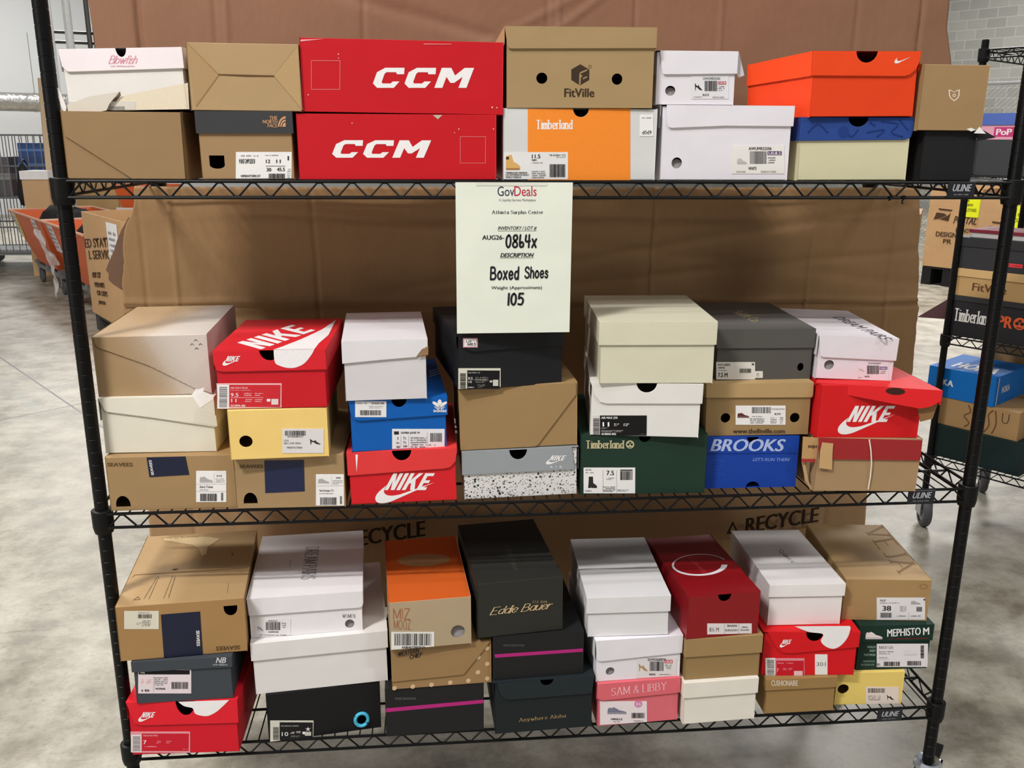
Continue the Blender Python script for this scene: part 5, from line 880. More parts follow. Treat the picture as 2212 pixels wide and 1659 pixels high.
BOXES['B13'] = {'label':'pink shoe box with pale serif lettering and a white shoe label','pos':(0.1912,-0.0216,0.3147),'rz':0.0406,'roll':-0.0088,'w':0.1834,'h':0.1071,'d':0.31,'col':(220,108,118),'lidcol':(222,104,114),'mat':'card','lidmat':'card','lid':('poly',[(-0.0919,0.0715),(-0.0808,0.0651),(0.0922,0.0697),(0.0922,0.1071),(-0.0922,0.1071)],None,None),'holes':[],'front':[],'lidf':[('T',(-0.0612,0.0764,0.123,0.0042,-0.0005,0.0188),(246,200,206),{'s':'SAM & LIBBY','f':'serif'})],'top':[],'flap':None,'flapg':[],'labels':[('size_label',[(-0.0837,0.0035),(0.0213,0.001),(0.019,0.0531),(-0.0851,0.0628)],(236,224,226),[('I',(-0.0681,0.0294,0.0428,-0.0041,-0.0004,0.0171),(120,120,140),{'n':'sneaker'}),('I',(-0.0087,0.0401,0.0182,-0.0017,-0.0006,0.0179),(214,130,176),{'n':'dot'}),('T',(-0.0051,0.0452,0.0105,-0.001,-0.0002,0.0062),(236,232,232),{'s':'9.5','f':'bold'}),('B',(-0.0141,0.014,0.0295,-0.0028,-0.0004,0.0134),(40,36,36),{'v':0,'seed':31}),('T',(-0.0597,0.0137,0.0254,-0.0025,-0.0001,0.0047),(40,36,36),{'s':'MIRELLE','f':'bold'}),('L',(-0.0543,0.0073,0.0139,-0.0013,-0.0001,0.0039),(120,118,118),{'n':1}),('L',(-0.0089,0.0049,0.0211,-0.002,-0.0001,0.0039),(120,118,118),{'n':1})])]}
BOXES['B14'] = {'label':'white shoe box with a tan wedge heel on its label,above the pink box','pos':(0.1876,-0.0182,0.4219),'rz':0.0324,'roll':-0.003,'w':0.1907,'h':0.1012,'d':0.31,'col':(232,228,234),'lidcol':(232,228,234),'mat':'card','lidmat':'card','lid':('poly',[(-0.0907,0.0542),(-0.0832,0.0507),(0.0951,0.0586),(0.0958,0.1012),(-0.0958,0.1012)],None,None),'holes':[('c',-0.0611,0.0234,0.0096,0.0099)],'front':[('S',[[(0.0406,0.0894),(0.0427,0.0799),(0.0392,0.0832)]],(200,196,200),{'w':0.0008})],'lidf':[],'top':[],'flap':None,'flapg':[],'labels':[('size_label',[(-0.0021,0.0028),(0.0867,0.001),(0.084,0.0467),(-0.0041,0.0532)],(226,222,222),[('T',(0.0203,0.0434,0.0408,-0.003,-0.0003,0.0061),(40,36,36),{'s':'SDWS2600EW','f':'bold'}),('B',(0.0259,0.0183,0.0309,-0.0023,-0.001,0.0233),(40,36,36),{'v':0,'seed':33}),('R',(0.0576,0.0349,0.0184,-0.0014,-0.0004,0.008),(200,60,80),{}),('T',(0.0593,0.0363,0.0149,-0.0011,-0.0002,0.005),(236,232,232),{'s':'US:8','f':'bold'}),('L',(0.0594,0.0199,0.0157,-0.0012,-0.0006,0.0126),(120,118,118),{'n':3}),('I',(0.0014,0.0194,0.0201,-0.0015,-0.0007,0.0183),(176,136,84),{'n':'heel'}),('T',(0.0253,0.0084,0.0139,-0.0011,-0.0002,0.0038),(40,36,36),{'s':'BEIGE','f':'bold'}),('L',(0.0479,0.0066,0.0279,-0.0021,-0.0002,0.0038),(120,118,118),{'n':1})])],'tissue':1}
BOXES['B15'] = {'label':'plain white shoe box with a crack across its lid','pos':(0.1628,-0.0116,0.5241),'rz':-0.0338,'roll':-0.0077,'w':0.1781,'h':0.0937,'d':0.283,'col':(224,222,222),'lidcol':(224,222,222),'mat':'card','lidmat':'card','lid':('lift',0.0364),'holes':[],'front':[],'lidf':[],'top':[('P',[(-0.0928,0.1282),(-0.0009,0.1311),(0.0886,0.1273),(0.0873,0.1213),(-0.0021,0.1236),(-0.0543,0.1275),(-0.0935,0.123)],(150,148,150),{}),('P',[(-0.0856,0.1301),(0.0279,0.134),(0.0554,0.1293),(-0.0014,0.1281)],(236,236,236),{})],'flap':None,'flapg':[],'labels':[]}
BOXES['B16'] = {'label':'small plain cream white shoe box under the plain brown lidded box','pos':(0.3701,-0.0305,0.3145),'rz':0.0349,'roll':-0.0073,'w':0.1671,'h':0.104,'d':0.31,'col':(232,226,214),'lidcol':(232,226,214),'mat':'card','lidmat':'card','lid':('lift',0.0366),'holes':[],'front':[],'lidf':[],'top':[],'flap':None,'flapg':[],'labels':[]}
BOXES['B17'] = {'label':'plain brown shoe box with a lift off lid,under the dark red box','pos':(0.3722,-0.0227,0.419),'rz':0.0235,'roll':-0.0054,'w':0.1708,'h':0.1,'d':0.31,'col':(152,124,81),'lidcol':(160,131,87),'mat':'card','lidmat':'card','lid':('lift',0.0426),'holes':[],'front':[],'lidf':[],'top':[],'flap':None,'flapg':[],'labels':[]}
BOXES['B18'] = {'label':'dark red shoe box with a white ring printed on its top','pos':(0.3661,-0.0226,0.5194),'rz':0.0732,'roll':-0.0039,'w':0.16,'h':0.1,'d':0.2896,'col':(140,8,20),'lidcol':(140,8,20),'mat':'satin','lidmat':'satin','lid':None,'holes':[('n',-0.0002,0.1,0.0147,0.0158)],'front':[],'lidf':[],'top':[('I',(-0.0881,0.0975,0.1242,-0.0199,0.0455,0.1021),(230,222,224),{'n':'journee'}),('T',(-0.0191,0.1779,0.0086,-0.0809,0.0094,0.0001),(200,80,86),{'s':'JOURNEE','f':'thin'})],'flap':None,'flapg':[],'labels':[('size_label',[(-0.0335,0.0081),(0.0676,0.001),(0.0656,0.025),(-0.0352,0.0343)],(232,222,222),[('T',(-0.0294,0.0144,0.0215,-0.002,-0.0006,0.0101),(90,86,88),{'s':'8½ M','f':'sans'}),('R',(0.0052,0.0052,0.0007,-0.0001,-0.0018,0.0263),(160,150,150),{}),('R',(0.0379,0.0021,0.0007,-0.0001,-0.0019,0.0264),(160,150,150),{}),('T',(0.0104,0.0226,0.0213,-0.002,-0.0004,0.0053),(90,86,88),{'s':'BAANI','f':'bold'}),('T',(0.0068,0.0125,0.0291,-0.0027,-0.0003,0.0045),(90,86,88),{'s':'BURGUNDY','f':'sans'}),('L',(0.0413,0.0093,0.0196,-0.0018,-0.001,0.0132),(120,118,118),{'n':2})])]}
BOXES['B19'] = {'label':'brown shoe box with pale condensed lettering,bottom row beside the pale yellow box','pos':(0.5589,-0.0124,0.3144),'rz':-0.0063,'roll':-0.0053,'w':0.1623,'h':0.0878,'d':0.31,'col':(155,122,75),'lidcol':(155,122,75),'mat':'card','lidmat':'card','lid':('lift',0.026),'holes':[],'front':[],'lidf':[('T',(-0.0696,0.0732,0.0608,-0.0034,-0.0011,0.0141),(222,206,184),{'s':'CUSHIONAIRE','f':'bold'})],'top':[],'flap':None,'flapg':[],'labels':[]}
BOXES['B20'] = {'label':'red shoe box with a white numbered sticker,under the small white script box','pos':(0.5735,-0.0047,0.4028),'rz':-0.0763,'roll':0.0037,'w':0.2115,'h':0.1081,'d':0.31,'col':(214,16,26),'lidcol':(214,16,26),'mat':'card','lidmat':'card','lid':('poly',[(-0.0986,0.1081),(-0.0887,0.0924),(-0.0748,0.0694),(-0.0599,0.0571),(-0.0374,0.0555),(0.1063,0.0712),(0.1063,0.1081),(0.0257,0.1081),(0.0252,0.1032),(0.0238,0.0985),(0.0215,0.0943),(0.0185,0.0908),(0.0148,0.0882),(0.0108,0.0866),(0.0065,0.086),(0.0022,0.0866),(-0.0018,0.0882),(-0.0055,0.0908),(-0.0085,0.0943),(-0.0108,0.0985),(-0.0122,0.1032),(-0.0127,0.1081),(-0.1063,0.1081)],(0.0065,0.1081,0.0192,0.0221),None),'holes':[],'front':[],'lidf':[('I',(-0.0649,0.0794,0.0182,0.0,-0.0009,0.0107),(236,232,232),{'n':'nikeword'}),('I',(-0.0684,0.0709,0.0261,0.0,-0.0012,0.0134),(236,232,232),{'n':'swoosh'}),('P',[(-0.0402,0.1229),(-0.0367,0.1213),(-0.0319,0.1191),(-0.0261,0.1165),(-0.02,0.1137),(-0.0138,0.1112),(-0.0082,0.1093),(-0.0025,0.1081),(0.0036,0.1074),(0.0097,0.1069),(0.0153,0.1063),(0.0199,0.1055),(0.0231,0.104),(0.0245,0.1018),(0.0243,0.099),(0.0231,0.0959),(0.0217,0.0927),(0.0207,0.0896),(0.0208,0.0868),(0.0219,0.0842),(0.0236,0.0817),(0.0257,0.0793),(0.0281,0.0771),(0.0306,0.0751),(0.0331,0.0734),(0.0358,0.0718),(0.0387,0.0704),(0.0417,0.0692),(0.0449,0.0684),(0.0479,0.0679),(0.0509,0.068),(0.0537,0.0686),(0.0565,0.0696),(0.0593,0.0711),(0.0621,0.0729),(0.0646,0.075),(0.0671,0.0773),(0.0694,0.0799),(0.0716,0.0829),(0.0737,0.0861),(0.0756,0.0895),(0.0773,0.093),(0.0788,0.0964),(0.08,0.1),(0.0809,0.1039),(0.0816,0.1078),(0.0821,0.1115),(0.0825,0.1148),(0.0827,0.1174),(0.0826,0.1194),(0.0821,0.1209),(0.0815,0.122),(0.0809,0.1228),(0.0803,0.1234),(0.0799,0.1239)],(236,232,232),{})],'top':[],'flap':None,'flapg':[],'labels':[('size_label',[(-0.0932,0.001),(-0.0056,0.001),(-0.0102,0.0421),(-0.0972,0.042)],(226,140,150),[('R',(-0.0924,-0.0076,0.0215,0.0,-0.0042,0.0508),(232,228,224),{}),('B',(-0.0886,-0.0029,0.0153,0.0,-0.0035,0.0422),(90,88,86),{'v':1,'seed':1}),('R',(-0.0684,-0.0036,0.0612,0.0,-0.0035,0.0399),(196,22,40),{}),('T',(-0.0681,0.0089,0.0035,0.0,-0.0007,0.0078),(236,232,232),{'s':'7','f':'sans'}),('L',(-0.0549,0.0129,0.008,0.0,-0.0005,0.0059),(235,150,158),{'n':2}),('L',(-0.0428,0.0129,0.009,0.0,-0.0005,0.0059),(235,150,158),{'n':2}),('L',(-0.0684,0.0285,0.0346,0.0,-0.0004,0.0047),(235,150,158),{'n':1}),('R',(-0.0292,-0.0028,0.0191,0.0,-0.0013,0.0137),(226,190,196),{})]),('number_sticker',[(0.0174,0.001),(0.0452,0.001),(0.04,0.0519),(0.0123,0.0519)],(236,232,228),[('T',(0.0186,0.0231,0.0201,0.0,-0.0009,0.0094),(120,118,120),{'s':'301','f':'sans'})])]}
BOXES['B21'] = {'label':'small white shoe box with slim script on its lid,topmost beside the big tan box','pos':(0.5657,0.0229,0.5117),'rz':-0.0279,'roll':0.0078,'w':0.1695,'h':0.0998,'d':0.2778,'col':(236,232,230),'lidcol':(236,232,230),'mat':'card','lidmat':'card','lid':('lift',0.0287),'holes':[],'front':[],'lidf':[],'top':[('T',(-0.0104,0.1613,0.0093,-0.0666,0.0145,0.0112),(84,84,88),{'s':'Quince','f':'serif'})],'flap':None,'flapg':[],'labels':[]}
BOXES['B22'] = {'label':'pale yellow shoe box with a round hole,right end of the lowest shelf','pos':(0.7261,0.0031,0.3143),'rz':-0.0545,'roll':-0.0047,'w':0.1534,'h':0.0828,'d':0.31,'col':(232,204,112),'lidcol':(232,204,112),'mat':'card','lidmat':'card','lid':None,'holes':[('c',-0.059,0.0407,0.0128,0.0121)],'front':[],'lidf':[],'top':[],'flap':None,'flapg':[],'labels':[('size_label',[(-0.0037,0.001),(0.0722,0.001),(0.0669,0.0439),(-0.0086,0.0456)],(232,216,204),[('B',(-0.0016,0.0302,0.0387,-0.0009,-0.0012,0.0117),(40,36,36),{'v':0,'seed':40}),('L',(0.0005,0.0104,0.0287,-0.0007,-0.0015,0.0142),(120,118,118),{'n':3}),('I',(0.0435,0.0106,0.0162,-0.0004,-0.0014,0.013),(40,36,36),{'n':'heel'})])]}
BOXES['B23'] = {'label':'dark green shoe box with white lettering and a white shoe picture','pos':(0.7756,0.0095,0.398),'rz':-0.0432,'roll':-0.0079,'w':0.1682,'h':0.1124,'d':0.31,'col':(14,46,36),'lidcol':(14,46,36),'mat':'card','lidmat':'card','lid':('lift',0.0401),'holes':[],'front':[('T',(-0.0606,0.0553,0.0196,-0.0006,-0.0006,0.0055),(150,170,160),{'s':"WORLD'S",'f':'bold'}),('T',(-0.0543,0.0456,0.0143,-0.0004,-0.0006,0.0055),(150,170,160),{'s':'FINEST','f':'bold'}),('T',(-0.0657,0.0358,0.0261,-0.0008,-0.0006,0.0055),(150,170,160),{'s':'FOOTWEAR','f':'bold'}),('T',(-0.0666,0.02,0.0276,-0.0009,-0.0005,0.0048),(120,140,130),{'s':'HANDMADE','f':'bold'}),('T',(-0.0703,0.0114,0.0312,-0.001,-0.0005,0.0048),(120,140,130),{'s':'IN EUROPE','f':'bold'})],'lidf':[('T',(-0.0199,0.0843,0.0758,0.0028,-0.002,0.0187),(236,232,232),{'s':'MEPHISTO','f':'bold'}),('T',(0.0613,0.0869,0.0138,0.0008,-0.0021,0.0176),(236,232,232),{'s':'M','f':'bold'}),('I',(-0.0686,0.0803,0.0383,-0.0012,-0.0019,0.0183),(226,214,214),{'n':'sneaker'}),('L',(-0.0183,0.0765,0.0923,-0.0004,-0.0006,0.0055),(120,36,36),{'n':1})],'top':[],'flap':None,'flapg':[],'labels':[('size_label',[(-0.0338,0.007),(0.0831,0.0033),(0.0774,0.0621),(-0.04,0.0656)],(232,226,228),[('T',(-0.0337,0.0529,0.0332,-0.001,-0.0008,0.0071),(40,36,36),{'s':'MARSIA','f':'serif'}),('L',(-0.0322,0.0387,0.034,-0.0011,-0.0011,0.0099),(120,118,118),{'n':2}),('L',(-0.0311,0.0288,0.0197,-0.0006,-0.0004,0.004),(120,118,118),{'n':1}),('R',(-0.0307,0.0252,0.0251,-0.0008,-0.0001,0.0008),(170,168,168),{}),('B',(-0.0183,0.0089,0.0377,-0.0012,-0.0012,0.0112),(40,36,36),{'v':0,'seed':41}),('B',(0.0355,0.0088,0.0324,-0.001,-0.0013,0.0112),(40,36,36),{'v':0,'seed':42}),('B',(0.0643,0.0258,0.0079,-0.0002,-0.004,0.0337),(40,36,36),{'v':1,'seed':1}),('I',(0.0253,0.0349,0.0305,-0.0009,-0.0016,0.0139),(220,214,216),{'n':'sneaker'}),('T',(-0.0334,0.0098,0.0072,-0.0002,-0.0008,0.0072),(40,36,36),{'s':'8½','f':'sans'})])]}
BOXES['B24'] = {'label':'big tan box with long thin letters on its top,upper right of the lowest shelf','pos':(0.7543,0.0289,0.5103),'rz':-0.1136,'roll':-0.0001,'w':0.1892,'h':0.1005,'d':0.2962,'col':(167,134,89),'lidcol':(167,134,89),'mat':'card','lidmat':'card','topcol':(179,148,105),'lid':None,'holes':[],'front':[('I',(0.0699,0.0787,0.0177,0.0003,-0.0016,0.0129),(150,112,64),{'n':'ring'})],'lidf':[],'top':[('T',(0.0385,0.2759,-0.0044,-0.2514,0.0541,0.0209),(130,96,54),{'s':'VEJA','f':'serif'})],'flap':None,'flapg':[],'labels':[('size_label',[(-0.0154,0.0015),(0.0916,0.0036),(0.0847,0.0583),(-0.0215,0.0563)],(230,226,226),[('T',(-0.0139,0.0473,0.0137,0.0003,-0.0005,0.0046),(70,68,72),{'s':'VOLLEY','f':'bold'}),('L',(-0.0133,0.0419,0.0429,0.0008,-0.0004,0.0038),(120,118,118),{'n':1}),('T',(-0.0055,0.0242,0.0193,0.0004,-0.0014,0.0123),(40,36,36),{'s':'38','f':'bold'}),('L',(0.0336,0.0231,0.0138,0.0003,-0.0017,0.0143),(120,118,118),{'n':4}),('B',(-0.0077,0.0071,0.0248,0.0005,-0.0014,0.0124),(40,36,36),{'v':0,'seed':43}),('I',(0.0555,0.0416,0.0206,0.0004,-0.0011,0.0088),(170,166,170),{'n':'sneaker'}),('R',(0.0697,0.0241,0.0124,0.0002,-0.0014,0.0112),(110,108,112),{}),('L',(0.0282,0.0102,0.019,0.0004,-0.0005,0.0046),(120,118,118),{'n':1}),('L',(0.0593,0.0108,0.0224,0.0004,-0.0006,0.0046),(120,118,118),{'n':1}),('R',(0.0546,0.006,0.0007,0.0,-0.0019,0.0155),(180,176,176),{}),('E',(0.0815,0.0514,0.0041,0.0001,-0.0006,0.0046),(60,70,130),{})])]}

GROUP = 'boxed shoes on the wire rack'
ROOTS = {k: shoe_box(k, b, GROUP) for k, b in BOXES.items()}


def paper_plate(name, parent, pts, yf, pc, items=(), thick=0.0005, kind='satin', yaw=None):
    """a sheet in the xz plane facing -y, printed on"""
    mb = MB()
    mb.plate([pts], lambda x, z: Vector((x, yf, z)), lambda x, z: Vector((x, yf + thick, z)), card(pc, kind))
    draw(mb, items, lambda a, b, e: Vector((a, yf - e, b)), 0.0002)
    return mb.build(name, parent)


def rect(x0, z0, x1, z1):
    return [(x0, z0), (x1, z0), (x1, z1), (x0, z1)]


def aff(x0, z0, w, h):
    return (x0, z0, w, 0, 0, h)


WHT, DRK, KRB = (240, 238, 236), (38, 35, 36), (70, 52, 36)

# ------------------------------------------------------------------ setting: floor and two far walls
mb = MB()
mb.face([Vector((-30, -14, 0)), Vector((32, -14, 0)), Vector((32, 34, 0)), Vector((-30, 34, 0))], concrete())
tag(mb.build('floor'), 'polished grey concrete warehouse floor with dark slab joints', 'floor', kind='structure')

E1 = Vector((math.cos(R(-54.5)), math.sin(R(-54.5)), 0))   # the warehouse's aisle direction
E2 = Vector((-E1.y, E1.x, 0))


def block_wall():
    m, nt, b = new_mat('painted_block', lin((150, 150, 144)), 0.7, 0.3)
    tc = nn(nt, 'ShaderNodeTexCoord').outputs['Object']
    sx = nn(nt, 'ShaderNodeSeparateXYZ')
    nt.links.new(tc, sx.inputs[0])
    cb = nn(nt, 'ShaderNodeCombineXYZ')
    nt.links.new(sx.outputs[0], cb.inputs[0])
    nt.links.new(sx.outputs[2], cb.inputs[1])
    br = nn(nt, 'ShaderNodeTexBrick')
    br.inputs['Scale'].default_value = 1.0
    br.inputs['Brick Width'].default_value = 0.406
    br.inputs['Row Height'].default_value = 0.203
    br.inputs['Mortar Size'].default_value = 0.009
    br.inputs['Color1'].default_value = (*lin((142, 142, 136)), 1)
    br.inputs['Color2'].default_value = (*lin((158, 158, 151)), 1)
    br.inputs['Mortar'].default_value = (*lin((172, 172, 165)), 1)
    nt.links.new(cb.outputs[0], br.inputs['Vector'])
    nt.links.new(mix_rgb(nt, math_n(nt, 'MULTIPLY', noise(nt, 14, 4, tc), 0.25), br.outputs[0], (0.22, 0.22, 0.2)), b.inputs['Base Color'])
    return m


def wall(name, point, along, face, length, height, mat, label):
    mb = MB()
    mb.box(-length / 2, length / 2, 0, 0.2, 0, height, mat)
    o = mb.build(name)
    o.location = (point[0], point[1], 0)
    o.rotation_euler = (0, 0, math.atan2(along.y, along.x))
    return tag(o, label, 'wall', kind='structure')


wall('wall_right', (11.64, 17.855), E1, None, 26, 7.0, block_wall(), 'grey painted concrete block wall far behind on the right')
wall('wall_left', (-8.2, 18.1), E2, None, 26, 7.0, plain('wall_panel', (196, 198, 198), 0.6, 0.3, var=0.04, scale=0.8), 'pale grey panel wall far behind on the left')

# the silver duct on the left wall
foil = plain('duct_foil', (188, 186, 182), 0.30, 0.6, metal=0.9, var=0.2, scale=6.0, bmp=0.7, bdist=0.05)
r = root('air_duct', 'shiny foil wrapped duct running along the pale far wall', 'duct', (-8.0, 15.9, 2.13), (0, 0, math.atan2(E2.y, E2.x)))
mb = MB()
mb.tube([(x, 0, 0) for x in (-6, -3, -1, 0, 1, 3, 6)], 0.165, foil, 24)
mb.build('duct_tube', r, smooth=True)
for x in (-4.2, -2.1, 0.75, 2.4, 4.4):
    mb = MB()
    mb.tube([(x - .03, 0, 0), (x + .03, 0, 0)], 0.172, foil, 24)
    mb.build('duct_band', r)
mb = MB()
for x in (-4.2, -2.1, 0.75, 2.4, 4.4):
    mb.tube([(x, 0, 0.16), (x, 0, 1.2)], 0.006, plain('hanger_wire', (90, 90, 90), 0.4), 6)
mb.build('hanger_wires', r)

# ------------------------------------------------------------------ wire shelving
BLACK = plain('black_epoxy', (9, 9, 10), 0.38, 0.22, var=0.1, scale=60)
BLACK2 = plain('black_sleeve', (8, 8, 9), 0.48, 0.25, var=0.1, scale=60)
ZINC = plain('bright_zinc', (205, 212, 220), 0.25, 0.6, metal=0.85, var=0.1, scale=40)
RUBBER = plain('grey_rubber', (84, 84, 86), 0.6, 0.3)
HUB = plain('grey_hub', (138, 138, 140), 0.5, 0.4)


def post_mesh(z0, z1):
    mb = MB()
    prof, z = [(0.0126, z0)], math.ceil(z0 / 0.0254) * 0.0254
    while z < z1 - 0.03:
        prof += [(0.0127, z - 0.0012), (0.0121, z - 0.0006), (0.0121, z + 0.0006), (0.0127, z + 0.0012)]
        z += 0.0254
    prof += [(0.0127, z1 - 0.004), (0.0105, z1)]
    mb.lathe(prof, BLACK, 32)
    return mb


def truss(mb, a, b, z, period=0.0588):
    a, b = Vector(a), Vector(b)
    mb.tube([a + Vector((0, 0, z)), b + Vector((0, 0, z))], 0.0032, BLACK, 8)
    mb.tube([a + Vector((0, 0, z - 0.0285)), b + Vector((0, 0, z - 0.0285))], 0.0032, BLACK, 8)
    L = (b - a).length
    n = max(4, round(L / (period / 2)))
    pts = []
    for i in range(n + 1):
        p = a.lerp(b, i / n)
        zz = z - 0.003 if i % 2 else z - 0.0255
        t = (b - a).normalized() * 0.004
        pts += [p - t + Vector((0, 0, zz)), p + t + Vector((0, 0, zz))]
    mb.tube(pts[1:-1], 0.0019, BLACK, 6)


def wire_rack(name, label, W, D, shelves, ztop, zbot, loc, rz, spacing=0.0262, tags=()):
    r = root(name, label, 'shelving rack', loc, (0, 0, rz))
    corners = [(-W / 2, 0), (W / 2, 0), (-W / 2, D), (W / 2, D)]
    for (x, y) in corners:
        o = post_mesh(zbot, ztop).build('post', r)
        o.location = (x, y, 0)
    for si, z in enumerate(shelves):
        mb = MB()
        k = W / 2
        truss(mb, (-k + .012, -.012, 0), (k - .012, -.012, 0), z)
        truss(mb, (-k + .012, D + .012, 0), (k - .012, D + .012, 0), z)
        truss(mb, (-k - .012, .012, 0), (-k - .012, D - .012, 0), z)
        truss(mb, (k + .012, .012, 0), (k + .012, D - .012, 0), z)
        for q in (0.18, 0.5, 0.82):
            mb.tube([(-k - .012, D * q, z - .0035), (k + .012, D * q, z - .0035)], 0.0030, BLACK, 6)
        n = int((W - .05) / spacing)
        for i in range(n + 1):
            x = -k + .028 + i * (W - .056) / n
            mb.tube([(x, -.012, z + .0016), (x, D + .012, z + .0016)], 0.0016, BLACK, 5)
        sh = mb.build('wire_shelf', r)
        for (x, y) in corners:
            s = MB()
            s.lathe([(0.0172, z - 0.042), (0.0186, z - 0.036), (0.0196, z - 0.030), (0.0200, z + 0.004), (0.0190, z + 0.0055), (0.0150, z + 0.0065)], BLACK2, 36)
            o = s.build('corner_sleeve', sh)
            o.location = (x, y, 0)
        if si < len(tags) and tags[si]:
            x0, z0, x1, z1 = tags[si]
            paper_plate('maker_tag', sh, rect(x0, z0, x1, z1), -.0172, (30, 31, 38), [
                ('T', aff(x0 + .010, z0 + (z1 - z0) * .42, (x1 - x0) - .017, (z1 - z0) * .44), (176, 178, 184), {'s': 'ULINE', 'f': 'ital', 'b': 1}),
                ('L', aff(x0 + .012, z0 + (z1 - z0) * .14, (x1 - x0) - .024, (z1 - z0) * .16), (120, 122, 128), {'n': 1})], 0.0014)
    for i, (x, y) in enumerate(corners):
        caster(r, x, y, zbot, (0.7, 2.4, 0.5, 0.9)[i])
    return r


def caster(parent, x, y, zb, yaw):
    c = MB()
    c.lathe([(0.012, zb - .004), (0.026, zb + .006), (0.030, zb - .001), (0.031, zb - .012), (0.026, zb - .020), (0.014, zb - .022)], ZINC, 20)
    c.box(-.024, -.020, -.05, .02, .05, zb - .016, ZINC)
    c.box(.020, .024, -.05, .02, .05, zb - .016, ZINC)
    c.box(-.024, .024, -.05, .024, zb - .022, zb - .016, ZINC)
    o = c.build('caster', parent)
    o.location = (x, y, 0)
    o.rotation_euler = (0, 0, yaw)
    wmb = MB()
    M = Matrix.Translation((0, -.028, .0635)) @ Matrix.Rotation(math.pi / 2, 4, 'Y')
    wmb.lathe([(.040, -.016), (.056, -.016), (.0625, -.010), (.0635, 0), (.0625, .010), (.056, .016), (.040, .016)], RUBBER, 28, M, False)
    wmb.build('wheel', o, smooth=True)
    h = MB()
    h.lathe([(.004, -.019), (.010, -.018), (.012, -.013), (.040, -.012), (.040, .012), (.012, .013), (.010, .018), (.004, .019)], HUB, 24, M)
    h.build('wheel_hub', o)
    b = MB()
    b.box(-.018, .018, -.105, -.045, zb - .020, zb - .008, BLACK2, Matrix.Rotation(R(-14), 4, 'X'))
    b.build('brake_pedal', o)


ZT, ZM, ZL = 1.470, 0.8385, 0.3106
wire_rack('wire_shelving_rack', 'large black wire shelving rack on casters holding most of the shoe boxes', 1.778, 0.585, (ZT, ZM, ZL), 1.93, 0.155, (0, 0, 0), 0,
          tags=[(.7465, ZT - .0285, .8015, ZT + .001), (.747, ZM - .0285, .806, ZM + .001), (.742, ZL - .0285, .800, ZL + .001)])

# ------------------------------------------------------------------ the paper lot sign taped to the top shelf
r = root('lot_sign', 'white paper lot sheet with black handwriting, taped to the top shelf edge', 'paper sign', (-0.0865, -0.0225, 1.1895))
ox, oz = -0.0865, 1.1895
INKB = (30, 26, 34)


def sg(x, z, w, h):
    return (x - ox, z - oz, w, 0, 0, h)


paper_plate('paper_sheet', r, rect(-.1075, 0, .1075, .2800), 0, (232, 236, 222), [
    ('T', sg(-0.1176, 1.4449, 0.0307, 0.0174), (52, 56, 82), {'s': 'Gov'}),
    ('T', sg(-0.0868, 1.4449, 0.041, 0.0176), (186, 44, 70), {'s': 'Deals'}),
    ('T', sg(-0.115, 1.4343, 0.0678, 0.0059), (150, 148, 150), {'s': 'A Liquidity Services Marketplace'}),
    ('T', sg(-0.1281, 1.4113, 0.0949, 0.0077), INKB, {'s': 'Atlanta Surplus Center', 'f': 'serif', 'b': 1}),
    ('T', sg(-0.1169, 1.3832, 0.0723, 0.007), (50, 48, 58), {'s': 'INVENTORY / LOT #', 'f': 'ital'}),
    ('R', sg(-0.1172, 1.3815, 0.0723, 0.0006), (50, 48, 58), {}),
    ('T', sg(-0.1459, 1.3658, 0.0411, 0.0082), (40, 36, 44), {'s': 'AUG26-', 'f': 'bold'}),
    ('T', sg(-0.1028, 1.3496, 0.0592, 0.0265), INKB, {'s': '0864x', 'f': 'hand'}),
    ('T', sg(-0.1123, 1.3335, 0.0629, 0.0075), (40, 36, 44), {'s': 'DESCRIPTION', 'f': 'ital', 'b': 1}),
    ('R', sg(-0.1125, 1.3317, 0.0629, 0.0006), (40, 36, 44), {}),
    ('T', sg(-0.1317, 1.2903, 0.0554, 0.0264), INKB, {'s': 'Boxed', 'f': 'hand'}),
    ('T', sg(-0.0669, 1.2928, 0.0451, 0.0235), INKB, {'s': 'Shoes', 'f': 'hand'}),
    ('T', sg(-0.1291, 1.2717, 0.0956, 0.0076), (40, 36, 44), {'s': 'Weight (Approximate)', 'f': 'sans'}),
    ('T', sg(-0.0986, 1.2417, 0.0316, 0.0252), INKB, {'s': '105', 'f': 'hand'})], 0.0003, 'card')
paper_plate('clear_tape', r, rect(-.070, .2738, .060, .2797), -0.0006, (226, 229, 216), (), 0.0002, 'gloss')

# ------------------------------------------------------------------ cardboard sheets hung behind the rack
from mathutils import noise as mn


def interp(prof, z):
    prof = sorted(prof)
    if z <= prof[0][0]:
        return prof[0][1]
    for (z0, x0), (z1, x1) in zip(prof, prof[1:]):
        if z <= z1:
            return x0 + (x1 - x0) * (z - z0) / max(1e-6, z1 - z0)
    return prof[-1][1]


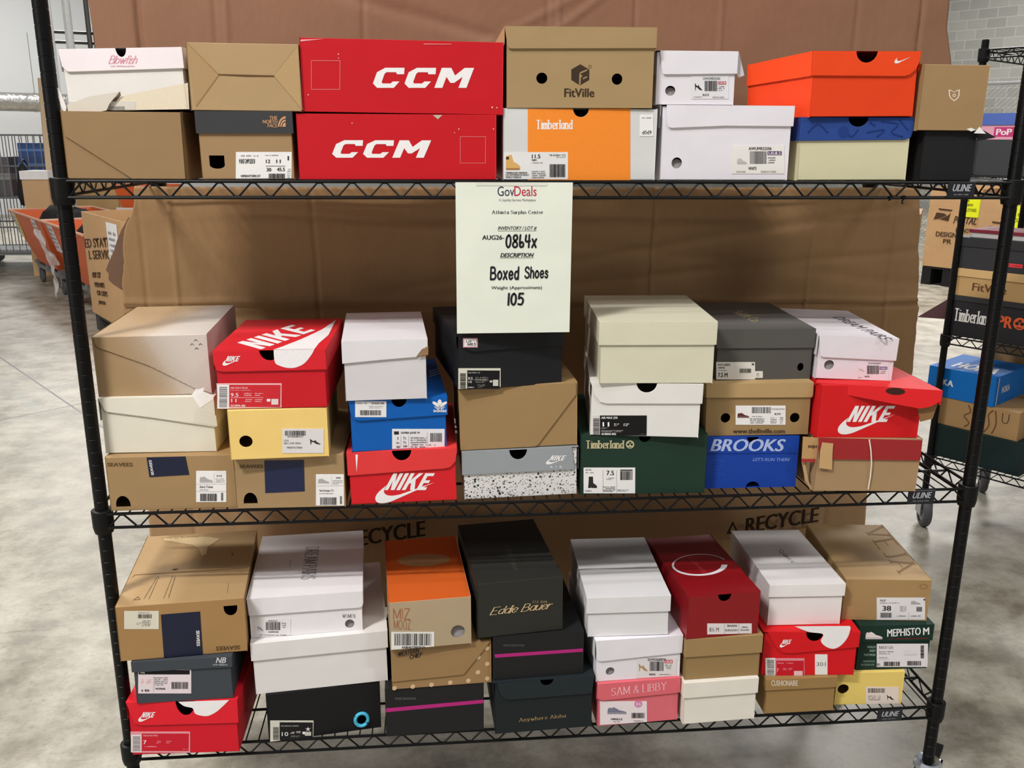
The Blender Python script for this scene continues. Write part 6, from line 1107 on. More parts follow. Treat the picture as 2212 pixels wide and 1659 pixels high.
def board(name, label, left, right, z0, z1, y, creases, folds, mat, nx=220, nz=110, group=None, ragged=0.0):
    r = root(name, label, 'cardboard sheet', (0, y, 0), group=group)
    mb = MB()
    rows = []
    for j in range(nz + 1):
        z = z0 + (z1 - z0) * j / nz
        a, b = interp(left, z), interp(right, z)
        a += ragged * (mn.noise(Vector((z * 30, 3, y))) + .5 * mn.noise(Vector((z * 90, 9, y))))
        b += ragged * .6 * (mn.noise(Vector((z * 26, 7, y))) + .5 * mn.noise(Vector((z * 80, 1, y))))
        row = []
        for i in range(nx + 1):
            x = a + (b - a) * i / nx
            dy = 0.010 * mn.noise(Vector((x * 2.2, 4.1, z * 1.6))) + 0.0022 * mn.noise(Vector((x * 9, 2.0, z * 5)))
            for (cx, c0, c1, dep, wd) in creases:
                if c0 <= z <= c1:
                    dy += dep * math.exp(-((x - cx - .004 * mn.noise(Vector((z * 8, cx, 0)))) / wd) ** 2)
            for (fz, dep, wd, slope) in folds:
                zz = fz + slope * x + .004 * mn.noise(Vector((x * 6, fz, 2)))
                dy += dep * math.exp(-((z - zz) / wd) ** 2)
            row.append(Vector((x, max(dy, -.014), z)))
        rows.append(row)
    for j in range(nz):
        for i in range(nx):
            mb.face([rows[j][i], rows[j][i + 1], rows[j + 1][i + 1], rows[j + 1][i]], mat)
    o = mb.build('board_panel', r, smooth=True)
    s = o.modifiers.new('thickness', 'SOLIDIFY')
    s.thickness = 0.006
    s.offset = -1
    return r


CB = corrugated('brown_board', (142, 104, 80))
CBM = corrugated('brown_board_mid', (152, 119, 82))
CB2 = corrugated('brown_board_low', (176, 142, 104))
YB = 0.538
KB = (YB + 1.7) / (0.625 + 1.7)


def bx(x):                                   # board measures were taken for a plane 77 mm further back
    return -0.242 + (x + 0.242) * KB


def bz(z):
    return 1.547 + (z - 1.547) * KB


def prof(p):
    return [(bz(z), bx(x)) for z, x in p]


def crs(c):
    return [(bx(x), bz(z0), bz(z1), d, w) for x, z0, z1, d, w in c]


def fds(f):
    return [(bz(z), d, w, s) for z, d, w, s in f]


board('cardboard_sheet', 'upper creased brown cardboard sheet standing behind the boxes of the top shelf',
      prof([(1.4, -1.002), (1.749, -1.015), (2.1, -1.03)]), prof([(1.4, 1.07), (1.6, 1.085), (1.738, 1.091), (1.822, 1.068), (2.1, 1.055)]), ZT + .0045, 2.06, YB,
      crs([(-.911, 1.3, 2.4, .010, .006), (-.736, 1.3, 2.4, .003, .005), (-.71, 1.3, 2.4, -.003, .006), (-.391, 1.3, 2.4, .004, .005), (.079, 1.3, 2.4, -.003, .006), (.05, 1.3, 2.4, .003, .006), (.266, 1.4, 2.4, .005, .004), (.482, 1.3, 2.4, -.003, .005), (.827, 1.3, 2.4, .003, .005), (.996, 1.3, 2.4, .007, .004)]),
      fds([(1.82, -.004, .006, .5), (1.75, -.005, .006, .75), (1.76, .004, .012, -.25)]), CB, 440, 60, group='cardboard sheets behind the shelves', ragged=.0012)
mid = board('cardboard_sheet', 'middle wrinkled cardboard sheet with a torn left edge, between the top and middle shelves',
            prof([(0.8, -1.022), (1.063, -1.02), (1.158, -1.013), (1.32, -0.995), (1.36, -0.975), (1.392, -0.961), (1.45, -0.955)]), prof([(0.80, 1.09), (0.93, 1.09), (1.11, 1.085), (1.138, 1.076), (1.15, 1.079), (1.398, 1.047), (1.45, 1.04)]), ZM + .0045, 1.432, YB,
            crs([(-.879, .7, 1.5, -.004, .005), (-.532, .7, 1.5, .004, .005), (.338, .7, 1.5, .007, .004), (.765, .7, 1.33, -.004, .004), (-.955, .7, 1.5, .003, .004), (.99, .7, 1.5, -.004, .005)]),
            fds([(1.124, .006, .006, -.006), (1.134, -.006, .008, -.006), (1.17, .003, .01, .09), (1.22, .003, .012, .16), (1.30, .002, .014, -.12)]), CBM, 440, 80, group='cardboard sheets behind the shelves', ragged=.004)
mb = MB()
lp = [(-0.985, 1.352), (-1.005, 1.321), (-1.018, 1.296), (-1.027, 1.273), (-1.036, 1.256), (-1.047, 1.235), (-1.053, 1.222), (-1.047, 1.213), (-1.049, 1.197), (-1.038, 1.185), (-1.02, 1.172), (-1.0, 1.16), (-.94, 1.16), (-.94, 1.352)]
lp = [(bx(x), bz(z)) for x, z in lp]
mb.plate([lp], lambda x, z: Vector((x, .0165, z)), lambda x, z: Vector((x, .0195, z)), corrugated('torn_liner', (112, 84, 66)))
mb.build('torn_liner', mid)
low = board('cardboard_sheet', 'lower brown cardboard sheet printed with large recycle marks, behind the lowest shelf',
            prof([(0.2, -1.02), (0.501, -1.011), (0.78, -1.0)]), prof([(0.2, 1.004), (0.473, 1.003), (0.78, 0.99)]), ZL + .0045, .802, YB, crs([(-.89, .1, .9, .004, .005), (.88, .1, .9, .004, .004)]), [], CB2, 320, 30, group='cardboard sheets behind the shelves')
KR = (52, 36, 24)
for dx, dz in ((0, 0), (-1.122, -.004)):
    mb = MB()
    s_ = .214 * KB
    draw(mb, [('I', (bx(.586 + dx), bz(.461 + dz), .036, -.001, -.003, .039), KR, {'n': 'recycle'}), ('T', (bx(.640 + dx), bz(.461 + dz), s_, .027, 0, .045), KR, {'s': 'RECYCLE', 'f': 'bold', 'b': 1})], lambda a, b, e: Vector((a, -.0155 - e, b)))
    mb.build('printed_mark', low)

for x, z1, nm in ((0.6345, 1.4407, 'short black tie tail hanging from the top shelf front edge, right part'), (0.6609, 1.4294, 'longer black tie tail hanging from the top shelf front edge, nearer the right post')):
    mb = MB()
    mb.tube([(x, -.0165, ZT - .024), (x, -.0165, ZT - .033), (x, -.0125, ZT - .0335), (x + .0003, -.0125, (ZT - .0335 + z1) / 2), (x + .001, -.013, z1)], 0.0016, BLACK2, 6)
    mb.box(x - .003, x + .003, -.019, -.0155, ZT - .0305, ZT - .0245, BLACK2)
    tag(mb.build('cable_tie'), nm, 'cable tie', 'cable ties on the top shelf edge')


# ------------------------------------------------------------------ torn and crushed pieces that belong to single boxes
EXTRA = {}
EXTRA = {'plates': [('T2','torn_corner',(236,230,224),-0.004,0.0008,[(-0.1033,0.0068),(-0.1114,0.0377),(-0.1261,0.0429),(-0.1153,0.0378),(-0.1146,0.0241),(-0.1121,0.0104),(-0.1075,-0.0057)],0),('T2','torn_flap',(214,206,192),-0.006,0.0009,[(-0.1,-0.0073),(-0.067,-0.0048),(-0.036,-0.0003),(-0.0299,0.0099),(-0.0168,0.0245),(-0.0095,0.0302),(-0.063,0.0231),(-0.1011,0.0101)],0),('T10','torn_corner',(206,200,206),0.004,0.0009,[(0.0775,0.056),(0.0819,0.0483),(0.0923,0.0525),(0.0802,0.0908),(0.0775,0.0919)],0),('T13','raised_flap',(30,30,32),-0.004,0.002,[(0.0536,0.074),(0.0901,0.0808),(0.0585,0.0957),(0.0495,0.0879)],0),('M19','lid',(158,40,42),-0.003,0.002,[(-0.1035,0.0714),(-0.0769,0.0707),(0.1082,0.0694),(0.1067,0.1124),(-0.1094,0.1174)],0),('M19','torn_flap',(200,162,112),-0.006,0.0015,[(-0.1044,0.087),(-0.1026,0.053),(-0.0757,0.0493),(-0.0786,0.0872),(-0.0793,0.1059),(-0.1023,0.1081)],0),('M19','side_flap',(190,150,100),0.006,0.002,[(-0.1362,0.0683),(-0.1011,0.0673),(-0.1062,0.1138),(-0.1384,0.1159)],0),('M19','side_trim',(168,52,50),0.005,0.001,[(-0.1364,0.0616),(-0.1008,0.0612),(-0.1016,0.0682),(-0.1372,0.0686)],0),('M19','torn_strip',(190,156,112),0.01,0.002,[(-0.1228,0.0208),(-0.109,-0.0024),(-0.1045,0.0001),(-0.1154,0.0179),(-0.1269,0.0592),(-0.1339,0.0592)],0),('M9','torn_corner',(150,118,84),-0.005,0.0009,[(0.0813,0.0883),(0.0816,0.1051),(0.0731,0.1001),(0.0594,0.0853)],0)],'ring': (0.0764,0.0263,0.0135,0.0153),'prints': [('M19','printed_word',[('T',(-0.126,0.0905,0.019,0.0001,-0.0008,0.0075),(70,48,30),{'s': 'squ','f': 'bold'})],0.0058)],'cord': [(-0.005,0.1147),(0.0007,0.0916),(0.0057,0.0625),(0.0074,0.0332),(0.0073,0.0051)],'askew_top': [(-0.1113,0.0156),(0.1235,-0.0404),(0.115,0.1542),(-0.0647,0.1094)],'askew_flap': [(0.0139,0.1082),(0.0441,0.0933),(0.1922,0.0735),(0.205,0.0722),(0.2243,0.0781),(0.2414,0.091),(0.2414,0.1121),(0,0.1121)],'askew_notch': (0.135,0.0974,0.0367,0,0,0.0147),'askew_liner': [(0.2135,0.0417),(0.2353,0.0499),(0.2411,0.0826),(0.2047,0.0715)],'tissue': [([(0.815,1.5606),(0.8004,1.5731),(0.7911,1.5612)],-0.006),([(0.7842,1.5644),(0.7926,1.5675),(0.7832,1.5712),(0.774,1.5686)],-0.0075)]}
for (bk, part, c, y, th, pts, yaw) in EXTRA.get('plates', []):
    mb = MB()
    mb.plate([pts], lambda x, z: Vector((x, y + yaw * x, z)), lambda x, z: Vector((x, y + yaw * x + th, z)), card(c, 'card'))
    mb.build(part, ROOTS[bk], bevel=0)
for (bk, part, items_, y) in EXTRA.get('prints', []):
    mb = MB()
    draw(mb, items_, lambda a, b, e: Vector((a, y - e, b)))
    mb.build(part, ROOTS[bk])

rx_ = EXTRA['ring']
mb = MB()
mb.tube([(rx_[0] + rx_[2] * math.cos(a), -.001, rx_[1] + rx_[3] * math.sin(a)) for a in (k * math.pi / 20 for k in range(41))], .0038, plain('cyan_plastic', (70, 176, 206), 0.4, 0.4), 10, False)
mb.build('eyelet_ring', ROOTS['B4'], smooth=True)

# the white cord round the crushed brown box
u = BOXES['M19']
mb = MB()
cz = [(x, -0.004 - .002 * math.sin(k), z) for k, (x, z) in enumerate(EXTRA['cord'])]
mb.tube(cz, 0.0014, plain('white_cord', (232, 222, 204), 0.8), 6)
mb.build('cord', ROOTS['M19'])

# the red lid pushed askew on its box
F1, F2, B2, B1 = [Vector(q) for q in EXTRA['askew_top']]
zh = BOXES['M20']['h'] + 0.001
lid_red = card((222, 30, 36), 'card')
mb = MB()
T4 = [(F1.x, F1.y), (F2.x, F2.y), (B2.x, B2.y), (B1.x, B1.y)]
mb.plate([T4], lambda x, y: Vector((x, y, zh)), lambda x, y: Vector((x, y, zh - .002)), lid_red)
fd = (F2 - F1).normalized()
mb.plate([EXTRA['askew_flap']], lambda s, z: Vector((F1.x + fd.x * s, F1.y + fd.y * s - .001, z)), lambda s, z: Vector((F1.x + fd.x * s, F1.y + fd.y * s + .001, z)), lid_red)
rd = (B2 - F2)
mb.plate([[(0, zh - .030), (1, zh - .036), (1, zh), (0, zh)]], lambda s, z: Vector((F2.x + rd.x * s, F2.y + rd.y * s, z)), lambda s, z: Vector((F2.x + rd.x * s - .002, F2.y + rd.y * s, z)), lid_red)
draw(mb, [('E', (*EXTRA['askew_notch'],), (60, 30, 22), {})], lambda s, z, e: Vector((F1.x + fd.x * s, F1.y + fd.y * s - .001 - e, z)))
mb.build('lid', ROOTS['M20'])
mb = MB()
mb.plate([EXTRA['askew_liner']], lambda s, z: Vector((F1.x + fd.x * s, F1.y + fd.y * s + .010, z)), lambda s, z: Vector((F1.x + fd.x * s, F1.y + fd.y * s + .013, z)), corrugated('torn_inner', (140, 104, 66)))
mb.build('torn_liner', ROOTS['M20'])

# white tissue poking out of the open black box
mb = MB()
tp = EXTRA['tissue']
tm = plain('tissue', (238, 236, 234), 0.8, 0.2)
for pts, y in tp:
    mb.plate([pts], lambda x, z: Vector((x, y - .02 * (z - pts[0][1]), z)), lambda x, z: Vector((x, y + .0006, z)), tm)
tag(mb.build('tissue_paper'), 'scrap of white tissue poking out of the open black box', 'tissue paper')

# ------------------------------------------------------------------ second rack, turned away, right edge
P2 = Vector((1.790, 1.636, 0))
W2 = 1.22
rz2 = R(-54.5)
c2 = P2 + E1 * (W2 / 2)
wire_rack('wire_shelving_rack', 'second black wire rack on casters, standing turned behind the right end of the large one', W2, 0.585, (1.868, 1.420, .802, .300), 1.904, .135, (c2.x, c2.y, 0), rz2)
G2 = 'boxes on the turned second rack'


def rack2_box(label, u0, u1, z0, z1, c, dep=.2, y0=.004, yaw=0, lid=None, items=(), lidc=None, cat='shoe box', labels=(), lidf=()):
    w = u1 - u0
    q = P2 + E1 * ((u0 + u1) / 2) + E2 * y0
    B = dict(label=label, pos=(q.x, q.y, z0), rz=rz2 + yaw, roll=0, w=w, h=z1 - z0, d=dep, col=c, lidcol=lidc or c, mat='card', lidmat='card', lid=lid, holes=[], front=list(items), lidf=list(lidf), top=[], flap=None, flapg=[], labels=list(labels))
    return shoe_box('x', B, G2)


S2, S3, S4 = 1.4236, .8056, .3036
rack2_box('dark charcoal box under the pink box on the turned rack', -.004 + .012, .32, S2, 1.552, (62, 64, 68))
rack2_box('pink shoe box with a blue band and small framed word on the turned rack', .016, .30, 1.5526, 1.646, (232, 168, 188), lid=('lift', .042), lidc=(84, 112, 190),
          items=[('R', (-.086, .010, .075, 0, 0, .034), (196, 60, 120), {}), ('T', (-.078, .016, .055, 0, 0, .022), (240, 226, 232), {'s': 'PoP', 'f': 'bold', 'b': 1})])
rack2_box('black shoe box with white and orange lettering on the turned rack', .002, .335, S3, .9665, (38, 38, 42), lid=('lift', .020), lidc=(48, 48, 52),
          items=[('T', (-.148, .060, .140, 0, 0, .050), WHT, {'s': 'Timberland', 'f': 'slab'}), ('T', (.013, .061, .055, 0, 0, .044), (226, 96, 50), {'s': 'PR', 'f': 'bold', 'b': 1}), ('I', (.070, .061, .045, 0, 0, .046), (226, 96, 50), {'n': 'tree'})])
rack2_box('brown lidded shoe box between two black boxes on the turned rack', -.010, .325, .9671, 1.072, (186, 150, 100), lid=('lift', .030), lidc=(206, 170, 116),
          items=[('T', (-.085, .024, .125, 0, 0, .030), (96, 62, 40), {'s': 'FitVille', 'f': 'bold'})])
b3 = rack2_box('black shoe box with a small red sticker on the turned rack', -.014, .325, 1.0726, 1.191, (48, 48, 52), lid=('lift', .034), lidc=(44, 44, 48),
               labels=[('red_sticker', rect(.030, .022, .085, .036), (226, 60, 70), [('L', (.036, .025, .045, 0, 0, .008), (150, 20, 40), {'n': 1})])])
rack2_box('maroon shoe box with a white edged lid, topmost on the turned rack middle shelf', .030, .30, 1.1916, 1.222, (190, 186, 184), dep=.19, lid=('lift', .012), lidc=(120, 30, 48), y0=.02)
rack2_box('very dark green box at the bottom of the turned rack', .008, .34, S4, .436, (16, 38, 38))
rack2_box('water stained brown box with a marker letter on the turned rack', .006, .310, .4366, .549, (178, 142, 96), dep=.22, y0=.016,
          items=[('T', (.088, .060, .026, 0, 0, .040), (60, 44, 34), {'s': 'U', 'f': 'thin'}), ('S', [[(-.045, .012), (-.03, .03), (-.052, .055), (-.03, .075), (-.04, .1)], [(.03, .008), (.045, .04), (.038, .08), (.052, .1)], [(.06, .01), (.07, .05), (.062, .1)]], (116, 78, 46), {'w': .005})],
          )
rack2_box('blue shoe box with white lettering, set crosswise on the stained brown box', -.054, .206, .5496, .668, (0, 104, 190), dep=.30, y0=.018, yaw=R(0),
          lid=('lift', .118), lidc=(0, 112, 200),
          lidf=[('T', (-.072, .050, .045, -.002, 0, .024), WHT, {'s': 'KA', 'f': 'bold', 'b': 1}), ('R', (.085, .006, .008, 0, 0, .106), (150, 190, 226), {})])
# the short end of the blue box, with its own lettering, and the big word on its top
blue = [o for o in bpy.data.objects if o.get('label', '').startswith('blue shoe box with white lettering, set')][0]
mb = MB()
draw(mb, [('T', (.06, .045, .075, 0, 0, .026), WHT, {'s': 'HOKA', 'f': 'bold'}), ('R', (.018, .002, .007, 0, 0, .112), (226, 226, 220), {})], lambda a, b, e: Vector((.1314 + e, a, b)))
mb.build('printed_word', blue)
mb = MB()
draw(mb, [('T', (-.07, .045, .17, .0, 0, .10), WHT, {'s': 'HOKA', 'f': 'bold', 'b': 1})], lambda a, b, e: Vector((a, b, .1186 + e)))
mb.build('printed_word', blue)
q = P2 + E1 * .15 + E2 * .345
r = root('open_carton', 'opened brown carton with raised flaps behind the blue box on the turned rack', 'carton', (q.x, q.y, S4), (0, 0, rz2), G2)
mb = MB()
km = corrugated('carton_brown', (184, 148, 104))
mb.box(-.12, .16, .0, .20, 0, .40, km)
mb.build('carton_body', r)
for M, nm in ((Matrix.Translation((0, 0, .40)) @ Matrix.Rotation(R(35), 4, 'X'), 'carton_flap'), (Matrix.Translation((0, .2, .40)) @ Matrix.Rotation(R(-60), 4, 'X'), 'carton_flap')):
    mb = MB()
    mb.box(-.12, .16, -.002, .002, 0, .09, km, M)
    mb.build(nm, r)
# the dark flap and the white edge sticking out on the rack's left side
mb = MB()
q = P2 - E1 * .02
mb.plate([[(-.0075, .862), (-.0075, .963), (-.150, .850)]], lambda s, z: P2 + E1 * (s + .008) + E2 * .04 + Vector((0, 0, z)), lambda s, z: P2 + E1 * (s + .008) + E2 * .042 + Vector((0, 0, z)), card((82, 52, 56)))
tag(mb.build('card_flap'), 'dark maroon card flap sticking out left of the turned rack', 'card flap')

# ------------------------------------------------------------------ mail cartons on pallets, far right
A3 = Vector((5.2, 7.95, 0))
PAL = plain('black_pallet', (22, 22, 23), 0.6, 0.3)


def frame_at(A, e1):
    return Matrix.Translation(A) @ Matrix.Rotation(math.atan2(e1.y, e1.x), 4, 'Z')


def mail_carton(label, A, e1, u0, u1, z0, z1, dep, c, items, labels=(), group='mail cartons', inset=0.0):
    r = root('mail_carton', label, 'carton', A + e1 * ((u0 + u1) / 2), (0, 0, math.atan2(e1.y, e1.x)), group)
    w = u1 - u0
    m = corrugated('mail_brown', c)
    mb = MB()
    mb.new()
    V = Vector
    h = z1
    for qd in ([V((-w/2, 0, z0)), V((w/2, 0, z0)), V((w/2, 0, h)), V((-w/2, 0, h))], [V((w/2, 0, z0)), V((w/2, dep, z0)), V((w/2, dep, h)), V((w/2, 0, h))], [V((w/2, dep, z0)), V((-w/2, dep, z0)), V((-w/2, dep, h)), V((w/2, dep, h))], [V((-w/2, dep, z0)), V((-w/2, 0, z0)), V((-w/2, 0, h)), V((-w/2, dep, h))], [V((-w/2, 0, z0)), V((-w/2, dep, z0)), V((w/2, dep, z0)), V((w/2, 0, z0))]):
        mb.face(qd, m)
    draw(mb, items, lambda a, b, e: Vector((a - w / 2 - u0, -e * 4 - .001, b)))
    mb.build('carton_body', r, solid=0.012)
    for nm, pts, pc, its in labels:
        lb = MB()
        lb.plate([[(p[0] - w / 2 - u0, p[1]) for p in pts]], lambda x, z: Vector((x, -.006, z)), lambda x, z: Vector((x, -.004, z)), card(pc, 'card'))
        draw(lb, its, lambda a, b, e: Vector((a - w / 2 - u0, -.006 - e * 3, b)))
        lb.build(nm, r)
    return r


def pallet(label, A, e1, u0, u1, dep, mat, h=.13):
    r = root('pallet', label, 'pallet', A + e1 * ((u0 + u1) / 2), (0, 0, math.atan2(e1.y, e1.x)), 'pallets under the cartons')
    w = u1 - u0
    mb = MB()
    for k in range(7):
        y = dep * k / 7
        mb.box(-w / 2, w / 2, y + .01, y + dep / 7 - .01, h - .02, h, mat)
    mb.build('deck', r)
    for x in (-w / 2, -.05, w / 2 - .1):
        mb = MB()
        mb.box(x, x + .1, .01, dep - .01, 0, h - .02, mat)
        mb.build('runner', r)
    return r


MI = (74, 52, 36)
pallet('black pallet under the carton with the yellow note, far right', A3, E1, .045, .60, .9, PAL, .2)
mail_carton('brown mail carton with an eagle mark and yellow note, seen beyond the rack', A3, E1, .040, .585, .205, 1.06, .9, (196, 156, 112),
            [('I', (.106, .716, .192, -.01, 0, .125), MI, {'n': 'eagle'}), ('T', (.322, .690, .30, 0, 0, .078), MI, {'s': 'POSTAL S', 'f': 'ital', 'b': 1}), ('T', (.152, .538, .225, 0, 0, .052), MI, {'s': 'DESIGN', 'f': 'bold'}), ('T', (.36, .598, .16, 0, 0, .046), MI, {'s': 'DO NOT', 'f': 'bold'}), ('T', (.24, .47, .09, 0, 0, .045), MI, {'s': 'PR', 'f': 'bold'})],
            [('yellow_note', rect(.392, .765, .578, .985), (232, 238, 30), [('T', (.426, .922, .038, 0, 0, .032), (80, 90, 20), {'s': '15', 'f': 'hand'}), ('T', (.438, .878, .07, 0, 0, .028), (80, 80, 30), {'s': 'NEW', 'f': 'bold'}), ('T', (.418, .824, .13, 0, 0, .032), (80, 80, 30), {'s': 'CLOTHES', 'f': 'bold'})])])
pallet('black pallet under the nearer mail carton at the right edge', A3 - E2 * .05, E1, .62, 1.5, .9, PAL, .2)
mail_carton('nearer brown mail carton with a yellow note at the right picture edge', A3 - E2 * .05, E1, .60, 1.5, .205, .99, .9, (206, 162, 124),
            [('I', (.70, .62, .19, -.01, 0, .125), MI, {'n': 'eagle'}), ('T', (.93, .60, .3, 0, 0, .075), MI, {'s': 'POSTAL S', 'f': 'ital', 'b': 1})],
            [('yellow_note', rect(.945, .69, 1.12, .915), (232, 238, 30), [('T', (.985, .81, .09, 0, 0, .03), (80, 80, 30), {'s': 'NEW', 'f': 'bold'}), ('T', (.955, .755, .15, 0, 0, .032), (80, 80, 30), {'s': 'CLOTHES', 'f': 'bold'})])])
for (x, y, h, lb) in ((3.62, 5.45, .98, 'upright thin cardboard sheet edge beside the hung cardboard, right'), (3.72, 5.42, .97, 'second upright thin cardboard sheet edge next to the far mail carton')):
    mb = MB()
    mb.box(-.02, .02, 0, .7, 0.0, h, corrugated('sheet_edge', (150, 116, 84)))
    o = mb.build('cardboard_sheet')
    o.location = (x, y, 0)
    o.rotation_euler = (0, 0, R(-30))
    tag(o, lb, 'cardboard sheet', 'upright cardboard sheets')

# chain-link fence
r = root('chain_link_fence', 'tall grey chain link fence in front of the block wall', 'fence', (7.67, 11.02, 0), (0, 0, rz2))
GALV = plain('galvanised', (176, 178, 178), 0.4, 0.5, metal=0.4)
mb = MB()
mb.tube([(-3.2, 0, 2.33), (3.2, 0, 2.33)], .024, GALV, 10)
mb.build('top_rail', r)
for x in (-3.2, 0.9, 3.2):
    mb = MB()
    mb.tube([(x, .03, 0), (x, .03, 2.38)], .03, GALV, 10)
    mb.build('post', r)
mb = MB()
st, H = .075, 2.3
x = -3.2 - H
while x < 3.2:
    for s in (1, -1):
        a, b = (x, .03), (x + H, H)
        t0, t1 = max(0, (-3.2 - x) / H), min(1, (3.2 - x) / H)
        if t1 > t0:
            p, q = (x + H * t0, .03 + (H - .03) * t0), (x + H * t1, .03 + (H - .03) * t1)
            if s < 0:
                p, q = (-p[0], p[1]), (-q[0], q[1])
            mb.tube([(p[0], s * .003, p[1]), (q[0], s * .003, q[1])], .0035, GALV, 3, False)
    x += st
mb.build('wire_mesh', r)

# ------------------------------------------------------------------ left background: bin trucks, mail carton, wire cage
DL = Vector((.5407, -.8412, 0))
NL = Vector((.8412, .5407, 0))        # away from the aisle
AL = Vector((-3.909, 7.319, 0))
ORG = plain('orange_plastic', (216, 98, 48), 0.45, 0.4, var=0.18, scale=5.0)
STEEL = plain('grey_steel', (122, 124, 126), 0.45, 0.5, metal=0.3)


def bin_truck(label, u0, u1, notes):
    r = root('bin_truck', label, 'bin truck', AL + DL * ((u0 + u1) / 2), (0, 0, math.atan2(DL.y, DL.x)), 'orange bin trucks')
    w, dep = u1 - u0, .85
    mb = MB()
    mb.new()
    V = Vector
    top = [V((-w/2, 0, .765)), V((w/2, 0, .765)), V((w/2, dep, .765)), V((-w/2, dep, .765))]
    mid = [V((-w/2 + .06, .04, .62)), V((w/2 - .06, .04, .62)), V((w/2 - .06, dep - .04, .62)), V((-w/2 + .06, dep - .04, .62))]
    mid2 = [V((-w/2 + .27, .10, .42)), V((w/2 - .18, .10, .42)), V((w/2 - .18, dep - .1, .42)), V((-w/2 + .27, dep - .1, .42))]
    bot = [V((-w/2 + .42, .16, .25)), V((w/2 - .3, .16, .25)), V((w/2 - .3, dep - .16, .25)), V((-w/2 + .42, dep - .16, .25))]
    for A, B in ((bot, mid2), (mid2, mid), (mid, top)):
        for k in range(4):
            mb.face([A[k], A[(k + 1) % 4], B[(k + 1) % 4], B[k]], ORG)
    mb.face(bot[::-1], ORG)
    mb.build('tub', r, solid=0.012)
    rm = MB()
    for k in range(4):
        rm.tube([top[k], top[(k + 1) % 4]], .014, plain('pale_rim', (206, 150, 120), 0.5), 8)
    rm.build('rim', r)
    fm = MB()
    for y in (.2, dep - .2):
        fm.box(-w/2 + .22, w/2 - .18, y - .03, y + .03, .17, .21, STEEL)
    for x in (-w/2 + .26, 0, w/2 - .24):
        fm.box(x - .03, x + .03, .15, dep - .15, .21, .25, STEEL)
    fm.build('frame', r)
    for x in (-w/2 + .28, w/2 - .28):
        for y in (.2, dep - .2):
            c = MB()
            c.lathe([(.02, -.02), (.07, -.02), (.08, -.01), (.08, .01), (.07, .02), (.02, .02)], RUBBER, 20, Matrix.Translation((x, y, .081)) @ Matrix.Rotation(math.pi / 2, 4, 'X'))
            c.box(x - .03, x + .03, y - .028, y - .024, .08, .17, STEEL)
            c.box(x - .03, x + .03, y + .024, y + .028, .08, .17, STEEL)
            c.build('caster', r)
    for (x0, x1, col_) in notes:
        nb = MB()
        sl = lambda s, z: Vector((s - (.765 - z) * .0, (.765 - z) * .27 - .004, z))
        nb.plate([rect(x0 - (u0 + u1) / 2, .50, x1 - (u0 + u1) / 2, .752)], sl, lambda s, z: sl(s, z) + Vector((0, .002, 0)), card(col_, 'satin'))
        draw(nb, [('L', (x0 + .02 - (u0 + u1) / 2, .53, x1 - x0 - .04, 0, 0, .2), (150, 146, 148), {'n': 5})], lambda a, b, e: sl(a, b) + Vector((0, -e * 3, 0)))
        nb.build('paper_note', r)
    # what fills it
    return r


bin_truck('orange bin truck with paper notes, far end of the row behind the left post', -1.60, -.02, [(-1.50, -1.34, (226, 220, 216)), (-1.335, -1.25, (236, 208, 60)), (-.50, -.30, (232, 226, 224))])
bin_truck('orange bin truck with a hanging plastic sheet, just behind the left post', .02, 1.58, [(.22, .44, (232, 226, 224))])
# dark things heaped in the bins
rnd = random.Random(4)
for k, (u, lab_) in enumerate(((-1.15, 'dark bundle heaped in the far orange bin truck'), (-.45, 'second dark bundle in the far orange bin truck, nearer its front end'), (.5, 'dark bundle lying in the nearer orange bin truck'), (1.1, 'black bundle at the nearer end of the nearer orange bin truck'))):
    mb = MB()
    mb.new()
    cnt = AL + DL * u + NL * .42
    n, mrow = 14, 7
    dm = plain('dark_cloth', (44, 42, 44), 0.8, 0.2, var=0.4, scale=12)
    ring = []
    for j in range(mrow + 1):
        ph = math.pi * j / mrow
        ring.append([Vector((math.sin(ph) * math.cos(2 * math.pi * i / n) * .24, math.sin(ph) * math.sin(2 * math.pi * i / n) * .22, math.cos(ph) * .2)) * (1 + .3 * mn.noise(Vector((i * .7, j * .9, k * 5)))) for i in range(n)])
    for a, b in zip(ring, ring[1:]):
        for i in range(n):
            mb.face([b[i], b[(i + 1) % n], a[(i + 1) % n], a[i]], dm)
    o = mb.build('cloth_bundle', smooth=True)
    o.location = (cnt.x, cnt.y, .64)
    o.rotation_euler = (0, 0, math.atan2(DL.y, DL.x))
    tag(o, lab_, 'bundle', 'bundles in the bin trucks')
# crumpled clear plastic hanging over the near bin
mb = MB()
mb.new()
pm = bpy.data.materials.new('clear_film')
pm.use_nodes = True
pb = pm.node_tree.nodes['Principled BSDF']
pb.inputs['Base Color'].default_value = (0.86, 0.82, 0.82, 1)
pb.inputs['Roughness'].default_value = 0.22
pb.inputs['Alpha'].default_value = 0.62
rows = []
for j in range(26):
    t = j / 25
    z = .70 - t * .66
    wl, wr = .02 + .05 * math.sin(t * 5), .34 - .27 * t + (.25 if .3 < t < .52 else 0)
    row = []
    for i in range(12):
        s = wl + (wr - wl) * i / 11
        d = max(-.03, (.765 - max(z, .25)) * .27 - .05) - .03 + .03 * mn.noise(Vector((s * 14, z * 9, 1))) - .01
        row.append(AL + DL * (.0 + s) + NL * d + Vector((0, 0, z + .02 * mn.noise(Vector((s * 9, 4, z * 4))))))
    rows.append(row)
for a, b in zip(rows, rows[1:]):
    for i in range(11):
        mb.face([b[i], b[i + 1], a[i + 1], a[i]], pm)
tag(mb.build('plastic_sheet', smooth=True), 'crumpled clear plastic sheet trailing from the orange bin truck to the floor', 'plastic sheet')

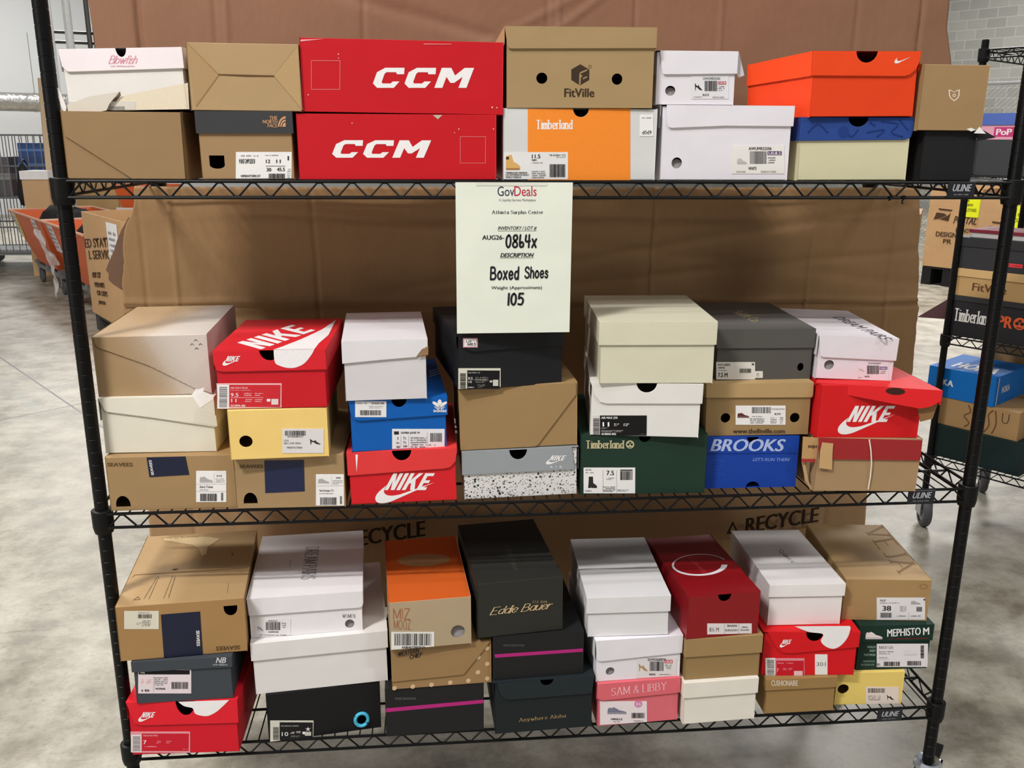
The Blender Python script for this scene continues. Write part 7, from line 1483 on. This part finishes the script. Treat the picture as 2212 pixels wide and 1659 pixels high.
pallet('dark pallet under the brown mail carton behind the left post', AL, DL, 1.66, 2.75, .95, plain('dark_wood', (70, 66, 64), 0.7, 0.2), .135)
mail_carton('brown mail carton with printed capitals, behind the left post next to the orange bins', AL, DL, 1.62, 2.75, .14, .96, .95, (200, 158, 110),
            [('T', (1.63, .668, .86, .09, 0, .072), MI, {'s': 'ED STATES', 'f': 'bold'}), ('T', (1.72, .585, .75, .08, 0, .070), MI, {'s': 'L SERVICE', 'f': 'bold'}), ('T', (1.76, .44, .26, .03, 0, .045), MI, {'s': 'NOT CUT', 'f': 'bold'}), ('T', (1.80, .37, .3, .03, 0, .04), MI, {'s': 'PRIVATE', 'f': 'bold'}), ('T', (1.84, .31, .32, .03, 0, .04), MI, {'s': 'OR USPS', 'f': 'bold'}), ('T', (1.86, .235, .22, .02, 0, .035), MI, {'s': 'JNEVZA', 'f': 'bold'})],
            [('paper_note', rect(2.36, .60, 2.64, .93), (232, 230, 228), [('L', (2.40, .66, .2, 0, 0, .22), (150, 148, 150), {'n': 5})])])

# cartons and an orange tote standing behind that row
def plain_carton(label, x, y, w, d_, z0, z1, c, rz=0.0, lid=None):
    r = root('carton', label, 'carton', (x, y, z0), (0, 0, rz), 'cartons behind the bins')
    m = corrugated('carton_%d_%d_%d' % c, c)
    mb = MB()
    mb.box(-w / 2, w / 2, 0, d_, 0, z1 - z0, m)
    mb.build('carton_body', r, bevel=.004)
    sb = MB()
    sb.box(-w / 2 - .001, w / 2 + .001, -.002, d_ + .002, (z1 - z0) * .5, (z1 - z0) * .5 + .004, plain('seam_brown', (120, 92, 62), 0.7))
    sb.build('seam', r)
    if lid:
        lb = MB()
        lb.box(-w / 2 - .01, w / 2 + .01, -.012, d_ + .01, z1 - z0 - lid, z1 - z0 + .006, card((240, 238, 236)))
        lb.build('lid', r)
    return r


plain_carton('tall brown carton standing behind the orange bins, seen through the top shelf truss', -4.227, 9.79, .53, .4, 0, 1.055, (206, 172, 120), R(-10))
plain_carton('grey brown carton beside the orange tote behind the mail carton', -3.78, 10.11, .28, .3, 0, 1.03, (110, 96, 92), R(-10))
r = root('storage_tote', 'orange plastic tote on a grey stack behind the brown mail carton', 'tote', (-3.55, 9.2, .0), (0, 0, R(-12)))
mb = MB()
mb.box(-.20, .20, 0, .4, 0, .74, plain('stack_grey', (120, 112, 108), 0.7))
mb.build('base_stack', r)
mb = MB()
mb.new()
V = Vector
bt = [V((-.23, .02, .74)), V((.23, .02, .74)), V((.23, .38, .74)), V((-.23, .38, .74))]
tp_ = [V((-.30, -.02, 1.0)), V((.30, -.02, 1.0)), V((.30, .42, 1.0)), V((-.30, .42, 1.0))]
for k in range(4):
    mb.face([bt[k], bt[(k + 1) % 4], tp_[(k + 1) % 4], tp_[k]], ORG)
mb.face(bt[::-1], ORG)
mb.build('tote_tub', r, solid=.01)
mb = MB()
mb.box(-.28, .28, -.03, -.02, .725, .75, card(WHT))
mb.build('paper_edge', r)

plain_carton('brown carton with a bright white lid, in front of the wire cage', -4.60, 9.0, .28, .35, 0, 1.16, (204, 168, 124), 0, .085)
mb = MB()
mb.box(-.045, .045, 0, .12, 0, 2.17, corrugated('tall_sheet', (206, 180, 146)), Matrix.Rotation(R(2), 4, 'Y'))
o = mb.build('cardboard_sheet')
o.location = (-4.61, 9.385, 0)
o.rotation_euler = (0, 0, R(24))
tag(o, 'tall narrow upright cardboard edge beside the left post', 'cardboard sheet')

# wire cage cart
r = root('cage_cart', 'tall grey wire cage cart with blue and red packs, at the left picture edge', 'cage cart', (-5.13, 9.55, 0))
CW, CD, CH = 1.15, .8, 1.55
for x in (-CW / 2, CW / 2):
    for y in (0, CD):
        mb = MB()
        mb.tube([(x, y, .15), (x, y, CH)], .02, STEEL, 10)
        mb.build('post', r)
        c = MB()
        c.lathe([(.02, -.02), (.065, -.02), (.075, 0), (.065, .02), (.02, .02)], RUBBER, 18, Matrix.Translation((x, y, .0755)) @ Matrix.Rotation(math.pi / 2, 4, 'X'))
        c.box(x - .02, x + .02, y - .026, y + .026, .11, .16, STEEL)
        c.build('caster', r)
for y, nm in ((0, 'front_mesh'), (CD, 'back_mesh')):
    mb = MB()
    for k in range(1, 15):
        x = -CW / 2 + CW * k / 15
        mb.tube([(x, y, .2), (x, y, CH)], .006, STEEL, 5)
    for z in (.2, .5, .84, 1.2, CH):
        mb.tube([(-CW / 2, y, z), (CW / 2, y, z)], .011, STEEL, 6)
    mb.build(nm, r)
mb = MB()
for x in (-CW / 2, CW / 2):
    for k in range(1, 9):
        y = CD * k / 9
        mb.tube([(x, y, .2), (x, y, CH)], .006, STEEL, 5)
    for z in (.2, .84, CH):
        mb.tube([(x, 0, z), (x, CD, z)], .011, STEEL, 6)
mb.build('side_mesh', r)
mb = MB()
mb.box(-CW / 2, CW / 2, 0, CD, .17, .2, STEEL)
mb.build('deck', r)
mb = MB()
mb.box(-CW / 2 + .02, CW / 2 - .02, .02, CD - .02, .83, .85, STEEL)
mb.build('deck', r)
packs = [(.28, .2, .85, 1.02, (176, 62, 58), 'red pack on the middle deck of the wire cage'), (.28, .2, 1.0205, 1.13, (226, 216, 214), 'white pack above the red one in the wire cage'), (.26, .2, 1.1305, 1.30, (24, 62, 120), 'lower blue pack in the wire cage'), (.28, .2, 1.3005, 1.46, (30, 74, 140), 'upper blue pack in the wire cage'),
         (-.25, .2, .85, 1.30, (96, 92, 92), 'grey pack at the left of the wire cage')]
for (x, y, z0, z1, c, lb) in packs:
    mb = MB()
    mb.box(x - .2, x + .2, y, y + .4, z0, z1, card(c, 'satin'))
    mb.box(x - .2005, x + .2005, y - .0005, y + .4005, z0 + (z1 - z0) * .42, z0 + (z1 - z0) * .58, card(tuple(min(255, v + 60) for v in c), 'satin'))
    o = mb.build('wrapped_pack')
    o.location = r.location
    tag(o, lb, 'wrapped pack', 'packs in the wire cage')
# black bag hanging on the cage
mb = MB()
mb.lathe([(.01, 1.30), (.05, 1.22), (.075, 1.05), (.085, .92), (.06, .82), (.01, .80)], plain('black_bag', (22, 22, 24), 0.6), 14)
mb.tube([(0, 0, 1.29), (0, .06, 1.33), (0, .14, 1.27), (0, .155, 1.25)], .008, plain('black_bag', (22, 22, 24), 0.6), 6)
o = mb.build('cloth_bag', smooth=True)
o.location = (-4.88, 9.40, -.05)
tag(o, 'black bag hanging on the front of the wire cage', 'bag')

# tall frame of pale poles beyond the top left box
r = root('pole_frame', 'tall frame of pale and dark metal poles beyond the top left corner', 'metal frame', (-4.93, 11.0, 0))
pale = plain('pale_metal', (240, 242, 240), 0.3, 0.5)
dark = plain('dark_metal', (84, 82, 78), 0.4, 0.5, metal=0.3)
for x, y, rr, m in ((-.06, 0, .045, pale), (.17, 0, .05, pale), (.38, .1, .03, dark), (.46, .1, .03, dark), (.52, .2, .035, pale)):
    mb = MB()
    mb.tube([(x, y, 0), (x, y, 3.6)], rr, m, 12)
    mb.build('pole', r)
for z in (.3, 2.70, 2.82, 3.5):
    mb = MB()
    mb.tube([(-.06, .02, z), (.52, .2, z)], .02, dark, 8)
    mb.build('cross_bar', r)
